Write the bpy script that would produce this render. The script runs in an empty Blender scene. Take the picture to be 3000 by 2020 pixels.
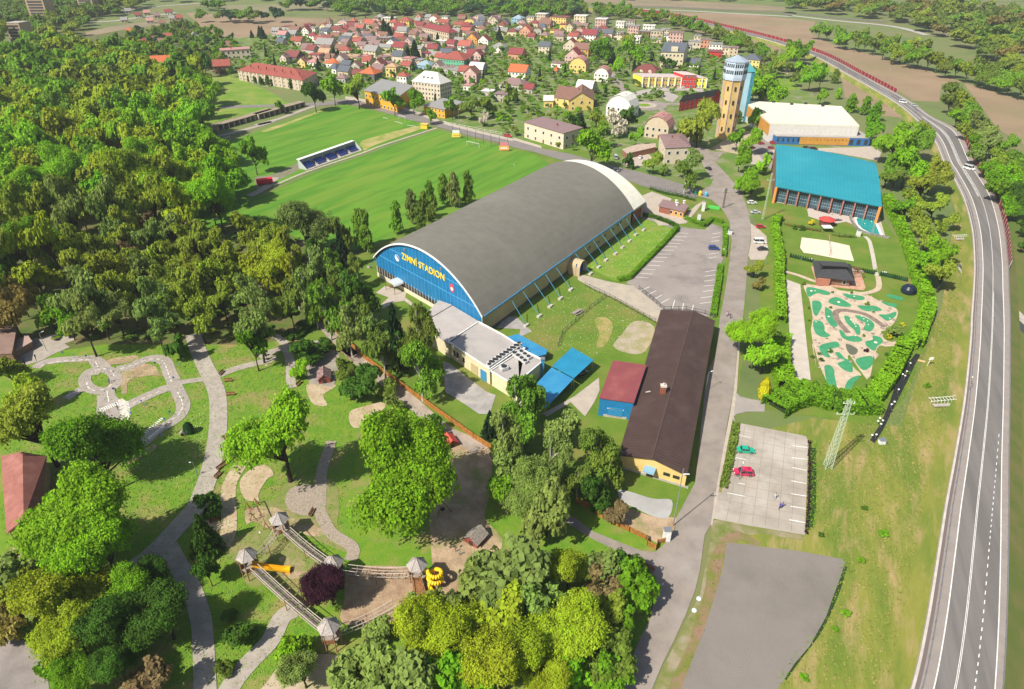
import bpy, math, random
import numpy as np
from mathutils import Vector, Matrix
from math import radians as R, sin, cos, pi
random.seed(7)
SC = bpy.context.scene
COL = SC.collection
# ------------------------------------------------ camera, sky, sun, exposure
CAMH, PITCH, FPX, CX, CY = 110.0, R(32.5), 1976.0, 1500.0, 1010.0
cd = bpy.data.cameras.new('camera'); cam = bpy.data.objects.new('camera', cd); COL.objects.link(cam)
cam.location = (0, 0, CAMH); cam.rotation_euler = (R(90) - PITCH, 0, 0)
cd.sensor_width = 36.0; cd.sensor_fit = 'HORIZONTAL'; cd.lens = 36.0 * FPX / 3000.0
cd.clip_start = 1.0; cd.clip_end = 9000.0
SC.camera = cam
SUN_EL, SUN_AZ = R(48), R(221)        # azimuth measured from +x, counter-clockwise: direction TO the sun
wd = bpy.data.worlds.new('World'); SC.world = wd; wd.use_nodes = True
wn = wd.node_tree; bg = wn.nodes['Background']
sky = wn.nodes.new('ShaderNodeTexSky'); sky.sky_type = 'NISHITA'; sky.sun_disc = False
sky.sun_elevation = SUN_EL; sky.sun_rotation = R(90) - SUN_AZ; sky.air_density = 1.2; sky.dust_density = 2.0
wn.links.new(sky.outputs[0], bg.inputs[0]); bg.inputs[1].default_value = 0.082
sl = bpy.data.lights.new('sun', 'SUN'); sl.energy = 5.0; sl.angle = R(0.6); sl.color = (1.0, 0.94, 0.82)
so = bpy.data.objects.new('sun', sl); COL.objects.link(so)
sd = Vector((cos(SUN_EL) * cos(SUN_AZ), cos(SUN_EL) * sin(SUN_AZ), sin(SUN_EL)))
so.rotation_euler = sd.to_track_quat('Z', 'Y').to_euler(); so.location = (-200, -200, 400)
SC.view_settings.view_transform = 'Standard'; SC.view_settings.look = 'None'
SC.view_settings.exposure = 0.5; SC.view_settings.gamma = 1.0
SC.cycles.max_bounces = 5; SC.cycles.diffuse_bounces = 2; SC.cycles.glossy_bounces = 2
SC.cycles.transmission_bounces = 3; SC.cycles.transparent_max_bounces = 8; SC.cycles.volume_bounces = 0
SC.cycles.caustics_reflective = False; SC.cycles.caustics_refractive = False

# ------------------------------------------------ photo pixel -> ground point
_c, _s = cos(PITCH), sin(PITCH)
TILE = {}
for _ci, _x in enumerate((0, 750, 1500, 2200)):
    for _ri, _y in enumerate((0, 500, 1000, 1480)):
        TILE['%d%d' % (_ci, _ri)] = (_x, _y, 2.904)
for _k, _x, _y in (('A', 800, 940), ('B', 650, 1450), ('C', 950, 1600), ('D', 2350, 820), ('E', 2250, 540), ('F', 1800, 540),
                   ('H', 1050, 30), ('I', 750, 30), ('J', 1400, 30), ('K', 1750, 50), ('L', 350, 20), ('M', 1950, 150)):
    TILE[_k] = (_x, _y, 5.8075)
TILE['p'] = (0, 0, 1.0)
def G(s):
    """'20:100,200 300,400 31:5,6' -> list of photo pixels"""
    out = []; t = TILE['p']
    for w in s.split():
        if ':' in w:
            k, w = w.split(':'); t = TILE[k]
        if w:
            a = [float(v) for v in w.split(',')]
            out.append((t[0] + a[0] / t[2], t[1] + a[1] / t[2]))
    return out
def W(p, z=0.0):
    u = (p[0] - CX) / FPX; v = (p[1] - CY) / FPX
    dy = _c - v * _s; dz = -_s - v * _c
    t = (z - CAMH) / dz
    return Vector((u * t, dy * t, z))
def PX(w):
    dz = w[2] - CAMH; d = w[1] * _c - dz * _s; up = w[1] * _s + dz * _c
    return (CX + FPX * w[0] / d, CY - FPX * up / d)
def pxm(w):
    return FPX / (w[1] * _c - (w[2] - CAMH) * _s)
def height_to(base, ytop):
    """height of a vertical through ground point base that reaches photo row ytop"""
    lo, hi = 0.0, 100.0
    for _ in range(30):
        m = (lo + hi) / 2
        if PX((base[0], base[1], m))[1] > ytop: lo = m
        else: hi = m
    return lo
def catmull(P, n=6, closed=False):
    P = [tuple(p) for p in P]; out = []; N = len(P)
    rng = range(N) if closed else range(N - 1)
    for i in rng:
        if closed: a, b, c, d = P[(i - 1) % N], P[i], P[(i + 1) % N], P[(i + 2) % N]
        else: a, b, c, d = P[max(i - 1, 0)], P[i], P[i + 1], P[min(i + 2, N - 1)]
        for k in range(n):
            t = k / n
            out.append(tuple(0.5 * (2 * b[j] + (c[j] - a[j]) * t + (2 * a[j] - 5 * b[j] + 4 * c[j] - d[j]) * t * t
                                    + (-a[j] + 3 * b[j] - 3 * c[j] + d[j]) * t ** 3) for j in range(len(b))))
    if not closed: out.append(P[-1])
    return out

# ------------------------------------------------ materials
MATS = {}
def nd(m, t, **kw):
    n = m.node_tree.nodes.new(t)
    for k, v in kw.items(): setattr(n, k, v)
    return n
def mat(name, c, c2=None, sc=0.5, rough=0.85, metal=0.0, bump=0.0, bsc=3.0, c3=None, sc3=0.05, spec=0.3, stretch=None, emis=None, lo=0.4, hi=0.6, detail=9, nrough=.62, trans=0):
    if name in MATS: return MATS[name]
    m = bpy.data.materials.new(name); m.use_nodes = True; MATS[name] = m
    b = m.node_tree.nodes['Principled BSDF']; L = m.node_tree.links
    b.inputs['Base Color'].default_value = (*c, 1); b.inputs['Roughness'].default_value = rough
    b.inputs['Metallic'].default_value = metal; b.inputs['Specular IOR Level'].default_value = spec
    geo = nd(m, 'ShaderNodeNewGeometry'); vec = geo.outputs['Position']
    if stretch:
        mp = nd(m, 'ShaderNodeMapping', vector_type='TEXTURE'); mp.inputs['Rotation'].default_value = (0, 0, stretch[0]); mp.inputs['Scale'].default_value = (stretch[1], stretch[2], 1)
        L.new(vec, mp.inputs[0]); vec = mp.outputs[0]
    col = None
    def layer(prev, cc, s, lo, hi, first):
        n = nd(m, 'ShaderNodeTexNoise'); n.inputs['Scale'].default_value = s; n.inputs['Detail'].default_value = detail; n.inputs['Roughness'].default_value = nrough; L.new(vec, n.inputs['Vector'])
        r = nd(m, 'ShaderNodeMapRange'); r.inputs[1].default_value = lo; r.inputs[2].default_value = hi; L.new(n.outputs[0], r.inputs[0])
        x = nd(m, 'ShaderNodeMix', data_type='RGBA'); L.new(r.outputs[0], x.inputs[0])
        if first: x.inputs[6].default_value = (*c, 1)
        else: L.new(prev, x.inputs[6])
        x.inputs[7].default_value = (*cc, 1)
        return x.outputs[2]
    if c2: col = layer(None, c2, sc, lo, hi, True)
    if c3: col = layer(col, c3, sc3, 0.5, 0.68, col is None)
    if col: L.new(col, b.inputs['Base Color'])
    if bump:
        n = nd(m, 'ShaderNodeTexNoise'); n.inputs['Scale'].default_value = bsc; L.new(vec, n.inputs['Vector'])
        bp = nd(m, 'ShaderNodeBump'); bp.inputs['Strength'].default_value = bump; bp.inputs['Distance'].default_value = 0.3
        L.new(n.outputs[0], bp.inputs['Height']); L.new(bp.outputs[0], b.inputs['Normal'])
    if emis:
        b.inputs['Emission Color'].default_value = (*emis, 1)
    return m
def objmat(name, rough=0.5, vary=0.12, nsc=0.4, leaf=False, spec=0.4, coat=0.0, stripes=None):
    """material whose colour is the object's own colour, with a little noise"""
    if name in MATS: return MATS[name]
    m = bpy.data.materials.new(name); m.use_nodes = True; MATS[name] = m
    b = m.node_tree.nodes['Principled BSDF']; L = m.node_tree.links
    oi = nd(m, 'ShaderNodeObjectInfo'); geo = nd(m, 'ShaderNodeNewGeometry')
    n = nd(m, 'ShaderNodeTexNoise'); n.inputs['Scale'].default_value = nsc; n.inputs['Detail'].default_value = 3
    L.new(geo.outputs['Position'], n.inputs['Vector'])
    r = nd(m, 'ShaderNodeMapRange'); r.inputs[1].default_value = 0.3; r.inputs[2].default_value = 0.7
    r.inputs[3].default_value = 1 - vary; r.inputs[4].default_value = 1 + vary; L.new(n.outputs[0], r.inputs[0])
    hs = nd(m, 'ShaderNodeHueSaturation'); L.new(oi.outputs['Color'], hs.inputs['Color']); L.new(r.outputs[0], hs.inputs['Value'])
    if leaf:
        rr = nd(m, 'ShaderNodeMapRange'); rr.inputs[3].default_value = 0.488; rr.inputs[4].default_value = 0.512
        L.new(n.outputs[0], rr.inputs[0]); L.new(rr.outputs[0], hs.inputs['Hue'])
    colr = hs.outputs[0]
    if stripes:
        tc = nd(m, 'ShaderNodeTexCoord'); w = nd(m, 'ShaderNodeTexWave'); w.bands_direction = stripes[0]; w.inputs['Scale'].default_value = stripes[1]
        L.new(tc.outputs['Object'], w.inputs['Vector'])
        mr = nd(m, 'ShaderNodeMapRange'); mr.inputs[3].default_value = 0.72; mr.inputs[4].default_value = 1.05; L.new(w.outputs[1], mr.inputs[0])
        mx = nd(m, 'ShaderNodeMix', data_type='RGBA', blend_type='MULTIPLY'); mx.inputs[0].default_value = 1
        L.new(colr, mx.inputs[6]); L.new(mr.outputs[0], mx.inputs[7]); colr = mx.outputs[2]
    L.new(colr, b.inputs['Base Color']); b.inputs['Roughness'].default_value = rough
    b.inputs['Specular IOR Level'].default_value = spec; b.inputs['Coat Weight'].default_value = coat
    if leaf:
        tr = nd(m, 'ShaderNodeBsdfTranslucent'); mx = nd(m, 'ShaderNodeMixShader'); mx.inputs[0].default_value = 0.38
        L.new(hs.outputs[0], tr.inputs['Color']); L.new(b.outputs[0], mx.inputs[1]); L.new(tr.outputs[0], mx.inputs[2])
        L.new(mx.outputs[0], m.node_tree.nodes['Material Output'].inputs[0])
    return m
LEAF = objmat('leaves', rough=0.75, vary=0.30, nsc=0.5, leaf=True, spec=0.2)
PAINT = objmat('car_paint', rough=0.25, vary=0.02, spec=0.6, coat=0.6)
WALL = objmat('plaster', rough=0.9, vary=0.08, nsc=0.8, spec=0.2)
ROOF = objmat('roof_tiles', rough=0.75, vary=0.14, nsc=1.2, spec=0.25, stripes=('Z', 1.1))
SHEETM = objmat('painted_sheet', rough=0.5, vary=0.06, nsc=0.3)
CLOTH = objmat('cloth', rough=0.9, vary=0.05)
BARK = mat('bark', (0.05, 0.036, 0.024), (0.025, 0.018, 0.013), sc=3)
BARKB = mat('birch_bark', (0.42, 0.4, 0.36), (0.08, 0.07, 0.06), sc=4, lo=0.55, hi=0.62)
GLASS = mat('window_glass', (0.02, 0.028, 0.035), rough=0.12, spec=0.6)
WHITE = mat('white_paint', (0.75, 0.75, 0.73), (0.62, 0.61, 0.58), sc=1.5)
METAL = mat('galvanised_steel', (0.42, 0.43, 0.44), rough=0.4, metal=0.7)
DARKM = mat('dark_metal', (0.03, 0.032, 0.035), rough=0.5)
RUBBER = mat('tyre_rubber', (0.015, 0.015, 0.016), rough=0.8)
BRICK = mat('brick', (0.3, 0.1, 0.055), (0.22, 0.07, 0.04), sc=4)
CONC = mat('concrete', (0.42, 0.38, 0.33), (0.32, 0.29, 0.25), sc=0.6)
WOODG = mat('weathered_wood', (0.33, 0.29, 0.25), (0.2, 0.17, 0.145), sc=2.5, bump=.3, bsc=8)
WOODB = mat('brown_wood', (0.26, 0.12, 0.05), (0.16, 0.07, 0.03), sc=2.5)
WOODO = mat('orange_fence_wood', (0.42, 0.19, 0.04), (0.28, 0.11, 0.025), sc=1.6)
SAND = mat('pale_sand', (0.44, 0.35, 0.24), (0.36, 0.27, 0.17), sc=0.35, bump=.2)

# ------------------------------------------------ mesh builders
class MB:
    def __init__(s): s.v = []; s.f = []
    def quadbox(s, pts, z0, z1):
        """prism over a ground polygon, counter-clockwise or not; z0/z1 numbers or per-corner lists"""
        n = len(pts); b = len(s.v)
        a = sum(pts[i][0] * pts[(i + 1) % n][1] - pts[(i + 1) % n][0] * pts[i][1] for i in range(n))
        Z0 = z0 if isinstance(z0, (list, tuple)) else [z0] * n; Z1 = z1 if isinstance(z1, (list, tuple)) else [z1] * n
        idx = list(range(n))
        if a < 0: idx.reverse()
        for i in idx: s.v.append((pts[i][0], pts[i][1], Z0[i]))
        for i in idx: s.v.append((pts[i][0], pts[i][1], Z1[i]))
        s.f.append([b + i for i in reversed(range(n))]); s.f.append([b + n + i for i in range(n)])
        for i in range(n):
            j = (i + 1) % n; s.f.append([b + i, b + j, b + n + j, b + n + i])
        return s
    def box(s, c, size, rz=0.0, M=None):
        x, y, z = size[0] / 2, size[1] / 2, size[2] / 2; b = len(s.v); ca, sa = cos(rz), sin(rz)
        for dz in (-z, z):
            for dx, dy in ((-x, -y), (x, -y), (x, y), (-x, y)):
                p = (c[0] + dx * ca - dy * sa, c[1] + dx * sa + dy * ca, c[2] + dz)
                s.v.append(p)
        for f in ((3, 2, 1, 0), (4, 5, 6, 7), (0, 1, 5, 4), (1, 2, 6, 5), (2, 3, 7, 6), (3, 0, 4, 7)): s.f.append([b + i for i in f])
        return s
    def tube(s, p0, p1, r0, r1=None, n=6, cap=True):
        p0, p1 = Vector(p0), Vector(p1); r1 = r0 if r1 is None else r1
        d = (p1 - p0)
        if d.length < 1e-6: return s
        d.normalize(); u = d.orthogonal().normalized(); w = d.cross(u); b = len(s.v)
        for p, r in ((p0, r0), (p1, r1)):
            for k in range(n):
                a = 2 * pi * k / n; s.v.append(tuple(p + (u * cos(a) + w * sin(a)) * r))
        for k in range(n): s.f.append([b + k, b + (k + 1) % n, b + n + (k + 1) % n, b + n + k])
        if cap: s.f.append([b + k for k in reversed(range(n))]); s.f.append([b + n + k for k in range(n)])
        return s
    def path(s, pts, r, n=6):
        for a, b in zip(pts, pts[1:]): s.tube(a, b, r, n=n)
        return s
    def face(s, pts):
        b = len(s.v); s.v += [tuple(p) for p in pts]; s.f.append(list(range(b, b + len(pts)))); return s
    def strip(s, A, B):
        b = len(s.v); n = len(A)
        for p, q in zip(A, B): s.v.append(tuple(p)); s.v.append(tuple(q))
        for i in range(n - 1): s.f.append([b + 2 * i, b + 2 * i + 1, b + 2 * i + 3, b + 2 * i + 2])
        return s
    def lathe(s, c, prof, n=12):
        b = len(s.v)
        for r, z in prof:
            for k in range(n):
                a = 2 * pi * k / n; s.v.append((c[0] + r * cos(a), c[1] + r * sin(a), c[2] + z))
        for i in range(len(prof) - 1):
            for k in range(n):
                k2 = (k + 1) % n; s.f.append([b + i * n + k, b + i * n + k2, b + (i + 1) * n + k2, b + (i + 1) * n + k])
        s.f.append([b + k for k in reversed(range(n))]); s.f.append([b + (len(prof) - 1) * n + k for k in range(n)])
        return s
    def mesh(s, name, m, off=(0, 0, 0), smooth=False):
        me = bpy.data.meshes.new(name)
        me.from_pydata([(v[0] - off[0], v[1] - off[1], v[2] - off[2]) for v in s.v], [], s.f)
        if m: me.materials.append(m)
        if smooth: me.polygons.foreach_set('use_smooth', [True] * len(me.polygons))
        me.update(); return me
    def build(s, name, m, parent=None, color=None, smooth=False, label=None, loc=None):
        """vertices are world coordinates; the object's origin is its parent's (or loc)"""
        off = tuple(parent_off(parent)) if parent else (loc or (0, 0, 0))
        o = bpy.data.objects.new(name, s.mesh(name, m, off, smooth)); COL.objects.link(o)
        if parent: o.parent = parent
        elif loc: o.location = loc
        if color: o.color = (*color, 1)
        if label: o['label'] = label
        return o
def parent_off(p):
    o = Vector((0, 0, 0))
    while p is not None: o += Vector(p.location); p = p.parent
    return o
def tag(o, label=None, cat=None, group=None, kind=None):
    if label: o['label'] = label
    if cat: o['category'] = cat
    if group: o['group'] = group
    if kind: o['kind'] = kind
    return o
def root(name, loc, label, cat, group=None):
    o = bpy.data.objects.new(name, None); COL.objects.link(o); o.location = tuple(loc)[:2] + (loc[2] if len(loc) > 2 else 0,)
    o.empty_display_size = 0.1
    return tag(o, label, cat, group)
def inst(name, mesh, parent, loc=(0, 0, 0), rz=0, scale=(1, 1, 1), color=None):
    o = bpy.data.objects.new(name, mesh); COL.objects.link(o); o.parent = parent
    o.location = loc; o.rotation_euler = (0, 0, rz); o.scale = scale
    if color: o.color = (*color, 1)
    return o
def copy_tree(o, parent=None):
    c = o.copy(); COL.objects.link(c); c.parent = parent
    for ch in list(o.children): copy_tree(ch, c)
    return c
ZC = {}
def zbump(z):
    k = round(z, 3); ZC[k] = ZC.get(k, -1) + 1; return z + .00026 * (ZC[k] % 37)
def sheet(name, pts, z, m, smooth=0, parent=None, world=False):
    """a flat ground sheet from photo pixels, as a structure"""
    z = zbump(z)
    P = pts if world else [W(p, z) for p in (catmull(pts, smooth, True) if smooth else pts)]
    b = MB(); P = [(p[0], p[1], z) for p in P]
    a = sum(P[i][0] * P[(i + 1) % len(P)][1] - P[(i + 1) % len(P)][0] * P[i][1] for i in range(len(P)))
    if a < 0: P.reverse()
    b.face(P); o = b.build(name, m, parent)
    if not parent: o['kind'] = 'structure'
    return o
def ribbon(name, pts, width, z, m, smooth=4, parent=None, kind='structure', world=False):
    """a strip of constant width (metres) along photo pixels"""
    z = zbump(z)
    P = [Vector(W(p, z)) for p in pts] if not world else [Vector((p[0], p[1], z)) for p in pts]
    P = [Vector(p) for p in (catmull(P, smooth) if smooth else P)]
    A, B = [], []
    for i, p in enumerate(P):
        d = (P[min(i + 1, len(P) - 1)] - P[max(i - 1, 0)]); d.z = 0; d.normalize(); n = Vector((-d.y, d.x, 0))
        A.append(p + n * width / 2); B.append(p - n * width / 2)
    o = MB().strip(B, A).build(name, m, parent)
    if not parent and kind: o['kind'] = kind
    return o
def lerp(a, b, t): return a + (b - a) * t
# ================================================================ GROUND
M_GRASS = mat('grass', (0.085, 0.16, 0.012), (0.12, 0.185, 0.02), sc=0.12, c3=(0.19, 0.17, 0.045), sc3=0.045, bump=.5, bsc=2.5, rough=.95)
M_LAWN = mat('bright_lawn', (0.10, 0.215, 0.010), (0.155, 0.26, 0.018), sc=0.25, c3=(0.20, 0.22, 0.04), sc3=0.12, bump=.5, bsc=3, rough=.95)
M_MEAD = mat('meadow', (0.20, 0.205, 0.035), (0.115, 0.165, 0.02), sc=0.16, c3=(0.31, 0.235, 0.10), sc3=0.3, bump=.7, bsc=1.6, rough=.95, stretch=(R(-25), 1.0, 4.5))
_a, _b = [W(p) for p in G('10:440,1460 1540,1090')]; STRA = math.degrees(math.atan2(_b.y - _a.y, _b.x - _a.x))
M_PITCH = mat('pitch_grass', (0.066, 0.18, 0.010), (0.098, 0.225, 0.014), sc=0.2, rough=.95, stretch=(R(STRA), 7.0, 1.0), lo=.42, hi=.58, detail=2, c3=(0.13, 0.22, 0.02), sc3=.08)
M_FAR = mat('far_meadow', (0.12, 0.17, 0.045), (0.16, 0.16, 0.065), sc=0.012, c3=(0.09, 0.13, 0.04), sc3=.02, rough=.95)
M_FIELD = mat('ploughed_field', (0.27, 0.19, 0.12), (0.225, 0.16, 0.098), sc=0.02, c3=(0.2, 0.17, 0.085), sc3=0.012, rough=.95, bump=.3, bsc=.6)
M_FOREST = mat('forest_floor', (0.085, 0.125, 0.02), (0.13, 0.11, 0.045), sc=0.2, c3=(0.055, 0.10, 0.012), sc3=.08, rough=.95)
M_PARKG = mat('park_grass', (0.085, 0.205, 0.010), (0.15, 0.23, 0.018), sc=0.35, lo=.35, hi=.65, c3=(0.26, 0.20, 0.08), sc3=0.1, bump=.5, bsc=3, rough=.95)
M_TOWN = mat('garden_ground', (0.085, 0.165, 0.022), (0.14, 0.185, 0.04), sc=0.09, c3=(0.25, 0.22, 0.16), sc3=0.14, rough=.95)
M_ASPH = mat('asphalt', (0.265, 0.225, 0.195), (0.215, 0.185, 0.162), sc=0.25, c3=(0.29, 0.255, 0.23), sc3=0.08, rough=.9, bump=.15, bsc=12)
M_ASPHD = mat('dark_asphalt', (0.175, 0.16, 0.152), (0.13, 0.12, 0.115), sc=0.3, rough=.9, bump=.15, bsc=12, stretch=(R(-20), .8, 14))
M_ASPHP = mat('shoulder_asphalt', (0.27, 0.235, 0.215), (0.24, 0.21, 0.195), sc=0.4, rough=.9)
M_LOT = mat('lot_asphalt', (0.235, 0.205, 0.19), (0.275, 0.24, 0.22), sc=0.09, c3=(0.17, 0.15, 0.14), sc3=.1, rough=.92, bump=.2, bsc=6)
M_PAVE = mat('pavement', (0.42, 0.36, 0.30), (0.36, 0.31, 0.26), sc=0.5, rough=.9)
M_PATH = mat('park_path', (0.34, 0.30, 0.26), (0.29, 0.25, 0.215), sc=0.5, c3=(0.38, 0.34, 0.29), sc3=.2, rough=.92)
M_DIRT = mat('dirt', (0.40, 0.29, 0.19), (0.28, 0.2, 0.125), sc=0.25, c3=(0.17, 0.19, 0.05), sc3=.16, rough=.95, bump=.5, bsc=2)
M_MULCH = mat('brown_mulch', (0.26, 0.17, 0.11), (0.36, 0.26, 0.165), sc=0.4, rough=.95, bump=.5, bsc=4)
M_LINE = mat('road_paint', (0.74, 0.73, 0.70), (0.6, 0.59, 0.56), sc=1.2, rough=.7)
M_WATER = mat('pool_water', (0.01, 0.23, 0.22), (0.02, 0.30, 0.28), sc=.6, rough=.08, spec=.6, bump=.25, bsc=1.2)
M_TURF = mat('green_felt', (0.035, 0.22, 0.10), (0.05, 0.26, 0.12), sc=.6, rough=.95)
M_COURSE = mat('course_gravel', (0.50, 0.42, 0.31), (0.42, 0.32, 0.24), sc=.5, rough=.95, bump=.2)
M_SLAB = mat('concrete_slabs', (0.36, 0.315, 0.265), (0.29, 0.255, 0.215), sc=0.15, c3=(0.42, 0.385, 0.34), sc3=.1, rough=.9)

gp = MB(); gp.face([(-4200, -120, 0), (4200, -120, 0), (4200, 6500, 0), (-4200, 6500, 0)])
o = gp.build('ground', M_FAR); o['kind'] = 'structure'
# big areas (each sheet a couple of centimetres above the one below)
sheet('park_ground', G('p:-300,2300 -300,1080 300,960 900,880 1150,880 1500,1150 1900,1500 1980,1650 1850,2300'), .02, M_PARKG)
sheet('forest_ground', G('p:-900,120 0,130 250,80 420,90 560,170 620,230 640,400 680,520 740,610 960,640 1080,720 1130,860 1000,960 760,1010 300,1010 -300,1100'), .02, M_FOREST)
sheet('town_ground', G('p:560,110 900,100 1200,60 1600,70 1900,110 2150,160 2330,250 2480,330 2560,480 2560,640 2200,640 2040,520 1830,520 1500,410 1260,350 1000,300 830,260 700,260 640,215'), .02, M_TOWN)
sheet('lawn', G('p:880,1000 1080,700 1250,480 1620,400 1900,520 2150,560 2190,700 2180,1020 2140,1300 1990,1560 1880,1560'), .02, M_GRASS)
sheet('meadow', G('p:2120,2300 2080,1300 2380,1225 2640,1250 2760,900 2800,600 2700,380 2800,420 2960,800 2960,1600 2900,2300'), .03, M_MEAD)
sheet('hedged_garden', G('p:2210,500 2290,520 2600,660 2700,800 2740,960 2660,1150 2580,1250 2240,1200'), .04, M_GRASS)
sheet('verge', G('p:2950,2300 2960,900 2960,700 2900,560 3300,900 3300,2300'), .03, mat('verge_grass', (0.075, 0.12, 0.018), (0.12, 0.12, 0.035), sc=.12, stretch=(0, 1, 5), rough=.95))
# fields
sheet('field', G('p:545,38 800,50 990,57 960,72 830,95 700,112 640,107 595,85'), .05, M_FIELD)
sheet('field', G('p:250,95 330,78 470,60 560,60 540,66 360,88 255,108'), .04, mat('pale_field', (0.25, .19, .12), (.2, .165, .1), sc=.02))
sheet('field', G('p:600,18 1000,8 1300,10 1340,16 1000,28 760,36'), .05, mat('far_field', (0.22, .19, .11), (.17, .16, .08), sc=.02))
sheet('field', G('30:-2000,60 0,125 550,185 520,290 700,380 1100,480 1500,600 1800,700 2323,860 3200,1250 3200,1700 2323,1235 2100,1100 1950,900 1800,700 1620,720 1600,870 1380,860 1200,740 900,590 520,430 300,350 0,270 -700,158'), .06, M_FIELD, smooth=0)
sheet('field', G('20:1150,135 1500,200 1900,300 2323,400 30:180,390 260,410 20:2280,455 2200,440 1900,360 1500,250'), .05, M_FIELD)
sheet('field', G('30:770,660 900,700 1100,840 1250,960 1300,1010 1080,980 900,900 800,830'), .05, M_FIELD)
sheet('field', G('30:1430,155 1560,190 1720,300 1850,370 1700,320 1560,290'), .05, mat('far_field', (0.2, .2, .2)))
sheet('field', G('30:2020,310 2150,340 2323,410 2323,430 2150,380'), .05, mat('far_field', (0.2, .2, .2)))
sheet('field', G('20:500,0 1300,0 2323,60 2323,95 1200,60 700,30'), .05, mat('pale_field', (0.2, .2, .2)))
sheet('lawn', G('00:1790,665 1950,635 2323,795 10:250,870 430,900 00:2323,915 1830,1045 1700,1200 1700,800'), .06, mat('back_lawn', (0.10, 0.215, 0.015), (0.17, 0.235, 0.03), sc=.1, c3=(.24, .26, .06), sc3=.04, rough=.95))
sheet('lawn', G('30:-40,560 180,590 330,660 420,760 250,780 50,830 -20,700'), .05, M_LAWN)
# ---------------------------------------- football pitches
sheet('football_pitch', G('p:610,430 700,405 800,368 900,335 945,318 1010,306 1100,325 1190,348 1272,374 1050,454 900,503 832,538 770,560 700,640 560,700'), .08, M_PITCH)
sheet('football_pitch', G('p:1282,380 1440,420 1560,452 1612,480 1500,545 1380,600 1150,700 1050,735 940,720 820,680 640,650 735,592 765,574 900,514 1060,458'), .08, M_PITCH)
sheet('dirt_patch', G('10:890,1210 1000,1170 1250,1100 1400,1070 1440,1085 1200,1170 1000,1240 920,1280'), .10, mat('worn_turf', (0.36, .30, .12), (.2, .24, .04), sc=.12), smooth=4)
sheet('dirt_patch', G('10:60,1110 300,1030 520,950 560,950 300,1050 100,1120'), .10, mat('worn_turf', (0.2, .2, .1)), smooth=4)
sheet('dirt_patch', G('11:-10,60 120,40 300,-40 420,-90 440,-60 300,30 120,110 20,160'), .10, mat('worn_track', (0.2, .18, .14), (.16, .16, .08), sc=.2), smooth=4)
ribbon('touchline_path', G('10:1540,1090 1100,1230 900,1305 440,1460 150,1580'), 1.5, .12, M_PAVE)
ribbon('touchline_path', G('11:160,60 100,130 0,190 -60,215'), 4.0, .11, M_PATH)
ribbon('path', G('10:560,880 420,930 200,1010 0,1065 00:2323,1035 2100,1100 1900,1150 1800,1160'), 4.0, .12, M_PATH)
for s in ('10:1180,1035 1245,1052', '10:1285,1065 1360,1078', '10:1080,1000 1120,1010'):
    ribbon('pitch_line', G(s), .5, .11, M_LINE, smooth=0)
# ---------------------------------------- roads
def band(name, up, lowr, z, m): return sheet(name, G(up) + G(lowr)[::-1], z, m)
band('road', '10:-300,900 200,890 560,872 760,845 950,878 1200,918 1400,985 1550,1048 1900,1138 2200,1208 20:0,1192 250,1265 500,1312 800,1400 1100,1468 21:1370,92 1600,160',
     '10:-300,925 200,910 560,900 760,885 930,905 1100,962 1270,1012 1480,1062 1800,1152 2100,1222 20:0,1252 200,1298 400,1358 560,1400 870,1470 21:980,80 1100,130 1200,160 1400,205 1560,240', .13, mat('town_asphalt', (0.20, .18, .17), (.175, .16, .15), sc=.2))
band('pavement', '10:760,820 950,850 1200,895 1420,965 1560,1025 1900,1115 2200,1185 20:0,1168 250,1243', '10:760,845 950,877 1200,917 1400,984 1550,1047 1900,1137 2200,1207 20:0,1191 250,1264', .12, M_PAVE)
band('road', '20:1215,905 1270,960 1330,1040 1400,1120 1480,1200 1550,1300 1620,1400 1700,1530 21:1720,60 1690,130 1590,170 1570,215 1700,250 1790,330 1850,430 1870,600 1840,850 1800,1100 1770,1250 1730,1568 22:1650,300 1560,1200 1400,1500 23:1390,200 1300,330 1220,400 1060,420',
     '20:1290,930 1340,1010 1400,1090 1480,1130 1560,1230 1700,1290 1800,1300 1730,1380 1900,1568 21:1880,80 1940,180 1990,280 2030,450 2030,600 2010,700 1990,1000 1960,1300 22:1920,0 1890,400 1840,650 1800,900 1740,1250 1690,1568 23:1640,250 1600,550 1560,720 1480,930', .14, M_ASPH)
sheet('road', G('23:1220,400 1390,300 1640,250 1600,550 1560,720 1480,930 1380,1150 1280,1350 1190,1568 1100,1800 800,1800 910,1568 1060,1200 1180,950 1230,720 1220,560 1060,470 870,380 650,270 480,160 300,60 450,60 560,130 700,230 900,310 1100,390'), .135, M_ASPH)
sheet('pavement', G('22:1890,400 1850,640 1800,900 1740,1250 1690,1568 1705,1568 1765,1250 1830,900 1880,660 1900,690 1885,640 1915,400 1940,0 1925,0'), .16, M_PAVE)
# roundabout
ringc = W(G('20:1125,898')[0])
def disc(name, c, r, z, m, n=40):
    P = [(c[0] + r * cos(2 * pi * k / n), c[1] + r * sin(2 * pi * k / n)) for k in range(n)]; return sheet(name, P, z, m, world=True)
disc('roundabout', ringc, 15.5, .15, M_ASPH); disc('roundabout_island', ringc, 8.5, .19, M_PAVE); disc('roundabout_lawn', ringc, 4.2, .24, M_LAWN)
ribbon('road', G('20:1000,840 930,745 870,665 820,600 780,560'), 7, .145, M_ASPH)
ribbon('road', G('20:1030,820 1150,780 1350,760 1560,765 1740,790'), 11, .142, mat('light_asphalt', (.36, .33, .30), (.32, .29, .27), sc=.2))
ribbon('road', G('20:1230,900 1330,885 1440,890'), 7, .147, M_ASPH)
sheet('parking_lot', G('20:1240,790 1330,780 1420,820 1370,870 1310,860'), .16, mat('light_asphalt', (.3,) * 3))
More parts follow.
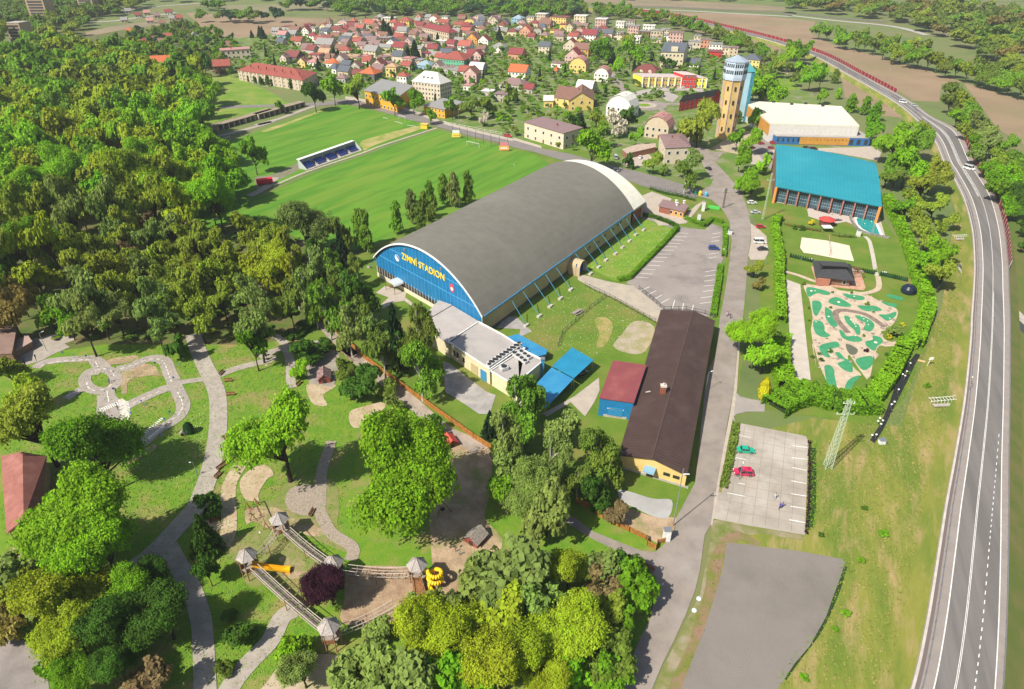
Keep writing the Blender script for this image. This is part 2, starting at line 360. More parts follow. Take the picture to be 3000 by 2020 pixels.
ribbon('road', G('20:1800,1290 1870,1250 1960,1190 2080,1130'), 16, .143, mat('dusty_yard', (0.42, .34, .22), (.32, .27, .21), sc=.15))
sheet('parking_lot', G('20:2010,1240 2080,1140 2190,1180 2240,1400 2200,1450 2100,1320'), .15, M_LOT)
sheet('yard', G('30:0,1240 200,1270 850,1255 1040,1245 1110,1300 1080,1370 700,1300 420,1275 300,1400 0,1400'), .1, M_PAVE)
sheet('yard', G('20:940,1400 1000,1330 1150,1300 1230,1380 1080,1420'), .1, M_PAVE)
# ---------------------------------------- parking lots
sheet('parking_lot', G('21:1180,400 1440,480 1640,505 1700,452 1795,490 1795,760 1750,850 1735,1000 1715,1250 1640,1240 1560,1210 1290,1190 1030,980 970,960 1430,515 1100,400 1000,330 1180,330'), .12, M_LOT)
for a in ('1420,530 1500,535', '1390,562 1488,565', '1360,590 1460,595', '1330,618 1435,624', '1305,646 1405,650', '1275,676 1375,680', '1245,710 1350,714', '1215,738 1320,742', '1180,772 1290,777', '1155,806 1262,810',
          '1110,838 1222,846', '1085,875 1196,882', '1055,908 1162,914', '1090,1025 1172,988', '1155,1058 1228,1022', '1220,1090 1275,1058', '1262,1132 1335,1092', '1365,1170 1385,1105', '1448,1190 1460,1130', '1530,1190 1545,1145',
          '1705,540 1772,530', '1698,572 1770,562', '1692,606 1765,595', '1675,712 1762,700', '1672,745 1745,735', '1645,862 1732,848', '1640,900 1728,888', '1635,942 1722,930', '1630,985 1718,975', '1625,1030 1714,1018', '1608,1085 1705,1070', '1600,1132 1700,1118'):
    ribbon('parking_line', G('21:' + a), .22, .14, M_LINE, smooth=0)
sheet('parking_lot', G('22:1900,690 32:430,800 470,810 490,860 33:460,255 0,180 23:1710,115 22:1720,1280 1780,1290 1850,1000 1890,760'), .15, M_SLAB)
M_JOINT = mat('slab_joint', (.16, .145, .125))
pk0, pk1, pk2, pk3 = [W(p) for p in G('22:1900,700 32:470,830 33:455,245 23:1715,110')]
for k in range(1, 12): ribbon('slab_joint', [pk0.lerp(pk3, k / 12), pk1.lerp(pk2, k / 12)], .06, .157, M_JOINT, smooth=0, world=True)
for k in range(1, 7): ribbon('slab_joint', [pk0.lerp(pk1, k / 7), pk3.lerp(pk2, k / 7)], .06, .158, M_JOINT, smooth=0, world=True)
for a in ('22:1920,798 2028,820', '22:1885,985 1995,1010', '22:1925,1208 1985,1218', '22:1830,1290 1980,1320', '32:355,890 478,905', '32:350,990 478,1005', '32:350,1075 475,1100', '32:345,1188 472,1212', '32:342,1298 470,1318', '32:335,1405 468,1425', '32:325,1520 465,1545', '33:330,125 460,150'):
    ribbon('parking_line', G(a), .2, .17, M_LINE, smooth=0)
sheet('parking_lot', G('23:1830,320 2100,345 33:0,345 400,390 780,460 800,490 760,620 700,780 640,950 500,1200 370,1350 230,1568 100,1800 23:1350,1800 1440,1568 1470,1480 1620,1100 1750,700 1800,500'), .12, mat('tar_lot', (0.20, .178, .16), (.225, .198, .178), sc=.09, lo=.3, hi=.7, c3=(.172, .152, .135), sc3=.055, bump=.5, bsc=9, rough=.92))
ribbon('dirt_strip', G('33:60,350 23:1930,262 1810,330 1730,500 1690,750 1620,980 1560,1200 1430,1480 1350,1700'), 2.4, .10, mat('reddish_soil', (0.24, .15, .10), (.14, .16, .03), sc=.3, rough=.95))
sheet('dirt_strip', G('23:1700,130 1690,300 1640,550 1600,760 1500,950 1380,1200 1250,1450 1200,1600 1350,1700 1450,1450 1600,1100 1720,700 1780,320 2100,240 33:430,300 460,255 0,190 23:1900,130'), .06, mat('rough_verge', (.23, .2, .10), (.13, .16, .035), sc=.3, c3=(.3, .25, .19), sc3=.2, rough=.95))
sheet('concrete_strip', G('31:300,925 420,970 485,1568 32:510,330 360,330 31:340,1568'), .13, mat('pale_concrete', (.48, .43, .37), (.42, .37, .32), sc=.3))
sheet('pavement', G('21:2030,450 2100,500 2165,560 2180,700 2150,760 2030,760 2010,720 2035,600'), .12, M_PAVE)
sheet('path', G('22:1890,420 1940,470 2040,495 2150,510 2150,600 2000,600 1910,620 1880,650 1870,560'), .13, mat('lane_asphalt', (.3, .27, .25), (.27, .24, .22), sc=.3))
sheet('yard', G('22:905,1270 1000,1280 1200,1340 1360,1355 1330,1500 1200,1490 1050,1420 930,1360'), .12, mat('grey_yard', (.36, .35, .34), (.3, .29, .28), sc=.2), smooth=4)
sheet('dirt_patch', G('22:850,1470 980,1420 1190,1490 1370,1500 23:1410,110 1350,300 1240,330 1130,270 870,150'), .09, M_DIRT)
sheet('yard', G('22:530,470 740,310 745,420 700,520 620,640 500,520 300,640 250,620'), .11, M_PAVE)
sheet('yard', G('12:1590,170 1650,190 1800,310 1960,430 2040,460 1990,620 1900,620 1750,520 1610,430'), .11, mat('cracked_asphalt', (.33, .31, .30), (.25, .235, .225), sc=.3, c3=(.38, .35, .31), sc3=.2))
sheet('dirt_patch', G('21:860,1490 930,1400 1010,1300 1100,1280 1210,1330 1190,1450 1100,1560 950,1545'), .09, mat('gravel_dirt', (.36, .30, .235), (.26, .24, .12), sc=.3), smooth=3)
sheet('dirt_patch', G('21:700,1270 800,1250 860,1330 800,1480 720,1500 740,1380'), .08, mat('bare_patch', (.33, .25, .10), (.16, .2, .03), sc=.25), smooth=3)
sheet('concrete_path', G('21:560,880 650,900 800,940 900,960 1030,980 1290,1190 1250,1300 1100,1210 900,1100 700,1010 560,930'), .115, mat('old_concrete', (.40, .345, .27), (.33, .29, .24), sc=.3))
sheet('yard', G('21:1090,220 1190,180 1360,240 1300,330 1450,400 1560,300 1640,250 1580,330 1480,450 1250,470 1170,380 1090,330'), .12, M_PAVE)
sheet('yard', G('21:-60,1250 30,1240 170,1370 60,1420 11:2250,1350 2050,1340'), .1, mat('cracked_asphalt', (.3,) * 3))
sheet('path', G('11:1020,1040 1100,980 1280,1040 1260,1110 1180,1120 1040,1200 1020,1180 1130,1080'), .11, M_PAVE)
sheet('path', G('11:1250,1100 1270,1080 1410,1190 1390,1200'), .12, M_PAVE)
sheet('lawn', G('21:640,820 1090,400 1400,500 1390,560 950,950 850,930'), .05, M_LAWN)
# ---------------------------------------- swimming-pool garden
sheet('terrace', G('E:150,200 560,290 1350,440 1900,560 2000,900 1330,640 1090,680 690,550 660,400 140,310'), .13, mat('terrace_paving', (.43, .37, .33), (.45, .38, .34), sc=.5))
sheet('pool_edge', G('E:1470,570 1570,530 1690,590 1830,600 1960,870 1900,880 1700,850 1560,760 1490,660'), .3, WHITE)
sheet('pool_water', G('E:1500,590 1570,560 1580,530 1640,550 1650,590 1810,630 1905,855 1750,830 1610,760 1530,680'), .34, M_WATER)
sheet('sand_court', G('E:575,905 1000,960 1385,1045 1400,1110 1465,1310 1240,1280 770,1190 610,1170 545,1080'), .12, mat('white_sand', (.66, .57, .44), (.6, .51, .39), sc=.3, rough=.95), smooth=0)
ribbon('path', G('E:1650,890 1720,960 1760,1100 1800,1300 1830,1480 1850,1560'), 1.5, .12, mat('pale_concrete', (.4,) * 3))
ribbon('path', G('31:1080,900 1090,980 1060,1020 960,1045 870,1035'), 1.8, .13, M_COURSE)
sheet('terrace', G('31:510,815 560,960 680,990 960,1020 975,1000 940,880 830,840'), .12, mat('red_paving', (.42, .2, .13), (.5, .34, .24), sc=.6))
ribbon('path', G('31:290,860 400,890 520,935 600,960'), 1.8, .13, M_COURSE)
# minigolf
sheet('minigolf_gravel', G('D:60,70 300,110 480,110 640,180 900,210 1040,230 1200,300 1330,370 1600,490 1625,600 1560,740 1440,860 1340,880 1400,1010 1530,1060 1700,1060 1680,1120 1540,1130 1420,1140 1320,1120 1250,1230 1300,1270 1240,1360 1210,1290 1190,1500 1100,1700 31:840,1568 32:830,170 890,240 940,290 870,330 850,440 760,460 690,440 640,330 580,200 540,60 31:520,1480 D:240,1480 170,1000 150,830 180,650 120,330 30,150'), .12, M_COURSE, smooth=2)
for g in ('80,130 300,160 460,210 470,250 380,260 250,230 110,290', '460,340 560,295 680,330 840,440 700,460 470,400', '690,235 850,250 1050,290 1040,345 900,340 760,300', '180,360 300,370 335,450 290,550 240,620 190,560 170,450',
          '390,480 450,490 520,560 530,650 600,760 580,800 500,790 400,650', '950,440 1100,440 1250,450 1360,520 1150,540 1000,500', '1310,590 1450,590 1590,545 1590,620 1460,700 1350,640', '200,700 330,710 380,800 390,880 480,950 370,980 240,920 190,800',
          '715,620 800,630 850,720 970,780 990,920 930,930 880,850 760,740', '900,610 1020,620 1180,700 1230,790 1160,880 1040,840 1080,740 960,680', '630,850 700,880 760,960 900,950 1020,1000 990,1050 830,1050 680,980', '1200,950 1330,980 1375,1060 1280,1130 1230,1210 1100,1130 1080,1050 1200,1020',
          '295,1130 500,1060 600,1060 640,1130 560,1160 430,1200 480,1320 350,1280', '560,1240 640,1240 720,1330 830,1390 860,1560 740,1550 600,1430 720,1370 620,1330', '920,1350 1180,1300 1190,1450 1060,1540 960,1470', '380,1470 480,1460 550,1560 520,1800 470,1750 400,1600', '1440,250 1600,270 1710,310 1690,350 1480,300', '1340,370 1500,400 1600,410 1590,470 1430,430', '480,1830 560,1900 600,2050 560,2200 440,2150 430,1950'):
    sheet('putting_green', G('D:' + g), .16, M_TURF, smooth=4)
sheet('putting_green', G('32:640,210 690,230 720,330 730,400 700,440 660,380 630,280'), .16, M_TURF, smooth=4)
sheet('putting_green', G('32:800,400 830,330 900,295 930,300 870,370 840,440'), .16, M_TURF, smooth=4)
ribbon('stone_wall_bed', G('D:780,900 720,830 640,740 580,640 570,560 640,520 760,520 900,545 1080,590 1250,690 1400,800'), 1.9, .22, mat('rubble_stone', (.27, .2, .165), (.17, .125, .10), sc=1.2, bump=.8, bsc=4))
sheet('pond', G('D:740,1100 830,1110 940,1180 930,1250 850,1280 780,1230'), .14, mat('pond_water', (.13, .13, .09), (.10, .11, .07), sc=.6, rough=.15), smooth=4)
# ---------------------------------------- park: traffic playground, paths, sand
M_KART = mat('kart_asphalt', (.33, .28, .255), (.29, .25, .23), sc=.3, c3=(.36, .31, .28), sc3=.2)
def karts(pts, w, z): return ribbon('kart_road', G(pts), w, z, M_KART, smooth=6)
karts('02:-60,260 60,220 190,190 340,140', 3.4, .10); karts('02:300,230 380,180 520,160 680,150 790,150 870,200 900,240', 3.2, .11)
karts('02:990,240 1120,210 1230,160 1320,145 1400,170 1440,260 1480,350 1450,390 1360,420 1200,490 1080,550 900,640', 3.6, .112)
karts('02:1470,340 1520,440 1560,540 1530,630 1440,700 1330,760 1220,860 1110,930 1080,950', 3.5, .114)
karts('02:800,160 830,220 790,290', 3.0, .113); karts('02:700,400 620,450 560,490', 2.8, .113); karts('02:1480,360 1600,340 1760,320', 2.3, .108)
karts('02:920,400 920,470 950,520 980,640 1010,760 1060,900', 3.6, .116); karts('02:880,450 880,560 860,680', 3.2, .109)
kc = [(905 + 135 * cos(a), 325 + 95 * sin(a)) for a in [2 * pi * k / 20 for k in range(21)]]
karts('02:' + ' '.join('%.0f,%.0f' % (740 + (x - 905) * 1.0 + 115, y + 5) for x, y in kc), 3.2, .118)
sheet('kart_road', G('02:840,580 1000,540 1060,560 1070,660 960,720 820,690'), .119, M_KART, smooth=3)
def dashes(pts, z=.135, w=.22, on=1.1, off=.9):
    P = [Vector(W(p, z)) for p in catmull(G(pts), 8)]; b = MB(); d = 0.0; draw = True; seg = []
    Q = []
    for a, c in zip(P, P[1:]):
        n = max(1, int((c - a).length / .25))
        for k in range(n): Q.append(a.lerp(c, k / n))
    acc = 0; prev = Q[0]
    for i in range(1, len(Q) - 1):
        acc += (Q[i] - Q[i - 1]).length
        if acc % (on + off) < on:
            dd = (Q[i + 1] - Q[i]).normalized(); n = Vector((-dd.y, dd.x, 0)) * w / 2
            b.face([Q[i] - n, Q[i + 1] - n, Q[i + 1] + n, Q[i] + n])
    o = b.build('road_marking', M_LINE); o['kind'] = 'structure'; return o
dashes('02:340,210 500,175 680,160 780,160'); dashes('02:1010,240 1120,205 1230,165 1320,150 1390,175 1430,270 1460,350'); dashes('02:1430,400 1340,435 1200,495 1100,545')
dashes('02:1510,430 1555,540 1520,620 1430,690 1330,770 1220,860 1120,920'); dashes('02:810,170 835,225', on=2); dashes('02:740,345 745,385 800,420 900,405 960,360', on=1.5)
dashes('02:560,470 690,410', off=.3); dashes('02:910,420 925,520', off=.2); dashes('02:800,255 870,235 940,250 975,300', on=1.5)
def zebra(a, b, n, ln, z=.137):
    A, B = [W(p, z) for p in G(a + ' ' + b)]; d = (B - A); nrm = Vector((-d.y, d.x, 0)).normalized() * ln / 2; mb = MB()
    for k in range(n):
        c0 = A + d * (k / n); c1 = A + d * ((k + .5) / n); mb.face([c0 - nrm, c1 - nrm, c1 + nrm, c0 + nrm])
    o = mb.build('zebra_crossing', M_LINE); o['kind'] = 'structure'; return o
zebra('02:850,590', '1010,525', 9, 1.8); zebra('02:1050,520', '1075,640', 9, 2.4); zebra('02:960,720', '1060,660', 6, 1.8); zebra('02:1260,830', '1400,720', 10, 1.0); zebra('02:1230,780', '1390,650', 10, 1.0)
sheet('kerb_strip', G('02:1000,500 1040,488 1068,505 1085,590 1103,640 1095,670 1040,705 1005,705 1045,640 1032,570 1015,530'), .14, mat('pale_paving', (.6, .55, .48), (.5, .45, .4), sc=1))
ribbon('path', G('02:1640,-60 1680,60 1730,180 1790,300 1840,420 1858,560 1855,720 1838,880 1800,1060 1740,1240 1670,1400 03:1500,200 1400,310 1250,450 1150,520'), 4.4, .12, M_PATH, smooth=6)
ribbon('path', G('03:1430,350 1500,480 1590,640 1660,800 1710,980 1730,1200 1745,1568 1750,1800'), 3.6, .125, M_PATH, smooth=6)
ribbon('path', G('03:1880,1700 1990,1500 2130,1330 2300,1150 13:220,960 330,890'), 3.6, .12, M_PATH, smooth=6)
ribbon('path', G('02:1860,290 2000,235 2150,195 2323,150 12:60,120 200,70 320,50 480,20 600,0'), 2.8, .122, M_PATH, smooth=4)
ribbon('path', G('A:0,260 120,300 220,450 250,560 290,700 300,850 300,1000 320,1140'), 2.6, .121, mat('park_path', (.3,) * 3), smooth=4)
ribbon('path', G('11:560,1290 700,1440 850,1560 12:760,60 900,180 1010,260 1200,420 1350,540 1600,760 1800,850 1900,930'), 4.0, .12, mat('trampled_path', (.35, .29, .24), (.26, .215, .18), sc=.3))
sheet('paved_yard', G('A:540,700 1040,490 1130,560 1130,850 1020,1130 620,1070 560,850'), .12, mat('yard_stone', (.30, .26, .22), (.25, .215, .185), sc=.4), smooth=0)
sheet('sand_area', G('A:600,1070 1020,1080 1040,1140 850,1270 930,1440 700,1430 590,1250'), .11, SAND, smooth=3)
sheet('sand_area', G('12:800,600 900,560 1060,520 1100,560 1000,640 870,740 800,700'), .11, SAND, smooth=4)
sheet('sand_area', G('02:2040,1200 2120,1100 2250,1050 2330,1130 12:90,1180 20,1300 02:2200,1360 2080,1340'), .13, SAND, smooth=4)
ribbon('sand_path', G('02:2040,1060 1960,1200 1940,1350 1950,1500 03:1940,250 1890,350'), 3.2, .11, SAND, smooth=4)
sheet('sand_area', G('03:1760,110 1830,100 1880,170 1830,240 1750,200'), .11, SAND, smooth=4)
sheet('paved_circle', G('12:250,1340 300,1250 450,1220 580,1300 580,1420 450,1480 320,1460 260,1400'), .13, mat('cobbles', (.34, .28, .225), (.26, .21, .17), sc=2.5, bump=.5, bsc=5), smooth=4)
ribbon('path', G('12:640,850 610,950 560,1100 550,1250 545,1400 13:545,60 620,210 700,280 800,340 830,400 800,470'), 2.6, .125, mat('cobbles', (.3,) * 3), smooth=4)
sheet('play_mulch', G('B:420,230 860,210 1080,300 1250,420 1650,560 1750,690 1500,700 1200,600 900,620 760,560 540,450 420,500'), .10, M_DIRT, smooth=3)
sheet('play_mulch', G('B:960,1080 1240,1060 1400,1120 1500,1300 1330,1420 1060,1400 1080,1240'), .10, M_DIRT, smooth=3)
sheet('play_mulch', G('C:440,380 1440,360 1800,430 2150,500 2250,820 1820,880 1800,1250 880,1350 300,1300 350,900'), .10, M_MULCH, smooth=3)
sheet('play_mulch', G('12:300,1180 660,1180 700,1500 600,1560 300,1540 150,1450'), .083, mat('worn_grass', (.24, .2, .09), (.13, .19, .03), sc=.3, lo=.35, hi=.65), smooth=3)
sheet('play_mulch', G('B:100,900 300,700 700,600 1000,640 1400,900 1700,1050 1500,1350 900,1500 500,1568 300,1300'), .085, mat('worn_grass', (.24, .2, .09), (.13, .19, .03), sc=.3, lo=.35, hi=.65), smooth=3)
sheet('play_mulch', G('B:600,120 1100,80 1250,330 1700,520 2150,700 2250,1000 1900,900 1500,720 1100,500 850,260'), .084, mat('worn_grass', (.2,) * 3), smooth=3)
sheet('play_mulch', G('12:1560,800 1900,830 2000,950 2000,1250 1950,1500 13:2100,300 2000,550 1850,700 1560,720 1500,500 1480,100 12:1480,1200 1560,1100'), .09, M_DIRT, smooth=3)
sheet('play_mulch', G('13:450,1280 740,1290 740,1450 600,1500 470,1400'), .1, SAND, smooth=3)
sheet('play_mulch', G('13:200,1380 380,1400 560,1450 640,1568 640,1700 0,1700 100,1500'), .1, mat('pale_dirt', (.42, .33, .25), (.3, .28, .14), sc=.25), smooth=3)
sheet('dirt_patch', G('02:1060,210 1300,200 1350,260 1400,300 1300,290 1100,330 1080,440 1030,430'), .09, M_DIRT, smooth=3)
sheet('dirt_patch', G('02:890,170 1000,140 1150,120 1180,160 1050,190 920,200'), .09, M_DIRT, smooth=3)
sheet('dirt_patch', G('02:1100,1010 1300,880 1320,920 1120,1040'), .09, M_DIRT, smooth=3)
sheet('lot', G('03:-400,1050 0,1100 200,1150 380,1280 420,1568 430,1900 -400,1900'), .09, M_LOT)
sheet('yard', G('03:150,320 350,380 380,560 200,560 60,400'), .09, M_DIRT)
sheet('path', G('01:-200,1560 420,1400 620,1380 640,1440 420,1520 380,1600 02:200,160 0,260 -200,300'), .1, M_PATH)
ribbon('path', G('01:560,1480 420,1540 300,1600 02:200,160 60,230 -100,280'), 5, .105, M_PATH)

# ================================================================ HIGHWAY
ZH = 2.2
HW = [((33, 1190, 1900), (33, 2110, 1900)), ((33, 1350, 1568), (33, 2148, 1568)), ((33, 1480, 1000), (33, 2178, 1000)), ((33, 1580, 400), (33, 2192, 400)), ((33, 1645, 0), (33, 2195, 0)), ((32, 1720, 1000), (32, 2196, 1000)),
      ((32, 1805, 500), (32, 2203, 500)), ((32, 1858, 0), (32, 2206, 0)), ((31, 1868, 1250), (31, 2206, 1250)), ((31, 1886, 1000), (31, 2196, 1000)), ((31, 1892, 780), (31, 2186, 760)), ((31, 1872, 500), (31, 2150, 470)),
      ((31, 1800, 240), (31, 2070, 200)), ((31, 1690, 20), (31, 1930, -20)), ((30, 1640, 1400), (30, 1880, 1340)), ((30, 1540, 1180), (30, 1760, 1110)), ((30, 1340, 1020), (30, 1560, 960)), ((30, 1200, 900), (30, 1380, 840)),
      ((30, 1000, 770), (30, 1150, 720)), ((30, 800, 650), (30, 930, 610)), ((30, 545, 483), (30, 640, 480)), ((30, 270, 390), (30, 370, 380)), ((30, 0, 308), (30, 100, 308)), ((20, 1700, 226), (20, 1790, 226)), ((20, 1400, 155), (20, 1480, 155)), ((20, 1150, 117), (20, 1230, 114)), ((20, 800, 80), (20, 850, 78)), ((20, 300, 25), (20, 330, 24))]
def hp(t):
    x0, y0, s = TILE['%02d' % t[0]]; return (x0 + t[1] / s, y0 + t[2] / s)
HLR = [(W(hp(a), ZH), W(hp(b), ZH)) for a, b in HW]
# the far part keeps a real road width
HL = []; HR_ = []
for i, (a, b) in enumerate(HLR):
    if i > 15:
        c = (a + b) / 2; prv = (HLR[i - 1][0] + HLR[i - 1][1]) / 2; nx = HLR[min(i + 1, len(HLR) - 1)]; nxt = (nx[0] + nx[1]) / 2
        d = (nxt - prv).normalized(); n = Vector((-d.y, d.x, 0)); a, b = c + n * 6.2, c - n * 6.2
    HL.append(tuple(a)); HR_.append(tuple(b))
HL = [Vector(v) for v in catmull(HL, 8)]; HR_ = [Vector(v) for v in catmull(HR_, 8)]
NH = len(HL)
def hwy(name, f0, f1, z, m, i0=0, i1=None, parent=None):
    i1 = NH if i1 is None else i1; A = []; B = []
    for i in range(i0, i1):
        t = min(1, i / (9 * 8)); g0 = f0[0] + (f0[1] - f0[0]) * t if isinstance(f0, tuple) else f0; g1 = f1[0] + (f1[1] - f1[0]) * t if isinstance(f1, tuple) else f1
        A.append(HL[i].lerp(HR_[i], g0) + Vector((0, 0, z))); B.append(HL[i].lerp(HR_[i], g1) + Vector((0, 0, z)))
    o = MB().strip(A, B).build(name, m, parent)
    if parent is None: o['kind'] = 'structure'
    return o
deck = hwy('highway', 0.0, 1.0, 0, M_ASPHP)
A = []; B = []
hwy('carriageway', (.26, .275), (.915, .826), .03, M_ASPHD)
hwy('edge_line', (.245, .265), (.26, .285), .06, M_LINE, i1=150); hwy('edge_line', (.912, .82), (.924, .84), .06, M_LINE, i1=150)
hwy('centre_line', (.462, .55), (.469, .562), .06, M_LINE, i1=150); hwy('centre_line', (.478, .574), (.485, .586), .06, M_LINE, i1=72)
hwy('edge_line', .13, .145, .06, M_LINE, i0=56, i1=150)
b = MB()
for i in range(2, 44):
    for k in range(2):
        if (i * 2 + k) % 2: continue
        def pt(t, f):
            j = int(t); u = t - j; f += (.80 - .69) * max(0, (t - 8) / 36) ** 1.5
            return (HL[j].lerp(HL[j + 1], u)).lerp(HR_[j].lerp(HR_[j + 1], u), f) + Vector((0, 0, .06))
        t0, t1 = i + k * .5, i + k * .5 + .42
        b.face([pt(t0, .685), pt(t0, .697), pt(t1, .697), pt(t1, .685)])
o = b.build('lane_dashes', M_LINE); o['kind'] = 'structure'
b = MB()
for i in range(96, 128):
    for k in range(3):
        t = i + k / 3; j = int(t); u = t - j; L0 = HL[j].lerp(HL[j + 1], u); R0 = HR_[j].lerp(HR_[j + 1], u); u2 = min(1, u + .14)
        L1 = HL[j].lerp(HL[j + 1], u2); R1 = HR_[j].lerp(HR_[j + 1], u2); z = Vector((0, 0, .06))
        b.face([L0.lerp(R0, .46) + z, L0.lerp(R0, .53) + z, L1.lerp(R1, .53) + z, L1.lerp(R1, .46) + z])
o = b.build('hatched_marking', M_LINE); o['kind'] = 'structure'
# embankment on both sides
for side, E0, E1 in ((0, HL, HR_), (1, HR_, HL)):
    A = []; B = []
    for a, c in zip(E0, E1):
        d = (a - c); d.z = 0; d.normalize(); A.append(a - Vector((0, 0, .02))); B.append(Vector((a.x + d.x * 4.2, a.y + d.y * 4.2, -.05)))
    o = (MB().strip(A, B) if side == 0 else MB().strip(B, A)).build('embankment', M_MEAD if side == 0 else mat('bank_grass', (.10, .13, .025), (.15, .14, .045), sc=.2, rough=.95)); o['kind'] = 'structure'
def hoff(i, f, z=0): return HL[i].lerp(HR_[i], f) + Vector((0, 0, z))
def unit_post(h, w=.14): return MB().box((0, 0, 0), (w, w, h)).mesh('post', METAL)
def rail(name, f, i0, i1, h, th, m, label, cat, posts=True, step=2, split=None):
    r = root(name, hoff((i0 + i1) // 2, f), label, cat); b = MB()
    P = [hoff(i, f) for i in range(i0, i1)]
    for p, q in zip(P, P[1:]):
        d = (q - p).normalized(); n = Vector((-d.y, d.x, 0)) * th / 2
        b.quadbox([p - n, q - n, q + n, p + n], p.z + h[0], p.z + h[1])
    b.build('beam', m, r)
    if posts:
        pm = unit_post(h[1])
        for p in P[::step]: inst('post', pm, r, p - parent_off(r) + Vector((0, 0, h[1] / 2)))
    return r
rail('guard_rail', .125, 0, 150, (.45, .75), .10, METAL, 'long galvanised guard rail on the near left shoulder of the highway', 'guard rail')
rail('parapet', .025, 0, 176, (.0, .55), .45, mat('parapet_concrete', (.5, .46, .41), (.42, .38, .34), sc=.5), 'pale concrete parapet along the left edge of the highway', 'parapet', posts=False)
rail('guard_rail', .985, 0, 90, (.45, .75), .10, METAL, 'galvanised guard rail on the right edge of the highway', 'guard rail')
hwy('drain_channel', .055, .10, .035, mat('channel_purple', (.15, .12, .12)), i1=96)
# red noise barrier
M_RED = mat('red_barrier', (.27, .022, .03), (.2, .016, .02), sc=1)
BPOST = MB().box((0, 0, 0), (.2, .2, 2.8)).mesh('post', mat('barrier_post', (.45, .4, .4)))
def barrier(i0, i1, label):
    r = root('noise_barrier', hoff((i0 + i1) // 2, 1.03), label, 'barrier', 'red barriers along the highway'); pb = MB(); fb = MB()
    Q = []
    for i in range(i0, i1):
        a, c = hoff(i, 1.02), hoff(i + 1, 1.02); n = max(1, round((c - a).length / 5.5))
        Q += [a.lerp(c, k / n) for k in range(n)]
    for p, q in zip(Q, Q[1:]):
        d = (q - p).normalized(); n = Vector((-d.y, d.x, 0)) * .08
        a, c = p.lerp(q, .06), p.lerp(q, .94)
        pb.quadbox([a - n, c - n, c + n, a + n], p.z, p.z + 2.6); inst('post', BPOST, r, p - parent_off(r) + Vector((0, 0, 1.4)))
    pb.build('panel', M_RED, r)
barrier(78, 118, 'red noise barrier on the outer side of the near highway bend'); barrier(141, 206, 'long red noise barrier beside the highway by the brown field')
# far roads and railway
ribbon('road', G('20:-300,15 200,35 500,60 1000,78 1500,95 2323,140 30:300,130 700,175 1200,225 1500,300'), 9, .2, mat('far_road', (.36, .34, .31)))
ribbon('railway', G('20:-1500,10 -300,30 300,40 700,62 1300,60 2323,115 30:300,105 700,150 1150,190'), 14, .15, mat('railway_ballast', (.17, .145, .125), (.12, .105, .09), sc=.3))
ribbon('road', G('10:1550,90 1700,50 1850,25 2100,5 2400,-10'), 9, .2, mat('far_road', (.3,) * 3))
ribbon('road', G('00:300,210 900,185 1150,155 1500,110'), 8, .2, mat('far_road', (.3,) * 3))
ribbon('road', G('00:300,120 900,105 1300,60 1700,30'), 7, .2, mat('far_road', (.3,) * 3))
# stream passing under the highway
ribbon('stream', G('31:1780,800 1830,880 1890,980'), 2.4, .10, mat('stream_water', (.05, .055, .05), rough=.1)); ribbon('stream_bank', G('31:1765,820 1815,905 1875,1010'), .7, .14, CONC); ribbon('stream_bank', G('31:1800,790 1850,860 1890,920'), 1.6, .14, CONC)
ribbon('stream', G('31:2190,1240 2260,1290 2340,1370 2500,1500'), 2.6, .10, mat('stream_water', (.05,) * 3)); ribbon('stream_bank', G('31:2195,1150 2260,1210 2340,1290 2500,1420'), 3.0, .14, CONC)
# ================================================================ TREES (prototypes, then copies that share their meshes)
rng = np.random.default_rng(11)
def cards(P, N, size, up=0.0, aspect=1.0):
    """leaf clusters: one small kinked quad per point P facing N"""
    n = len(P); N = N / np.linalg.norm(N, axis=1, keepdims=True)
    a = rng.normal(size=(n, 3)); a[:, 2] *= (1 + up * 3); U = np.cross(N, a); U /= np.linalg.norm(U, axis=1, keepdims=True) + 1e-9; V = np.cross(N, U)
    s = size * rng.uniform(.55, 1.35, (n, 1)); U = U * s; V = V * s * aspect
    k = N * s * .35
    q = np.stack([P - U - V * .6, P + U * .3 - V + k, P + U + V * .7, P - U * .5 + V - k], 1)
    return q.reshape(-1, 3)
def rand_dir(n):
    d = rng.normal(size=(n, 3)); return d / np.linalg.norm(d, axis=1, keepdims=True)
def cards_mesh(name, q, m=None):
    n = len(q) // 4; me = bpy.data.meshes.new(name); me.vertices.add(len(q)); me.vertices.foreach_set('co', q.astype(np.float32).ravel())
    me.loops.add(4 * n); me.loops.foreach_set('vertex_index', np.arange(4 * n, dtype=np.int32)); me.polygons.add(n)
    me.polygons.foreach_set('loop_start', np.arange(0, 4 * n, 4, dtype=np.int32)); me.polygons.foreach_set('loop_total', np.full(n, 4, np.int32))
    me.materials.append(m or LEAF); me.update(calc_edges=True); return me
def lumps_broad(nl, zc, rz, fill=.62, low=-.55):
    L = []
    i = 0
    while len(L) < nl:
        i += 1; z = 1 - 2 * ((i * .6180339) % 1); 
        if z < low: continue
        a = i * 2.399963; r = math.sqrt(max(0, 1 - z * z)); k = rng.uniform(fill - .12, fill + .2)
        if len(L) % 5 == 4: k *= .45
        taper = 1 - .18 * max(0, z)
        c = np.array([r * cos(a) * k * taper, r * sin(a) * k * taper, zc + z * rz * k * 1.05]) + rng.normal(size=3) * .05 * np.array([1, 1, .5])
        L.append((c, rng.uniform(.22, .36)))
    return L
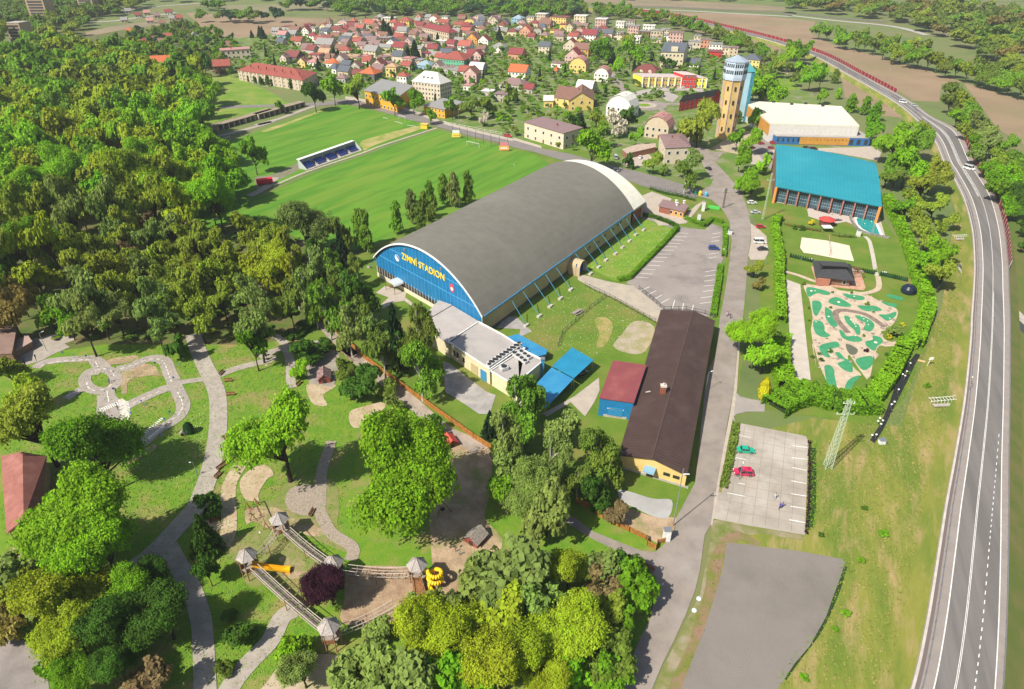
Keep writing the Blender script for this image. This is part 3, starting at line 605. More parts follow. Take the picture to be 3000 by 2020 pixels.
def crown_from(L, per, size, rz, out=.5, flat=.75, sub=11, droop=0):
    """lumps > sub-lumps > leaf clusters"""
    Ps, Ns = [], []
    for c, r in L:
        D = rand_dir(sub); D[:, 2] = np.where(D[:, 2] < -.5, -D[:, 2], D[:, 2]); k = max(2, per // sub)
        for dd in D:
            sr = r * rng.uniform(.26, .46); d = rand_dir(k); f = np.array([1, 1, flat * rz * 1.6])
            P = c + (dd * r * rng.uniform(.55, .95) + d * sr * rng.uniform(.4, 1.1, (k, 1))) * f
            if droop: P[:, 2] -= rng.exponential(droop, k)
            Ps.append(P); Ns.append(d * out + dd * .4 + rand_dir(k) * (1 - out) + np.array([-.15, -.1, .6]))
    return np.concatenate(Ps), np.concatenate(Ns)
def trunk_mesh(name, m, top=.62, r=.035, limbs=(), lean=0.0, hz=2.3):
    b = MB(); pts = [(0, 0, 0)]; n = 5
    for k in range(1, n + 1): pts.append((rng.normal() * .02 + lean * k / n, rng.normal() * .02, top * k / n))
    rr = [r * (1.25 if k == 0 else 1 - .75 * k / n) for k in range(n + 1)]
    for k in range(n): b.tube(pts[k], pts[k + 1], rr[k], rr[k + 1], n=7, cap=False)
    for c in limbs:
        z0 = min(top * .95, max(top * .35, c[2] * rng.uniform(.45, .7))); t = z0 / top * n; i = min(n - 1, int(t)); p = Vector(pts[i]).lerp(Vector(pts[i + 1]), t - i)
        mid = p.lerp(Vector(c), .5) + Vector((0, 0, .03)); b.tube(p, mid, r * .42, r * .26, n=5, cap=False); b.tube(mid, Vector(c), r * .26, r * .07, n=4, cap=False)
    return b.mesh(name, m, smooth=True)
PROTO = {}
def proto_broad(key, nl, per, size, nv, zc=.57, rz=.44, low=-.5, fill=.62, out=.5, open_=False, bark=None, sub=11, droop=0, tr=None, miss=.08, lr=1.0):
    PROTO[key] = []
    for v in range(nv):
        L = [(c, r * lr) for c, r in lumps_broad(nl, zc, rz, fill, low) if rng.uniform() > miss]; P, N = crown_from(L, per, size, rz, out, sub=sub, droop=droop)
        q = cards(P, N, size, up=.3 if droop else 0); q[:, 2] = np.clip(q[:, 2], .03, 1.06)
        PROTO[key].append((trunk_mesh('trunk', bark or BARK, top=tr or zc + .12, r=.045 if open_ else .036, limbs=[l[0] for l in L][::(1 if open_ else 3)]), cards_mesh('crown', q)))
proto_broad('Bn', 84, 900, .0145, 4, sub=24)          # large, near
proto_broad('B', 48, 170, .041, 5)             # middle distance
proto_broad('Bf', 24, 48, .085, 6, sub=6)            # far
proto_broad('On', 110, 240, .016, 3, open_=True, fill=.70, low=-.45, miss=.05, lr=.72, sub=16)    # open crown, limbs show
proto_broad('O', 64, 110, .034, 3, open_=True, fill=.70, low=-.4, miss=.05, lr=.8)
proto_broad('S', 26, 150, .055, 4, zc=.5, rz=.5, low=-.9)                # bush
proto_broad('Sf', 14, 44, .11, 3, zc=.5, rz=.5, low=-.9, sub=5)
proto_broad('Kn', 64, 260, .024, 3, zc=.56, rz=.46, low=-.85, open_=True, bark=BARKB, droop=.012, tr=.96, miss=.2, lr=.8)
proto_broad('K', 46, 130, .040, 4, zc=.56, rz=.46, low=-.85, open_=True, bark=BARKB, droop=.015, tr=.96, miss=.2, lr=.85)
proto_broad('Kf', 22, 44, .09, 3, zc=.56, rz=.46, low=-.85, sub=6)
PROTO['P'] = []
for v in range(5):
    L = []
    for i in range(34):
        t = (i + .5) / 34; a = i * 2.4 + rng.uniform(0, 1); k = rng.uniform(.1, .62) * (sin(pi * min(1, t * .8 + .17)) ** .6); L.append((np.array([cos(a) * k, sin(a) * k, .13 + .84 * t]), rng.uniform(.28, .46) * (1.1 - .6 * t)))
    P, N = crown_from(L, 120, .045, .27, droop=.006); q = cards(P, N, .045, up=.5); q[:, 2] = np.clip(q[:, 2], .04, 1.04); PROTO['P'].append((trunk_mesh('trunk', BARKB, top=.95, r=.04), cards_mesh('crown', q)))
proto_broad('A', 50, 110, .036, 5, zc=.66, rz=.36, low=-.8, open_=True, tr=.9, miss=.22, lr=.8)           # tall airy tree with a bare lower stem
def proto_conifer(key, nl, per, size, nv):
    PROTO[key] = []
    for v in range(nv):
        Ps, Ns = [], []
        for i in range(nl):
            t = i / nl; z = .06 + .94 * t; R0 = (1 - t) ** .85 * rng.uniform(.9, 1.08); nb = max(4, int(9 * (1 - t) + 3))
            for j in range(nb):
                a = rng.uniform(0, 2 * pi); s = rng.uniform(.1, 1, per); d = np.array([cos(a), sin(a), -.12])
                P = np.stack([d[0] * s * R0, d[1] * s * R0, z + d[2] * s * R0 * .6 + rng.normal(size=per) * .008], 1) + rng.normal(size=(per, 3)) * np.array([.05, .05, .006]) * R0
                Ps.append(P); Ns.append(rand_dir(per) * .7 + np.array([d[0] * .4, d[1] * .4, .8]))
        q = cards(np.concatenate(Ps), np.concatenate(Ns), size); q[:, 2] = np.clip(q[:, 2], .02, 1.02)
        PROTO[key].append((trunk_mesh('trunk', BARK, top=.92, r=.035), cards_mesh('crown', q)))
proto_conifer('C', 30, 24, .05, 3); proto_conifer('Cf', 14, 9, .13, 2)
def proto_column(key, n, size):
    d = rand_dir(n); z = rng.uniform(0, 1, n) ** .8; rr = np.sin(pi * np.clip(z * .86 + .12, 0, 1)) ** .6
    a = rng.uniform(0, 2 * pi, n); P = np.stack([np.cos(a) * rr * rng.uniform(.6, 1, n), np.sin(a) * rr * rng.uniform(.6, 1, n), .03 + z * .95], 1)
    N = np.stack([np.cos(a), np.sin(a), np.full(n, .5)], 1) + d * .5
    PROTO[key] = [(trunk_mesh('stem', BARK, top=.8, r=.08), cards_mesh('foliage', cards(P, N, size)))]
proto_column('T', 2200, .07)
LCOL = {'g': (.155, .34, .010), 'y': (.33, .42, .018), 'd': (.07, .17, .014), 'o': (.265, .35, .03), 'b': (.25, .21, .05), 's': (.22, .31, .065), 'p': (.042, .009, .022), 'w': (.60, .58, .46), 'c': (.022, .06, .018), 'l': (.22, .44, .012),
        'k': (.165, .245, .03), 'n': (.24, .19, .075), 'Y': (.62, .58, .02), 'm': (.17, .32, .025), 't': (.04, .115, .04), 'R': (.5, .06, .02)}
LWORD = {'g': 'bright green', 'y': 'yellow-green', 'd': 'dark green', 'o': 'olive green', 'b': 'brownish', 's': 'silvery green', 'p': 'dark purple', 'w': 'white blossoming', 'c': 'blackish green', 'l': 'light green',
         'k': 'dull green', 'n': 'bare brownish', 'Y': 'bright yellow', 'm': 'mid green', 't': 'bluish green', 'R': 'red'}
KIND = {'B': ('leafy_tree', 'leafy tree', 'tree', 2.15), 'O': ('spreading_tree', 'open spreading tree', 'tree', 2.1), 'K': ('birch_tree', 'birch tree', 'tree', 3.0), 'P': ('tall_tree', 'tall narrow tree', 'tree', 4.0), 'A': ('slender_tree', 'slender airy tree', 'tree', 3.0),
        'C': ('spruce_tree', 'spruce', 'conifer', 4.4), 'S': ('bush', 'bush', 'bush', 1.5), 'T': ('thuja', 'columnar shrub', 'shrub', 4.0)}
THINGS = []     # (object, base description, pixel) - given their final labels at the end
OCC = []
def plant(kind, w, h, r, colr, group, word=None, near=None, jit=.14):
    s = pxm(w) * .341 * r * 2      # crown width in pixels of the 1024 picture
    key = kind
    if kind in 'BOK' and s > 46: key = kind + 'n'
    elif kind in 'BSKC' and s < 20: key = kind + 'f'
    elif kind == 'O' and s < 20: key = 'Bf'
    name, words, cat, _ = KIND[kind]; tm, cm = random.choice(PROTO[key])
    c = LCOL[colr]; j = 1 + random.uniform(-jit, jit); c = tuple(min(1, v * j * (1 + random.uniform(-jit, jit) * .5)) for v in c)
    ro = root(name, (w[0], w[1], 0), None, cat, group); ro.rotation_euler = (0, 0, random.uniform(0, 2 * pi))
    ro.scale = (r * random.uniform(.94, 1.06), r * random.uniform(.94, 1.06), h)
    inst(tm.name.split('.')[0], tm, ro); inst(cm.name.split('.')[0], cm, ro, color=c)
    THINGS.append([ro, '%s %s' % (word or LWORD[colr], words), near]); OCC.append((w[0], w[1], r)); return ro
def T_(kind, colr, px, rpx, group, k=None, zc=.6, near=None, word=None):
    """a tree whose crown centre shows at photo pixel px with a crown half-width of rpx photo pixels"""
    k = k or KIND[kind][3]; z = 6.0
    for _ in range(5):
        w = W(px, z); r = (1.30 if px[1] > 1000 or kind == 'A' else 1.14) * rpx / pxm(w); h = k * r; z = h * (zc if kind in 'BO' else .5)
    return plant(kind, w, h, r, colr, group, word, near)
def trees(spec, group, k=None, near=None):
    """'tile:KINDcolour,x,y,r ...' in tile pixels"""
    t = TILE['p']
    for wd_ in spec.split():
        if ':' in wd_: a, wd_ = wd_.split(':'); t = TILE[a]
        kc_, x, y, r = wd_.split(','); T_(kc_[0], kc_[1], (t[0] + float(x) / t[2], t[1] + float(y) / t[2]), float(r) / t[2], group, k=k, near=near)
GF, GP, GT, GH, GN = 'trees of the forest', 'trees in the park', 'trees in the town gardens', 'trees along the highway', 'trees around the sports halls'
# --- big foreground trees
trees('12:Ol,190,760,330', GP, k=2.3); trees('12:Bl,1160,1060,420', GP, k=2.1)
trees('02:Oo,290,640,330 Bg,800,900,300', GP, k=2.2); trees('02:Bl,700,1430,380 Bl,430,1420,150', GP, k=2.0); trees('03:Bl,860,330,330 By,520,800,300 By,620,1060,260 Bd,1010,1020,290 Bd,1380,900,280 Bg,560,1480,200 Bd,1000,1350,200 Sn,1290,1480,200 Ss,110,640,260 Sb,60,1000,150 Bd,1250,600,160 Bg,1050,700,220', GP, k=1.8)
trees('13:Bp,620,680,195', GP, k=1.75)
trees('13:Ss,2160,560,330 Ss,1650,930,220 Ss,1900,760,240 By,1380,1100,300 Ss,1330,930,140 Ss,950,1350,260 By,1750,1130,260 Sg,1750,1400,260 Sy,2100,900,260 Ss,1240,1500,300 By,2100,1350,320 Sl,330,1260,140 Os,390,1420,180 Ss,1050,1050,120', GP, k=1.7)
trees('23:By,480,560,200 Ss,780,520,170 Sn,740,650,150 Sd,960,560,150 Sg,1020,680,190 By,480,1000,280 Ss,250,900,250 So,820,900,180 Sg,900,1000,150 By,200,1250,260 Sk,820,1250,200 Sl,520,1400,190 Sg,820,1440,160 By,330,1480,200', GP, k=1.8)
trees('12:Sd,900,330,150 Sk,740,240,85 Sd,1500,720,90 Sk,1120,400,80 Ss,1160,540,80 Sd,560,40,80 Sl,370,230,80 Sd,430,90,120', GP, k=1.6)
trees('22:Ks,320,1020,179 Bs,120,1220,187 Kk,700,1000,179 Ks,450,760,148 Km,120,520,148 Kk,820,1080,148 Km,90,800,140 Kk,560,1200,117 Ss,300,1440,195 Sd,700,1300,124 Sn,890,1450,85', GN, k=2.5)
trees('12:Cc,1990,700,70 Km,2200,560,148 Ks,2100,850,148', GN, k=3.0)
trees('12:Ss,2120,1180,170 Bg,2150,1300,150', GP, k=2.0)
trees('11:Cc,1180,1400,120 Kk,1380,1450,190 Kd,890,1100,150 Ks,1010,1400,130 Kd,760,1080,140 Ks,480,900,160 Km,630,850,110 Pd,510,800,100 Kk,720,560,100 Cc,720,660,80 Pm,930,520,85 Pm,880,500,80 Bs,400,460,210 Ky,330,960,150 By,150,800,210 Bo,90,540,110 Km,600,1200,170 Ks,790,1380,140 Kk,690,1250,120', GN)
trees('11:Pm,1190,400,70 Ps,1320,310,70 Pm,1480,220,62 Pk,1430,300,60 Pm,1590,160,62 Ps,1680,170,72 Pm,1800,150,68 Pk,1400,400,64 Sk,1500,330,60', GN, k=3.8)
trees('12:Km,1400,260,170 Kk,1080,120,140', GN, k=2.9)
trees('01:Bl,1830,220,215', GF, k=2.4); trees('00:Bg,2150,1300,110', GN, k=2.6)
# airy olive grove on the left
trees('01:Ao,640,720,130 Ao,860,760,130 Ao,720,900,140 As,700,1150,170 As,730,1350,150 Ao,960,900,130 Ao,1000,1050,120 Ao,1100,640,110 As,1320,640,130 As,1250,950,130 Ao,1180,880,120 As,1300,1180,140 As,1330,1330,140 Ao,1480,820,120 Ao,1700,680,130 Ao,1830,700,120 Ao,1620,880,110 Ao,1850,960,130 Ao,1620,1180,120 Ao,1980,820,120 As,2180,1250,130 As,2200,1420,140 Ao,1560,660,110 As,1480,560,110 An,1080,780,90 Ao,1330,820,110 Ao,2080,560,110 An,1300,500,90 Ao,1130,1200,90', GF, k=2.9)
trees('01:By,2230,880,170 By,2280,720,120 Bg,330,620,200 By,320,920,160 Bg,460,760,110 Bb,80,1180,170 Bd,60,950,140 Bb,1080,120,110 Bb,800,200,90 Bg,400,1200,120 Bd,90,760,150', GF, k=2.4)
trees('02:Sd,1510,60,85 Tt,1600,740,36 Sd,1750,1400,90 Sg,150,1040,60', GP, k=2.4); trees('03:Cd,1720,240,120 Bd,1760,560,90', GP, k=2.9); trees('03:Sd,2060,1110,130 Sd,1960,940,70 Sk,1900,1400,70', GP, k=1.5); trees('02:Ag,2160,80,110', GP, k=3)  # the dark leafy tree below the spruce is added for shade on the lawn
trees('02:Bo,60,250,120 By,180,420,130', GP, k=2)
trees('12:Kd,1220,80,90 Kk,1060,30,90', GN, k=3.2)
trees('11:Km,560,1130,120 Kk,640,1010,110 Kd,540,980,100 Kk,820,860,90 Km,500,1180,110 Ks,420,1060,120 Bk,280,1120,130 Km,740,1280,110 Kk,860,1250,110 Ko,330,820,110 Bo,60,640,110 Bo,240,620,110', GN, k=3.2)
trees('01:Ao,1450,1250,110 Ao,1700,1300,110 Ao,1560,1050,120 Ao,1380,1010,110 Ao,1700,1050,110 Ao,1900,1150,110 As,2080,1100,120 As,1000,1250,110 As,860,1180,110 Ao,820,980,110 As,880,1300,90 Bg,560,1250,120 Bb,160,1050,120 Ao,2020,960,110', GF, k=2.8)
# --- trees by the hall, road and town (large ones)
trees('10:Bl,655,745,95 Oo,860,760,105 Bd,490,800,100 Bg,1170,850,85 Bg,1340,850,80 Bg,1480,980,50 Bm,1670,910,70 Bk,1830,900,80 Bo,1970,900,75 Bg,210,905,45 Sw,1940,1010,50 Sk,2150,800,70', GT, k=2.3)
trees('20:Bl,680,1250,145 Bm,750,1130,90 Sw,880,1050,95 Bl,1060,1150,65 Bd,1000,1000,85 Bo,720,1030,80 Bd,520,1040,65 Cc,560,1040,55 Cc,590,1040,50 Bl,1010,440,95 Cc,1190,480,30 Bd,1290,520,45 Bd,1350,540,45 Bg,740,440,85 Bg,800,400,80 Cc,860,500,40 Bo,1000,360,70 Ol,890,560,60 Bo,1210,1370,75 Ks,1500,1400,105 Sd,1000,1370,60 Sk,1290,1450,40', GT, k=2.2)
trees('20:So,1600,1040,165', GN, k=2.3)
trees('20:Bg,1920,1180,70 Bg,1950,1330,85 Bl,2050,1180,80 Bg,2060,1000,70 Pk,1930,1000,40 Sl,2150,1400,70 Sg,2000,1540,90', GN, k=2.4)
trees('20:Bl,2170,760,150 Bg,2050,640,70 Bl,2060,760,90 Sl,2120,800,60', GT, k=1.6)
trees('21:Kk,1480,60,95', GN, k=2.6); trees('21:Bl,2060,1350,190', GN, k=2.1); trees('21:Oo,2070,830,75 SR,2105,815,22 Sb,2110,960,60', GN, k=1.8); trees('21:Bg,2050,140,80', GN, k=2.4)
trees('22:Bl,2160,110,120', GN, k=2.2); trees('22:TY,2150,405,40', GN, k=4.2); trees('21:SY,0,0,1', GN) if 0 else None
# near highway
trees('30:Bl,310,480,80 Bg,400,430,75 Bg,470,420,60 Bl,430,590,70 Bg,520,640,85 Bg,600,660,70 Pk,720,650,45 Bd,580,600,60 Pl,745,800,35 Pg,860,880,60 Pg,980,900,60 Pg,1070,950,65 Bg,1020,1080,90 Bm,330,420,60 Bk,180,480,45 Bk,100,420,45 Bk,20,420,45 Bl,600,810,50', GH, k=2.3)
trees('30:Bl,1240,1200,150 Bm,1420,1200,120 Bl,1340,1400,150 Bo,1460,1120,80 Bm,1180,1440,110 Bo,1560,1480,130', GH, k=2.1)
trees('31:Oo,1480,120,130 Oo,1570,300,110 Bg,1330,320,100 Bo,1400,420,100 Bo,1480,560,100 Bl,1560,680,120 Bl,1480,800,110 Oo,1640,880,130 Bg,1700,700,80 Bo,1360,230,80 Bk,1230,60,90 Oo,1700,420,70 Bo,1600,480,60', GH, k=2.0)
trees('30:Bk,1730,780,90 Bo,1800,860,90 Bk,1700,870,80 Bm,1850,960,95 Bl,1760,1000,80 Bs,1930,1040,90 Bo,1830,1120,80 Bs,2000,1130,90 Bg,1900,1220,85 Bs,2050,1230,95 Bm,2180,1240,95 Bs,1950,1330,90 Bo,2080,1340,90 Bm,2220,1360,90 Bg,2050,1440,95 Bl,2200,1480,110 Bg,2080,1530,90', GH, k=2.0)
trees('31:Bg,2060,100,90 Bl,2180,60,110 Bg,2130,180,110 Bd,2260,180,90 Bg,2180,300,90 Bd,2290,330,80 Bd,2310,480,70 Bd,2320,620,60 Bg,2280,60,100', GH, k=2.0)
for x, y, r, c in ((590, 250, 75, 'm'), (660, 270, 70, 'g'), (740, 290, 75, 'm'), (820, 330, 80, 'g'), (900, 340, 85, 'k'), (760, 340, 60, 'l'), (980, 350, 80, 'm'), (1060, 380, 80, 'k'), (1140, 410, 85, 'm'), (1220, 440, 90, 'o'), (1290, 430, 90, 'g'), (1360, 470, 90, 'm'),
                   (1440, 480, 95, 'g'), (1520, 500, 95, 'k'), (1600, 520, 90, 'o'), (1680, 560, 90, 'k'), (1500, 400, 80, 'k'), (1380, 380, 75, 'o'), (1760, 570, 90, 'm'), (1850, 600, 95, 'o'), (1940, 620, 95, 'm'), (2030, 650, 95, 'k'), (2120, 670, 95, 'm'), (2220, 700, 100, 'g'), (2310, 740, 100, 'k'), (2260, 640, 90, 'o'), (2100, 590, 90, 'k'), (1960, 550, 85, 'k'), (1240, 350, 70, 'k'), (1110, 330, 70, 'o'), (950, 290, 60, 'k'), (2200, 580, 90, 'k'), (2320, 640, 90, 'm')):
    T_('B', c, G('30:%d,%d' % (x, y))[0], r / 2.904 * .85, GH, k=1.9)
# bushes in gardens near the pool and minigolf
trees('31:SY,520,440,30 SY,1290,1310,26 SY,1170,1410,30 Ss,1250,1370,75 Sd,370,480,30 Sd,440,490,25 Sk,1060,850,20', 'garden shrubs', k=1.5)
trees('D:Sd,330,1360,45 Sd,300,1260,35 Sp,1095,1195,42 Sd,110,480,22 Sd,120,690,22 Sd,180,1310,30 Sk,1110,400,45 Sk,1045,945,35 Sd,1440,1260,26 Sk,490,470,35 Sd,480,1210,40 Sk,430,1000,20 Sd,1215,550,26 Sk,30,60,40 Sd,520,210,28 Sd,840,215,30', 'garden shrubs', k=1.3)
trees('32:Sd,525,130,16 Sd,985,385,20 Sd,1040,310,18 Sd,1155,110,18 Sd,720,500,80', 'garden shrubs', k=1.3)
trees('33:Sd,970,20,28 Sg,1125,230,40 Sg,950,470,42 Sg,820,920,40 Sg,720,1060,34 Sd,590,250,26 Sg,450,1470,40 Sd,2280,180,20', 'wild bushes on the meadow', k=.9)
trees('32:Sg,1500,370,30 Sd,1340,270,22', 'wild bushes on the meadow', k=1)
# conifers and poplars in the town
trees('10:Cc,30,270,26 Cc,55,280,28 Cc,345,250,24 Cc,530,550,30 Cc,660,460,30 Cc,695,465,26 Cc,1160,170,26 Cc,1470,350,26 Cc,1545,320,22 Cc,1350,430,48 Cc,1290,450,30 Cc,1925,530,32 Cc,2070,300,36 Cc,935,180,20 Cc,1090,240,40 Cc,1130,260,34 Pd,40,690,22 Pd,100,690,26 Pd,155,690,20 Pd,220,700,22 Pd,295,715,26 Pd,365,710,26', GT, k=3.0)
trees('00:Cc,2205,270,20 Cc,2230,270,24 Cc,2140,290,18 Pd,2165,680,18 Pd,2110,670,16 Pd,2220,690,18 Pd,2280,690,18 Pd,1545,540,50 Pd,1630,500,50 Bd,1730,530,60 Bt,985,640,60 Bt,585,470,40 Pd,850,400,35 Bd,1960,600,28 Pk,1120,510,70', GT, k=3.0)
trees('00:Bo,1660,850,110 Bl,1750,760,100 Bg,1710,980,130 Bl,1560,1040,110 Bl,1820,1250,130 Bl,1560,1250,150 Bl,1440,930,110 By,1130,1060,90 Bl,1250,1200,120 By,700,950,130 Bo,900,900,90', GF, k=2.2)

# --- filling: forest individuals (nearest first) and a far wood as one mass
def inside(p, poly):
    c = False; n = len(poly)
    for i in range(n):
        a, b = poly[i], poly[i - 1]
        if (a[1] > p[1]) != (b[1] > p[1]) and p[0] < (b[0] - a[0]) * (p[1] - a[1]) / (b[1] - a[1]) + a[0]: c = not c
    return c
def free(x, y, r, k=.85): return all((x - a) ** 2 + (y - b) ** 2 > ((r + c) * k) ** 2 for a, b, c in OCC)
def scatter(poly_px, step, jitter=.45):
    Q = [W(p) for p in poly_px]; xs = [q.x for q in Q]; ys = [q.y for q in Q]; P = [(q.x, q.y) for q in Q]; out = []
    x = min(xs); 
    while x < max(xs):
        y = min(ys)
        while y < max(ys):
            p = (x + random.uniform(-jitter, jitter) * step, y + random.uniform(-jitter, jitter) * step)
            if inside(p, P): out.append(p)
            y += step
        x += step
    return out
def mass(name, pts, label, cat, rr, k, cols, keys=('Bf',)):
    """a far wood read as one mass: one object"""
    QQ = {}
    for (x, y) in pts:
        c = random.choice(cols); r = random.uniform(*rr); h = r * random.uniform(k * .85, k * 1.15)
        _, cm = random.choice(PROTO[random.choice(keys)]); a = MASSV.get(cm.name)
        if a is None:
            a = np.empty(len(cm.vertices) * 3, np.float32); cm.vertices.foreach_get('co', a); a = a.reshape(-1, 3); MASSV[cm.name] = a
        t = random.uniform(0, 2 * pi); ca, sa = cos(t), sin(t)
        v = np.stack([(a[:, 0] * ca - a[:, 1] * sa) * r + x, (a[:, 0] * sa + a[:, 1] * ca) * r + y, a[:, 2] * h], 1); QQ.setdefault(c, []).append(v)
    me = None; allq = []; mi = []
    for i, (c, L) in enumerate(QQ.items()):
        q = np.concatenate(L); allq.append(q); mi.append(np.full(len(q) // 4, i, np.int32))
    me = cards_mesh(name, np.concatenate(allq)); me.materials.clear()
    for c in QQ: me.materials.append(leafm(c))
    me.polygons.foreach_set('material_index', np.concatenate(mi))
    o = bpy.data.objects.new(name, me); COL.objects.link(o); tag(o, label, cat, kind='stuff'); return o
MASSV = {}
def leafm(c):
    n = 'leaves_' + LWORD[c].replace(' ', '_').replace('-', '_')
    if n in MATS: return MATS[n]
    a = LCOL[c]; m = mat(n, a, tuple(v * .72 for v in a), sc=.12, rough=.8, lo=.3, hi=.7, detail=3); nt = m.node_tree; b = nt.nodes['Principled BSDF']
    t = nt.nodes.new('ShaderNodeBsdfTranslucent'); x = nt.nodes.new('ShaderNodeMixShader'); x.inputs[0].default_value = .38; nt.links.new(b.inputs['Base Color'].links[0].from_socket, t.inputs[0])
    nt.links.new(b.outputs[0], x.inputs[1]); nt.links.new(t.outputs[0], x.inputs[2]); nt.links.new(x.outputs[0], nt.nodes['Material Output'].inputs[0]); return m
FOREST = G('p:-60,1030 -60,140 20,125 200,150 330,180 430,175 470,235 540,245 610,262 606,300 596,400 618,480 650,540 680,600 725,650 660,700 420,820 190,900 60,1000')
pts = [(p, math.hypot(*p)) for p in scatter(FOREST, 12)]
pts = [q for q in pts if not (15 < PX((*q[0], 0))[0] < 100 and 120 < PX((*q[0], 0))[1] < 178)]
pts = [q for q in pts if free(q[0][0], q[0][1], 5, .52)]
pts.sort(key=lambda q: -PX((q[0][0], q[0][1], 10))[1])
for (x, y), d in pts[:150]:
    px = PX((x, y, 9)); c = random.choice('llllllgyyyyyyylom' if px[1] < 620 else 'oosoy')
    r = random.uniform(6.8, 11.5); plant('B' if px[1] < 640 else 'A', (x, y, 0), r * random.uniform(1.9, 2.5) * (1 if px[1] < 640 else 1.3), r * (1 if px[1] < 640 else .75), c, GF)
rest = [q[0] for q in pts[150:] if q[0][0] > -900]
ug_ = [p for p in scatter(G('p:60,1000 190,900 420,820 600,700 740,640 940,650 1000,760 900,960 760,1000 560,1010 300,1000'), 3.4) if random.random() < .45]
mass('undergrowth', ug_, 'low green undergrowth on the floor of the airy grove', 'undergrowth', (.9, 2.2), 1.0, 'mkoogd')
mass('forest', rest, 'dense leafy forest in mixed spring greens filling the upper left', 'forest', (6.5, 12), 1.8, 'lllllggyyyyyyoml')
# far woods along the top and between the fields
far1 = scatter(G('p:560,70 760,72 900,60 1100,50 1280,48 1500,55 1700,60 1700,30 1500,22 1250,12 1000,20 850,28 760,45 600,22'), 15)
far1 = [p for p in far1 if not (545 < PX((*p, 0))[0] < 990 and 34 < PX((*p, 0))[1] < 62)]
mass('wood', far1, 'long dark green belt of trees behind the town', 'wood', (7, 11), 1.5, 'mkmgt')
far2 = scatter(G('p:1480,32 1800,38 2000,72 2150,112 2280,180 2360,250 2330,300 2290,240 2190,175 2050,108 1900,72 1700,52 1500,50'), 13)
mass('wood', [p for p in far2 if free(p[0], p[1], 3)], 'band of trees between the town and the highway', 'wood', (5, 8), 1.8, 'mkmog')
far3 = scatter(G('p:2350,-5 2560,20 2800,30 3050,60 3050,260 2900,190 2740,110 2600,60 2480,50 2300,25'), 19)
mass('wood', [p for p in far3 if random.random() < .8], 'dark woods beyond the fields at the upper right', 'wood', (9, 14), 1.3, 'mkokob')
far4 = [q for q in scatter(G('p:-40,-6 400,-6 420,22 330,50 250,80 230,110 100,120 -40,110'), 17) if not (10 < PX((*q, 0))[0] < 95 and 90 < PX((*q, 0))[1] < 180)]
mass('wood', far4, 'hazy woods around the tower blocks at the upper left', 'wood', (8, 12), 1.4, 'mkmko')
far5 = scatter(G('p:400,-6 1500,-6 2300,-4 2300,4 1500,3 900,5 420,12'), 24)
mass('wood', [p for p in far5 if random.random() < .6], 'distant woods along the top of the picture', 'wood', (10, 16), 1.1, 'mkmk')
# ================================================================ BUILDINGS
CW = {'cream': (.62, .54, .36), 'white': (.74, .71, .64), 'tan': (.50, .41, .30), 'grey': (.42, .39, .35), 'yellow': (.68, .50, .17), 'orange': (.60, .28, .06), 'salmon': (.58, .28, .18), 'pink': (.55, .36, .32), 'brown': (.22, .13, .09),
      'red': (.48, .04, .035), 'green': (.10, .38, .22), 'blue': (.25, .42, .55), 'beige': (.57, .49, .38), 'dark': (.12, .115, .12), 'ochre': (.62, .33, .03), 'lemon': (.78, .66, .05)}
CR = {'red': (.31, .085, .065), 'crimson': (.24, .05, .055), 'orange': (.48, .13, .05), 'brown': (.22, .12, .09), 'maroon': (.20, .06, .055), 'grey': (.27, .26, .25), 'slate': (.10, .115, .14), 'white': (.68, .65, .60), 'pink': (.44, .22, .2),
      'tan': (.44, .29, .17), 'mauve': (.24, .155, .15), 'coral': (.38, .11, .08), 'blue': (.26, .36, .42), 'black': (.05, .05, .055)}
def unit_box(name, m, sx, sy, sz):
    return MB().box((0, 0, 0), (sx, sy, sz)).mesh(name, m)
WIN_F = unit_box('window', WHITE, 1.2, .10, 1.4); WIN_P = unit_box('pane', GLASS, 1.0, .14, 1.2); WIN_S = unit_box('window', GLASS, 1.1, .12, 1.3)
DOOR = unit_box('door', mat('door_paint', (.2, .1, .06), (.12, .06, .04), sc=1), 1.1, .12, 2.1)
CHIM = MB().box((0, 0, .5), (.7, .6, 1.8)).box((0, 0, 1.45), (.85, .75, .12)).mesh('chimney', BRICK)
def windows(ro, A, B, z0, floors, ncol, detail, hf=2.9, size=1.0, skip=(), off=.04, name='window'):
    d = (B - A); L = d.length; d.normalize(); n = Vector((d.y, -d.x, 0)); rz = math.atan2(d.y, d.x)
    for f in range(floors):
        for c in range(ncol):
            if (f, c) in skip: continue
            p = A + d * (L * (c + .5) / ncol) + n * off; z = z0 + f * hf + 1.5
            loc = Vector((p.x, p.y, z)) - parent_off(ro)
            if detail:
                w = inst(name, WIN_F, ro, loc, rz, (size, 1, size)); inst('pane', WIN_P, w)
            else: inst(name, WIN_S, ro, loc, rz, (size, 1, size))
HOUSES = []
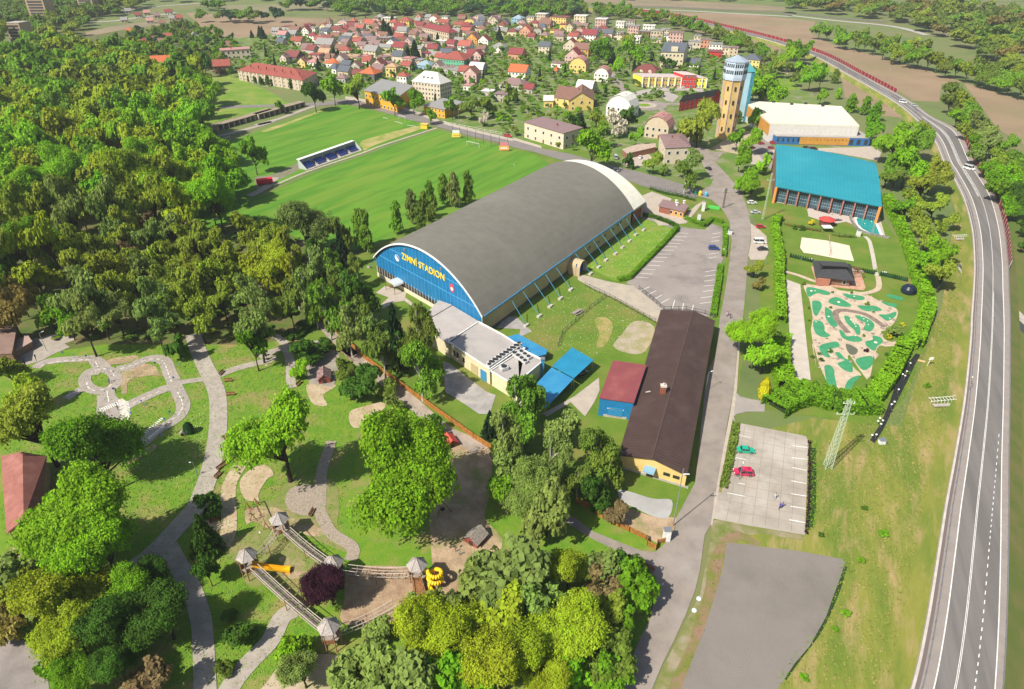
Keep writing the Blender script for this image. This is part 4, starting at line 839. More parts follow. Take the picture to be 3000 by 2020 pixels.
def house(F0, F1, depth, he, rise, rt, wall, rf, floors=2, ncol=3, detail=True, name='house', label=None, cat='house', group=None, chim=1, over=.45, base=0, win=True, side=2, near=None, extra='', back=None, door=True):
    """F0,F1: ground corners of the front; the house goes back by depth"""
    F0 = Vector((F0[0], F0[1], 0)); F1 = Vector((F1[0], F1[1], 0)); d = (F1 - F0).normalized(); n = Vector((-d.y, d.x, 0))
    if back is not None: n = (Vector((back[0], back[1], 0)) - F1); depth = n.length; n.normalize()
    B1 = F1 + n * depth; B0 = F0 + n * depth; cen = (F0 + F1 + B0 + B1) / 4; ro = root(name, (cen.x, cen.y, 0), label, cat, group)
    w = MB(); wl = CW.get(wall, wall); rc = CR.get(rf, rf); H = he; Lx = (F1 - F0).length
    o_ = over; E = [F0 - d * o_ - n * o_, F1 + d * o_ - n * o_, B1 + d * o_ + n * o_, B0 - d * o_ + n * o_]; E = [Vector((p.x, p.y, H)) for p in E]
    def up(p, z): return Vector((p.x, p.y, z))
    r = MB(); th = Vector((0, 0, .22))
    def slab(pts):
        q = [p + th for p in pts]; r.face(q); r.face([p for p in reversed(pts)])
        for i in range(len(pts)): j = (i + 1) % len(pts); r.face([pts[i], pts[j], q[j], q[i]])
    if rt == 'f':
        w.quadbox([F0, F1, B1, B0], base, H); r.quadbox([p for p in E], H, H + .3)
    elif rt in 'gGmM':
        if rt in 'gm': a0, a1, b0, b1, half = F0, B0, F1, B1, depth / 2      # ridge runs along the front
        else: a0, a1, b0, b1, half = F1, F0, B1, B0, Lx / 2                  # gable faces the front
        # profile across a0->a1
        prof = [(0, 0), (.5, 1), (1, 0)] if rt in 'gG' else [(0, 0), (.12, .52), (.3, .86), (.5, 1), (.7, .86), (.88, .52), (1, 0)]
        va = (a1 - a0); ax = va.normalized(); al = (b0 - a0).normalized()
        for P in ((a0, a1, -1), (b0, b1, 1)):
            pts = [up(P[0], base), up(P[1], base)] + [up(P[0].lerp(P[1], t), H + rise * z) for t, z in reversed(prof)]
            w.face(pts if P[2] < 0 else pts[::-1])
        w.face([up(a0, base), up(a0, H), up(b0, H), up(b0, base)]); w.face([up(b1, base), up(b1, H), up(a1, H), up(a1, base)])
        W2 = va.length; ex = [(t * W2, rise * z) for t, z in prof]; s0 = (ex[1][1] - ex[0][1]) / max(.01, ex[1][0] - ex[0][0])
        ex[0] = (-o_, -o_ * s0); ex[-1] = (W2 + o_, -o_ * s0)
        for (x0, z0), (x1, z1) in zip(ex, ex[1:]):
            q = [up(a0 + ax * x0 - al * o_, H + z0), up(b0 + ax * x0 + al * o_, H + z0), up(b0 + ax * x1 + al * o_, H + z1), up(a0 + ax * x1 - al * o_, H + z1)]
            slab(q)
    else:
        w.quadbox([F0, F1, B1, B0], base, H)
        if rt == 'p' : k = .5
        else: k = min(.42, .5 * depth / max(Lx, .1)) if Lx > depth else .36
        m0 = (E[0] + E[3]) / 2; m1 = (E[1] + E[2]) / 2; R0 = m0.lerp(m1, k); R1 = m1.lerp(m0, k); R0.z = R1.z = H + rise
        if rt == 'p' or (R1 - R0).length < .3:
            Rm = (R0 + R1) / 2
            for i in range(4): r.face([E[i], E[(i + 1) % 4], Rm])
        else:
            r.face([E[0], E[1], R1, R0]); r.face([E[1], E[2], R1]); r.face([E[2], E[3], R0, R1]); r.face([E[3], E[0], R0])
        r.face([E[3], E[2], E[1], E[0]])
    wo = w.build('wall', WALL, ro, wl)
    roof = r.build('roof', ROOF if rt != 'f' else SHEETM, ro, rc)
    if chim:
        t = random.choice((.3, .68)); cp = (F0 + F1 + B0 + B1) / 4 + d * (t - .5) * Lx * .6
        z = H + (rise * .75 if rt != 'f' else .1); c = inst('chimney', CHIM, roof, Vector((cp.x, cp.y, z)) - parent_off(ro), math.atan2(d.y, d.x), (1, 1, 1.0))
    if win:
        hf = (H - base) / floors; sz = min(1.25, hf / 2.9)
        windows(ro, F0, F1, base, floors, ncol, detail, hf, sz, skip=((0, ncol // 2),) if door and ncol > 1 else ())
        if side: windows(ro, F1, B1, base, floors, side, detail, hf, sz); windows(ro, B0, F0, base, floors, side, detail, hf, sz)
        if door and ncol > 1: p = F0.lerp(F1, (ncol // 2 + .5) / ncol) - n * .05; inst('door', DOOR, ro, Vector((p.x, p.y, base + 1.06)) - parent_off(ro), math.atan2(d.y, d.x))
        if rt == 'G' and rise > 2: p = F0.lerp(F1, .5) - n * .06; inst('window', WIN_F if detail else WIN_S, ro, Vector((p.x, p.y, H + rise * .35)) - parent_off(ro), math.atan2(d.y, d.x), (.8, 1, .8))
    OCC.append((cen.x, cen.y, max(Lx, depth) * .62))
    rw = {'f': 'flat ', 'p': 'pyramid ', 'm': 'rounded ', 'M': 'rounded '}.get(rt, '')
    if label is None:
        THINGS.append([ro, ('%s %s with %s%s roof' % (wall, {'house': 'house'}.get(name, name.replace('_', ' ')), rw, rf)) + extra, near])
    return ro
def town(spec, yaw=-22, detail=True, group='houses of the town'):
    t = TILE['p']
    for wd_ in spec.split():
        if ':' in wd_: a, wd_ = wd_.split(':'); t = TILE[a]
        q = wd_.split(','); x, y, w = float(q[0]), float(q[1]), float(q[2]); rt, wall, rf = q[3], q[4], q[5]; fl = float(q[6]) if len(q) > 6 else 1.6
        p = W((t[0] + x / t[2], t[1] + y / t[2])); s = pxm(p); wm = w / t[2] / s * 1.08; ya = R(yaw + random.uniform(-5, 5))
        d = Vector((cos(ya), sin(ya), 0)); dep = max(7.5, min(12.5, wm * .85)) if len(q) < 8 else float(q[7]); he = fl * 3.0 + .4
        rise = {'f': 0, 'g': dep * .36, 'G': wm * .42, 'h': dep * .3, 'p': dep * .38, 'm': dep * .38, 'M': wm * .38}[rt]
        house(p - d * wm / 2, p + d * wm / 2, dep, he, rise, rt, wall, rf, floors=max(1, round(fl)), ncol=max(2, min(6, round(wm / 3.2))), detail=detail, group=group)
# ---- the town, house by house
town('I:440,510,150,g,blue,pink 640,440,170,g,tan,brown 490,430,80,f,yellow,grey 840,440,130,G,white,crimson 960,390,110,f,white,grey 950,530,150,p,white,crimson 1090,530,90,G,cream,grey 1640,270,110,p,brown,coral 1760,390,130,g,cream,coral '
     '1500,400,160,h,red,crimson 1230,270,80,p,beige,brown 1790,270,90,f,yellow,grey 1150,680,290,g,pink,grey 1490,620,200,g,cream,slate 1680,570,130,p,cream,tan 1890,570,160,g,blue,slate 1380,340,90,f,cream,white 600,500,160,g,grey,grey 1230,380,90,g,brown,grey 330,440,120,g,grey,grey', detail=False)
town('H:350,200,130,p,beige,grey 500,220,180,f,beige,white 780,320,190,h,yellow,red,2.6 590,300,170,p,beige,red 360,330,110,G,pink,red 180,320,170,g,beige,coral 690,430,190,g,tan,crimson 430,570,200,f,brown,grey 1020,200,110,G,salmon,brown 1040,340,130,g,pink,crimson '
     '840,640,150,G,pink,grey 260,690,180,g,beige,mauve 330,560,110,p,pink,pink 1390,590,160,f,grey,white,1 1840,370,170,f,salmon,crimson 2030,340,150,g,white,slate 2260,230,110,G,beige,mauve 1180,200,90,g,grey,grey 1290,190,90,f,white,grey 1470,190,100,f,white,grey 1750,230,120,g,brown,brown 1000,260,90,g,tan,grey', detail=False)
town('H:670,730,210,g,cream,crimson 190,800,230,g,cream,grey 470,870,250,f,tan,tan,1.2 1930,600,180,G,orange,brown,2 2120,610,170,G,white,crimson 1790,730,210,g,white,coral,2 2010,900,160,G,pink,maroon,2 2000,1110,230,m,grey,white 1000,960,170,f,tan,grey 830,960,180,f,tan,pink,2 1100,1020,250,h,blue,blue,1')
town('I:600,900,240,g,dark,maroon 470,920,120,G,beige,mauve 780,990,140,G,yellow,brown 960,1000,170,h,white,pink 1160,840,190,m,tan,tan 1260,980,240,h,white,orange,1 1440,970,170,G,grey,mauve,2 1530,1040,150,g,green,slate 1690,1060,170,G,grey,brown,1.4 1600,860,240,f,yellow,tan,1 1840,850,170,f,salmon,pink,1 1440,1240,180,h,grey,mauve,1 400,600,140,g,grey,slate,1')
town('H:330,1070,190,G,tan,maroon,2 560,1140,180,h,yellow,tan,2.4 150,1210,280,p,dark,orange,1.7 740,1275,175,p,white,red,2 1900,1245,220,G,pink,brown,2.2 1850,1370,130,f,white,pink,1')
town('J:270,260,130,G,beige,mauve 440,310,150,G,brown,slate 660,230,180,h,blue,blue 890,250,120,f,cream,grey,2.7 1060,200,170,f,tan,white,2.7 1130,340,180,g,salmon,brown,2 1360,275,270,f,yellow,maroon,3 1550,380,130,G,cream,mauve 1730,250,190,f,cream,white,3 2080,310,170,f,pink,white,3 '
     '700,430,220,f,grey,grey,1.7 2120,240,150,f,grey,grey,2 1010,90,0.1,f,grey,grey' .replace(' 1010,90,0.1,f,grey,grey', ''), detail=False)
town('J:800,460,180,G,salmon,coral,2 900,510,110,g,pink,crimson,1 1880,525,230,g,white,crimson,1.8 2050,580,150,f,white,maroon,1.3 1120,740,180,g,beige,slate,2 1560,700,210,G,beige,crimson,1.7 1750,790,240,g,orange,brown,2 1600,910,240,G,pink,crimson,2 1340,980,190,f,white,mauve,1 630,840,230,g,salmon,crimson,1.4 340,730,210,h,white,grey,1.6 1360,500,150,g,grey,mauve,1.4')
town('J:1690,1075,270,M,yellow,pink,2.1 660,1190,290,g,white,orange,1.9 560,1365,420,h,grey,mauve,1.2 2090,1220,230,M,white,pink,1.9 1800,1450,260,m,tan,white,1.7 1310,1095,70,p,grey,orange,.8 850,1420,150,g,grey,crimson,1 150,1470,170,f,grey,white,1 400,1560,230,f,grey,mauve,1.5')
town('K:380,190,130,f,white,white,2 380,350,100,f,white,grey,1.5 600,320,170,f,pink,grey,3 670,455,90,f,white,white,2 790,360,160,f,brown,grey,2 1000,370,190,f,tan,grey,2.4 1010,440,180,f,beige,grey,1 1330,445,200,f,pink,mauve,3 1180,435,110,f,white,grey,2 1500,620,150,f,grey,grey,2.3 1640,570,180,f,beige,grey,2.4 1830,530,150,f,salmon,mauve,2.3 1690,440,100,f,beige,grey,2 2000,590,200,f,white,grey,2 '
     '2190,650,150,f,cream,grey,2 2300,690,130,f,tan,mauve,2.6 560,170,130,f,grey,mauve,2 870,240,180,f,white,white,1.6 1150,320,120,f,beige,grey,2 1990,690,220,f,red,maroon,1.4 90,180,90,f,grey,grey,2', yaw=-18, detail=False)
town('K:1610,860,200,g,white,slate,1', yaw=-30); town('M:1430,285,270,h,yellow,slate,2', yaw=-30)
town('20:900,1005,210,M,white,white,2.4', yaw=-28); town('20:1220,1180,190,M,tan,pink,2.3', yaw=-24); town('20:1590,970,1,f,grey,grey') if 0 else None
town('L:790,1090,390,g,beige,orange,2 880,1300,330,g,pink,crimson,1.5 1130,1200,110,G,pink,pink 2000,890,430,f,beige,pink,2.4 1770,1150,250,g,brown,red,2 1380,860,130,h,white,pink 1860,760,200,g,pink,brown,1.4', yaw=18, detail=False, group='houses by the forest edge')
town('L:220,760,130,g,salmon,red,1.5 360,720,150,g,tan,red,1.5 500,690,130,g,tan,crimson,1.5 600,650,110,g,grey,crimson,1.5 720,690,140,g,brown,brown,1.5 860,600,150,g,tan,red,1.5 980,570,110,g,tan,crimson,1.5 1120,500,150,h,grey,crimson,1.5 1300,600,80,G,white,grey,2 200,480,110,g,salmon,orange,1 530,290,100,g,grey,pink,1 840,140,110,g,white,crimson,1 1030,240,100,g,pink,red,1 330,190,100,g,grey,maroon,1 90,280,90,g,tan,grey,1 650,200,90,g,tan,mauve,1 740,330,90,g,beige,brown,1 480,150,90,g,tan,pink,1 900,250,80,g,cream,grey,1 1000,330,70,g,beige,brown,1 160,120,90,g,grey,grey,1', yaw=22, detail=False, group='far houses in rows')
# fill the rest of the town with small houses where the photo shows roofs between trees
tp = scatter(G('p:830,95 1000,72 1200,60 1500,62 1700,66 1960,120 1900,150 1500,110 1250,100 1000,100'), 20)
nfill = 0
for p in tp:
    if nfill > 62: break
    if free(p[0], p[1], 5, .9):
        nfill += 1; ya = R(-20 + random.uniform(-12, 12)); d = Vector((cos(ya), sin(ya), 0)); wm = random.uniform(8, 12.5); v = Vector((p[0], p[1], 0))
        house(v - d * wm / 2, v + d * wm / 2, random.uniform(7, 10), random.uniform(3, 5.6), random.uniform(2.2, 3.6), random.choice('ggGhf'), random.choice(('cream', 'white', 'tan', 'grey', 'beige', 'pink', 'yellow')), random.choice(('brown', 'maroon', 'grey', 'slate', 'red', 'mauve', 'crimson', 'coral')), floors=1, ncol=2, side=0, detail=False, door=False, group='far houses of the town')
tp = scatter(G('p:840,130 960,100 1100,95 1480,105 1700,130 1930,190 1900,215 1780,230 1500,190 1400,240 1230,210 1040,240 960,230'), 15)
nf2 = 0
for p in tp:
    if nf2 > 75: break
    if free(p[0], p[1], 5.2, .93):
        nf2 += 1; ya = R(-22 + random.uniform(-10, 10)); d = Vector((cos(ya), sin(ya), 0)); wm = random.uniform(8, 12); v = Vector((p[0], p[1], 0)); rt_ = random.choice('ggGhfm')
        house(v - d * wm / 2, v + d * wm / 2, random.uniform(7.5, 10), random.uniform(3.4, 6.2), random.uniform(2.4, 3.6), rt_, random.choice(('cream', 'white', 'tan', 'grey', 'beige', 'pink', 'white')), random.choice(('brown', 'maroon', 'grey', 'slate', 'red', 'mauve', 'crimson', 'brown', 'mauve')), floors=2 if rt_ == 'f' else 1, ncol=2, side=1, detail=False, door=False, group='small houses between the gardens', name='small_house')
# ---- named larger town buildings
def by(px0, px1, ytop, pxb, rise, rt, wall, rf, floors, ncol, label, **k):
    A, B, C = [W(p) for p in (G(px0)[0], G(px1)[0], G(pxb)[0])]; yt = G(ytop)[0][1]; he = height_to(A, yt)
    r = house(A, B, 10, he, rise, rt, wall, rf, floors, ncol, back=C, label=label, **k); return r, A, B, C, he
r, A, B, C, he = by('H:935,1500', 'H:1400,1560', 'H:0,1210', 'H:1590,1500', 6.5, 'h', 'beige', 'white', 4, 9, 'large beige school with white hipped roof and three dormers', name='school_building', cat='school', chim=0, side=5)
for t in (.35, .5, .65):
    p = A.lerp(B, t); d = (B - A).normalized(); n = (C - B).normalized(); q = p + n * 3.4
    MB().box((q.x, q.y, he + 2.6), (1.6, 2.6, 1.8), math.atan2(d.y, d.x)).build('dormer', mat('dormer_dark', (.2, .2, .2)), r)
by('H:1365,1010', 'H:1800,1050', 'H:0,820', 'H:1965,960', 4.5, 'h', 'green', 'red', 3, 10, 'green school with bright red hipped roof and rows of windows', name='school_building', cat='school', side=0)
by('H:1370,1060', 'H:1680,1120', 'H:0,980', 'H:1760,1060', 0, 'f', 'grey', 'grey', 1, 6, 'low grey flat-roofed annex in front of the green school', name='annex_building', cat='building', chim=0, side=0)
by('H:1095,455', 'H:1540,565', 'H:0,290', 'H:1700,545', 4, 'h', 'tan', 'crimson', 3, 14, 'long tan apartment block with dark red roof and pale end wall', name='apartment_block', cat='apartment building', side=2, detail=False)
r, A, B, C, he = by('p:702,236', 'p:890,268', 'p:0,206', 'p:932,243', 4.2, 'h', 'tan', 'red', 3, 16, 'very long tan row building with red tiled roof beside the back field', name='row_building', cat='apartment building', side=2, chim=0)
for t in range(8):
    p = A.lerp(B, (t + .5) / 8); n = (C - B).normalized(); d = (B - A).normalized(); q = p + n * 4.5
    MB().box((q.x, q.y, he + 3.6), (.8, .7, 2.2), math.atan2(d.y, d.x)).build('chimney', BRICK, r); q = p - n * .25
    MB().box((q.x, q.y, he / 2), (1.6, .5, he - .3), math.atan2(d.y, d.x)).build('stair_bay', mat('pale_render', (.52, .45, .36)), r)
r1 = by('p:1072,306', 'p:1165,330', 'p:0,266', 'p:1212,292', 0, 'f', 'ochre', 'grey', 2, 9, 'ochre school pavilion with grey flat roof left of the two round trees', name='school_pavilion', cat='building', chim=0, side=4, group='ochre school pavilions', over=.6, door=False)
r1 = by('p:1243,336', 'p:1304,348', 'p:0,310', 'p:1360,326', 0, 'f', 'ochre', 'grey', 2, 6, 'ochre school pavilion with grey flat roof beside the road and small tree', name='school_pavilion', cat='building', chim=0, side=4, group='ochre school pavilions', over=.6, door=False)
r, A, B, C, he = by('20:105,1172', '20:435,1275', '20:0,1040', '20:590,1225', 0, 'f', 'beige', 'mauve', 2, 5, 'long beige two-storey duplex block beside the main road', name='duplex_house', cat='house', side=3, chim=1)
by('20:1290,1400', '20:1500,1390', '20:0,1260', '20:1440,1270', 1.6, 'h', 'beige', 'mauve', 2, 3, 'square beige house with low hipped roof behind the road birch', name='house', cat='house', side=2)
by('20:360,905', '20:590,940', '20:0,830', '20:650,850', 4.5, 'g', 'yellow', 'brown', 2, 4, 'big yellow villa with brown roof, left wing with small bay', name='villa', cat='house', side=2)
by('20:480,945', '20:690,935', '20:0,860', '20:690,860', 5, 'G', 'yellow', 'brown', 2, 3, 'big yellow villa with brown roof, right gabled wing', name='villa', cat='house', side=2)
by('20:270,915', '20:350,915', '20:0,860', '20:350,870', 0, 'f', 'yellow', 'white', 1, 2, 'small yellow garage with pale roof attached left of the villa', name='garage', cat='garage', side=0, chim=0)
r, A, B, C, he = by('K:1060,870', 'K:1440,880', 'K:0,590', 'K:1520,820', 6, 'g', 'cream', 'slate', 3, 6, 'tall cream villa with slate roof and big dormer behind the yellow row', name='villa', cat='house', side=2)
n = (C - B).normalized(); d = (B - A).normalized(); q = A.lerp(B, .55) + n * 1.6
MB().box((q.x, q.y, he + 1.9), (5.5, 3.4, 3.4), math.atan2(d.y, d.x)).build('dormer', mat('cream_render', (.62, .54, .40)), r)
r, A, B, C, he = by('K:600,1010', 'K:1050,1030', 'K:0,965', 'K:1080,930', 5.5, 'h', 'cream', 'maroon', 1, 5, 'cream house with big maroon roof and two rounded dormers', name='house', cat='house', side=0)
for t in (.33, .66):
    q = A.lerp(B, t) + Vector((0, 1.8, 0)); MB().tube((q.x, q.y - 1.2, he + 1.5), (q.x, q.y + 1.6, he + 1.5), 1.2, n=12).build('dormer', mat('cream_render', (.6, .5, .4)), r)
# yellow row with red block
P0, P1, P2 = [W(p) for p in G('K:600,1130 755,1190 1835,1215')]; hy = height_to(P1, G('K:0,1022')[0][1]); bk = P0 - P1; d = (P2 - P1).normalized()
ry = root('terrace_row', P1.lerp(P2, .5), 'yellow terrace of row houses with white fins and a red block', 'building')
MB().quadbox([P1, P2, P2 + bk, P0], 0, hy).build('wall', WALL, ry, CW['lemon'])
MB().quadbox([P1 - d * .3 - bk * .03, P2 + d * .3 - bk * .03, P2 + bk * 1.03 + d * .3, P0 + bk * .03 - d * .3], hy + .003, hy + .35).build('roof', SHEETM, ry, (.5, .42, .4))
Rr0, Rr1 = P1.lerp(P2, .615), P1.lerp(P2, .82); hr = hy * 1.32
rb = MB().quadbox([Rr0 - bk * .12, Rr1 - bk * .12, Rr1 + bk * .85, Rr0 + bk * .85], 0, hr).build('red_block', WALL, ry, CW['red'])
MB().quadbox([Rr0 - bk * .16, Rr1 - bk * .16, Rr1 + bk * .9, Rr0 + bk * .9], hr + .003, hr + .3).build('block_roof', SHEETM, ry, (.6, .45, .42))
nb = bk.normalized(); WFIN = mat('white_render', (.72, .70, .62))
for i in range(9):
    t = (0, .103, .205, .308, .41, .513, .605, .93, 1)[i] if i < 9 else 1
    p = P1.lerp(P2, t) - nb * .5; MB().box((p.x, p.y, hy / 2), (.7, 1.2, hy), math.atan2(d.y, d.x)).build('fin', WFIN, ry)
PANEL = mat('tan_panel', (.50, .32, .08), (.4, .27, .09), sc=1)
for i in range(6):
    a, c = P1.lerp(P2, .103 * i + .018), P1.lerp(P2, .103 * i + .088); q = [a - nb * .06, c - nb * .06, c, a]
    MB().quadbox(q, .2, hy - .4).build('facade_panel', PANEL, ry)
    windows(ry, a - nb * .06, c - nb * .06, .1, 2, 2, True, hy / 2, .9)
windows(ry, P1.lerp(P2, .84), P2 - d * .5, .1, 2, 3, True, hy / 2, .9)
windows(ry, Rr0 - bk * .12, Rr1 - bk * .12, .2, 3, 4, True, hr / 3, 1.0)
OCC.append((P1.lerp(P2, .5).x, P1.y + 4, 38))
# red gabled barn with black roof
A, B = [W(p) for p in G('20:1418,952 1470,938')]; hb = height_to(A, G('20:0,865')[0][1])
house(A, B, 40, hb, 3.2, 'G', 'red', 'black', 2, 2, back=W(G('20:1760,880')[0]), name='barn_hall', cat='building', label='bright red gabled hall with long black roof left of the tower', chim=0, side=8)
# garage ruins row
for k, (a, c, nn, lb) in enumerate((('00:1860,1115', '00:2090,1050', 5, 'left'), ('00:2100,1048', '00:2323,975', 6, 'middle'), ('10:30,1020', '10:420,910', 9, 'right'))):
    A, B = W(G(a)[0]), W(G(c)[0]); d = (B - A).normalized(); n = Vector((-d.y, d.x, 0)); L = (B - A).length
    ro = root('garage_row', A.lerp(B, .5), 'row of open-fronted old brick stalls beside the field path, %s section' % lb, 'garages', 'old garage rows'); w = MB(); dk = MB()
    w.quadbox([A + n * 4.6, B + n * 4.6, B + n * 5, A + n * 5], 0, 3.0)
    for i in range(nn + 1): p = A + d * (L * i / nn); w.quadbox([p - d * .35, p + d * .35, p + d * .35 + n * 4.6, p - d * .35 + n * 4.6], 0, 2.9)
    w.build('wall', WALL, ro, (.5, .43, .36)); MB().quadbox([A - n * .3 - d * .3, B - n * .3 + d * .3, B + n * 5.2, A + n * 5.2], 3.003, 3.3).build('roof', mat('old_roof', (.33, .24, .2), (.22, .2, .12), sc=.6), ro)
    OCC.append((A.lerp(B, .5).x, A.lerp(B, .5).y, L / 2))
# tower blocks far left
for x, y, w_, y1, lb in ((160, 378, 118, 200, 'dark concrete tower block standing alone at the forest edge'), (360, 225, 150, -60, 'brownish tower block rising in the haze right of the first'), (755, 130, 125, -80, 'yellow-edged tower block furthest right in the haze')):
    p = W(G('00:%d,%d' % (x, y))[0]); s = pxm(p); wm = w_ / 2.904 / s; h = min(48, height_to(p, y1 / 2.904)); A = p - Vector((wm / 2, 0, 0)); B = p + Vector((wm / 2, 0, 0))
    ro = root('tower_block', p, lb, 'apartment building', 'far tower blocks'); MB().quadbox([A, B, B + Vector((3, 14, 0)), A + Vector((3, 14, 0))], 0, h).build('wall', WALL, ro, (.40, .30, .2)); nf = int(h / 3)
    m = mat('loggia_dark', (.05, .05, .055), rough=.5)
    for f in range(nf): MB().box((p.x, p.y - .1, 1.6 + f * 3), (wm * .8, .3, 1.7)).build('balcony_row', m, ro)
    MB().quadbox([A + Vector((-.2, -.2, 0)), B + Vector((.2, -.2, 0)), B + Vector((3.2, 14.2, 0)), A + Vector((2.8, 14.2, 0))], h + .003, h + .5).build('roof', CONC, ro)
# ---------------------------------------------------------------- WATER TOWER
tb = W((2122, 404)); ro = root('water_tower', tb, 'tall yellow octagonal water tower with pale blue windowed head', 'water tower')
h1, h2, h3 = height_to(tb, 232), height_to(tb, 178), height_to(tb, 167)
def octp(r, z, a0=R(22.5)): return [(tb.x + r * cos(a0 + k * pi / 4), tb.y + r * sin(a0 + k * pi / 4), z) for k in range(8)]
def octring(r0, z0, r1, z1): 
    b = MB(); A = octp(r0, z0); B = octp(r1, z1)
    for k in range(8): j = (k + 1) % 8; b.face([A[k], A[j], B[j], B[k]])
    b.face(B); return b
octring(4.9, 0, 5.5, h1).build('shaft', mat('tower_render', (.60, .43, .17), (.52, .36, .14), sc=.15, c3=(.5, .27, .06), sc3=.05), ro)
for k in range(8):
    A, B = octp(5.0, 0)[k], octp(5.6, h1)[k]; MB().tube(A, B, .3, n=6).build('corner_rib', mat('rib_pink', (.46, .34, .30)), ro)
octring(6.1, h1, 6.35, h1 + 1.6).build('head_skirt', mat('head_blue', (.46, .56, .68), (.52, .60, .70), sc=.6), ro)
octring(6.35, h1 + 1.6, 6.55, h2).build('head', mat('head_blue', (.5,) * 3), ro)
octring(6.9, h2, .3, h3 + 1).build('roof', mat('roof_slate_blue', (.25, .31, .38), (.3, .36, .42), sc=.8), ro)
for k in range(8):
    for f in range(2):
        A, B = Vector(octp(6.45, 0)[k]), Vector(octp(6.45, 0)[(k + 1) % 8]); z = h1 + (h2 - h1) * (.45 if f == 0 else .8)
        if (A + B).y / 2 > tb.y + 3: continue
        dd = (B - A).normalized(); nn = Vector((dd.y, -dd.x, 0))
        for t in (.15, .38, .62, .85):
            p = A.lerp(B, t) + nn * .03; MB().box((p.x, p.y, z), (.75, .12, 1.9), math.atan2(dd.y, dd.x)).build('window', GLASS, ro)
for k in (5, 6, 7, 4):
    A, B = Vector(octp(5.15, 0)[k]), Vector(octp(5.15, 0)[(k + 1) % 8]); dd = (B - A).normalized(); nn = Vector((dd.y, -dd.x, 0))
    for f in range(4 if k in (5, 6) else 5):
        z = 6 + f * h1 / 4.4; p = A.lerp(B, .5) + nn * (.06 + .55 * z / h1); MB().box((p.x, p.y, z), (.95, .2, 2.2), math.atan2(dd.y, dd.x)).build('window', GLASS, ro)
OCC.append((tb.x, tb.y, 10))
sb = W(G('M:1285,1180')[0]); r2 = root('stair_tower', sb, 'narrow light blue stair tower with glass corner behind the water tower', 'tower'); hs_ = height_to(sb, G('M:0,340')[0][1])
sb = sb - Vector((1.2, 0, 0)); MB().box((sb.x - 1, sb.y, hs_ / 2), (5.2, 5, hs_)).build('wall', mat('stair_blue', (.30, .50, .62), (.36, .55, .66), sc=.2), r2)
MB().box((sb.x + 2.7, sb.y - .2, hs_ / 2), (2.0, 4.6, hs_ - .4)).build('glass_corner', mat('teal_glass', (.03, .16, .22), (.06, .25, .32), sc=.6, rough=.2), r2)
b = MB(); q = [(sb.x - 4, sb.y - 3), (sb.x + 4.1, sb.y - 3), (sb.x + 4.1, sb.y + 3), (sb.x - 4, sb.y + 3)]; ap = (sb.x, sb.y, hs_ + 5)
for i in range(4): b.face([(*q[i], hs_ + .01), (*q[(i + 1) % 4], hs_ + .01), ap])
b.build('roof', mat('teal_roof', (.06, .28, .32)), r2)

# ---------------------------------------------------------------- ICE STADIUM
def onwall(px, A, B):
    """photo pixel -> (metres along A->B, height) on the vertical plane through A and B"""
    u = (px[0] - CX) / FPX; v = (px[1] - CY) / FPX; D = Vector((u, _c - v * _s, -_s - v * _c)); O = Vector((0, 0, CAMH))
    d = (B - A); d.z = 0; L = d.normalized(); n = Vector((L.y, -L.x, 0)); t = (A - O).dot(n) / D.dot(n); P = O + D * t
    return (P - A).dot(L), P.z
HE = 7.5
A, B, C = W((1101, 753), HE), W((1413, 924), HE), W((1851, 615), HE); D_ = A + C - B
for p in (A, B, C, D_): p.z = 0
ux = (B - A).normalized(); uy = (C - B).normalized(); nf = Vector((ux.y, -ux.x, 0)); nr = Vector((uy.y, -uy.x, 0)); WD = (B - A).length; LN = (C - B).length
ice = root('ice_stadium', A.lerp(C, .5), 'huge arched ice stadium with grey vault and blue lettered front', 'stadium')
RISE = 12.6; NS = 28
def arc(t, k=1.0): 
    # circular segment through the eaves
    Rr = (WD * WD / 4 + RISE * RISE) / (2 * RISE); x = (t - .5) * WD; return HE + k * (math.sqrt(Rr * Rr - x * x) - (Rr - RISE))
def vault(o0, o1, side0=-.7, side1=.7, dz=0, thick=.5, k=1.0, name='roof', m=None, split=1):
    b = MB(); T = [i / NS for i in range(NS + 1)]
    for o_a, o_b in [(lerp(o0, o1, i / split), lerp(o0, o1, (i + 1) / split)) for i in range(split)]:
        up0 = []; up1 = []; dn0 = []; dn1 = []
        for t in T:
            x = lerp(side0, WD + side1, t); z = arc(t, k) + dz
            p0 = A + ux * x + uy * o_a; p1 = A + ux * x + uy * o_b
            up0.append((p0.x, p0.y, z)); up1.append((p1.x, p1.y, z)); dn0.append((p0.x, p0.y, z - thick)); dn1.append((p1.x, p1.y, z - thick))
        b.strip(up1, up0); b.strip(dn0, dn1); b.strip(up0, dn0); b.strip(dn1, up1)
    b.face([up0[0], up1[0], dn1[0], dn0[0]]); b.face([up1[-1], up0[-1], dn0[-1], dn1[-1]])
    return b.build(name, m, ice)
vault(-.6, LN + .5, m=mat('grey_vault', (.165, .156, .132), (.148, .14, .119), sc=.3, c3=(.18, .171, .146), sc3=.04, rough=.75, spec=.15), thick=.6)
b = MB()
for i in range(1, 17):
    o0 = LN * i / 17; up0, up1 = [], []
    for j in range(NS + 1):
        t = j / NS; x = lerp(-.7, WD + .7, t); p = A + ux * x + uy * o0; q = A + ux * x + uy * (o0 + .12); up0.append((p.x, p.y, arc(t) + .03)); up1.append((q.x, q.y, arc(t) + .03))
    b.strip(up1, up0)
b.build('roof_seams', mat('seam_grey', (.135, .13, .115)), ice)
vault(-.9, -.6, thick=.55, dz=.06, name='front_trim', m=WHITE)
wl = W((1884, 562), HE); o1 = (Vector((wl.x, wl.y, 0)) - C).dot(uy)
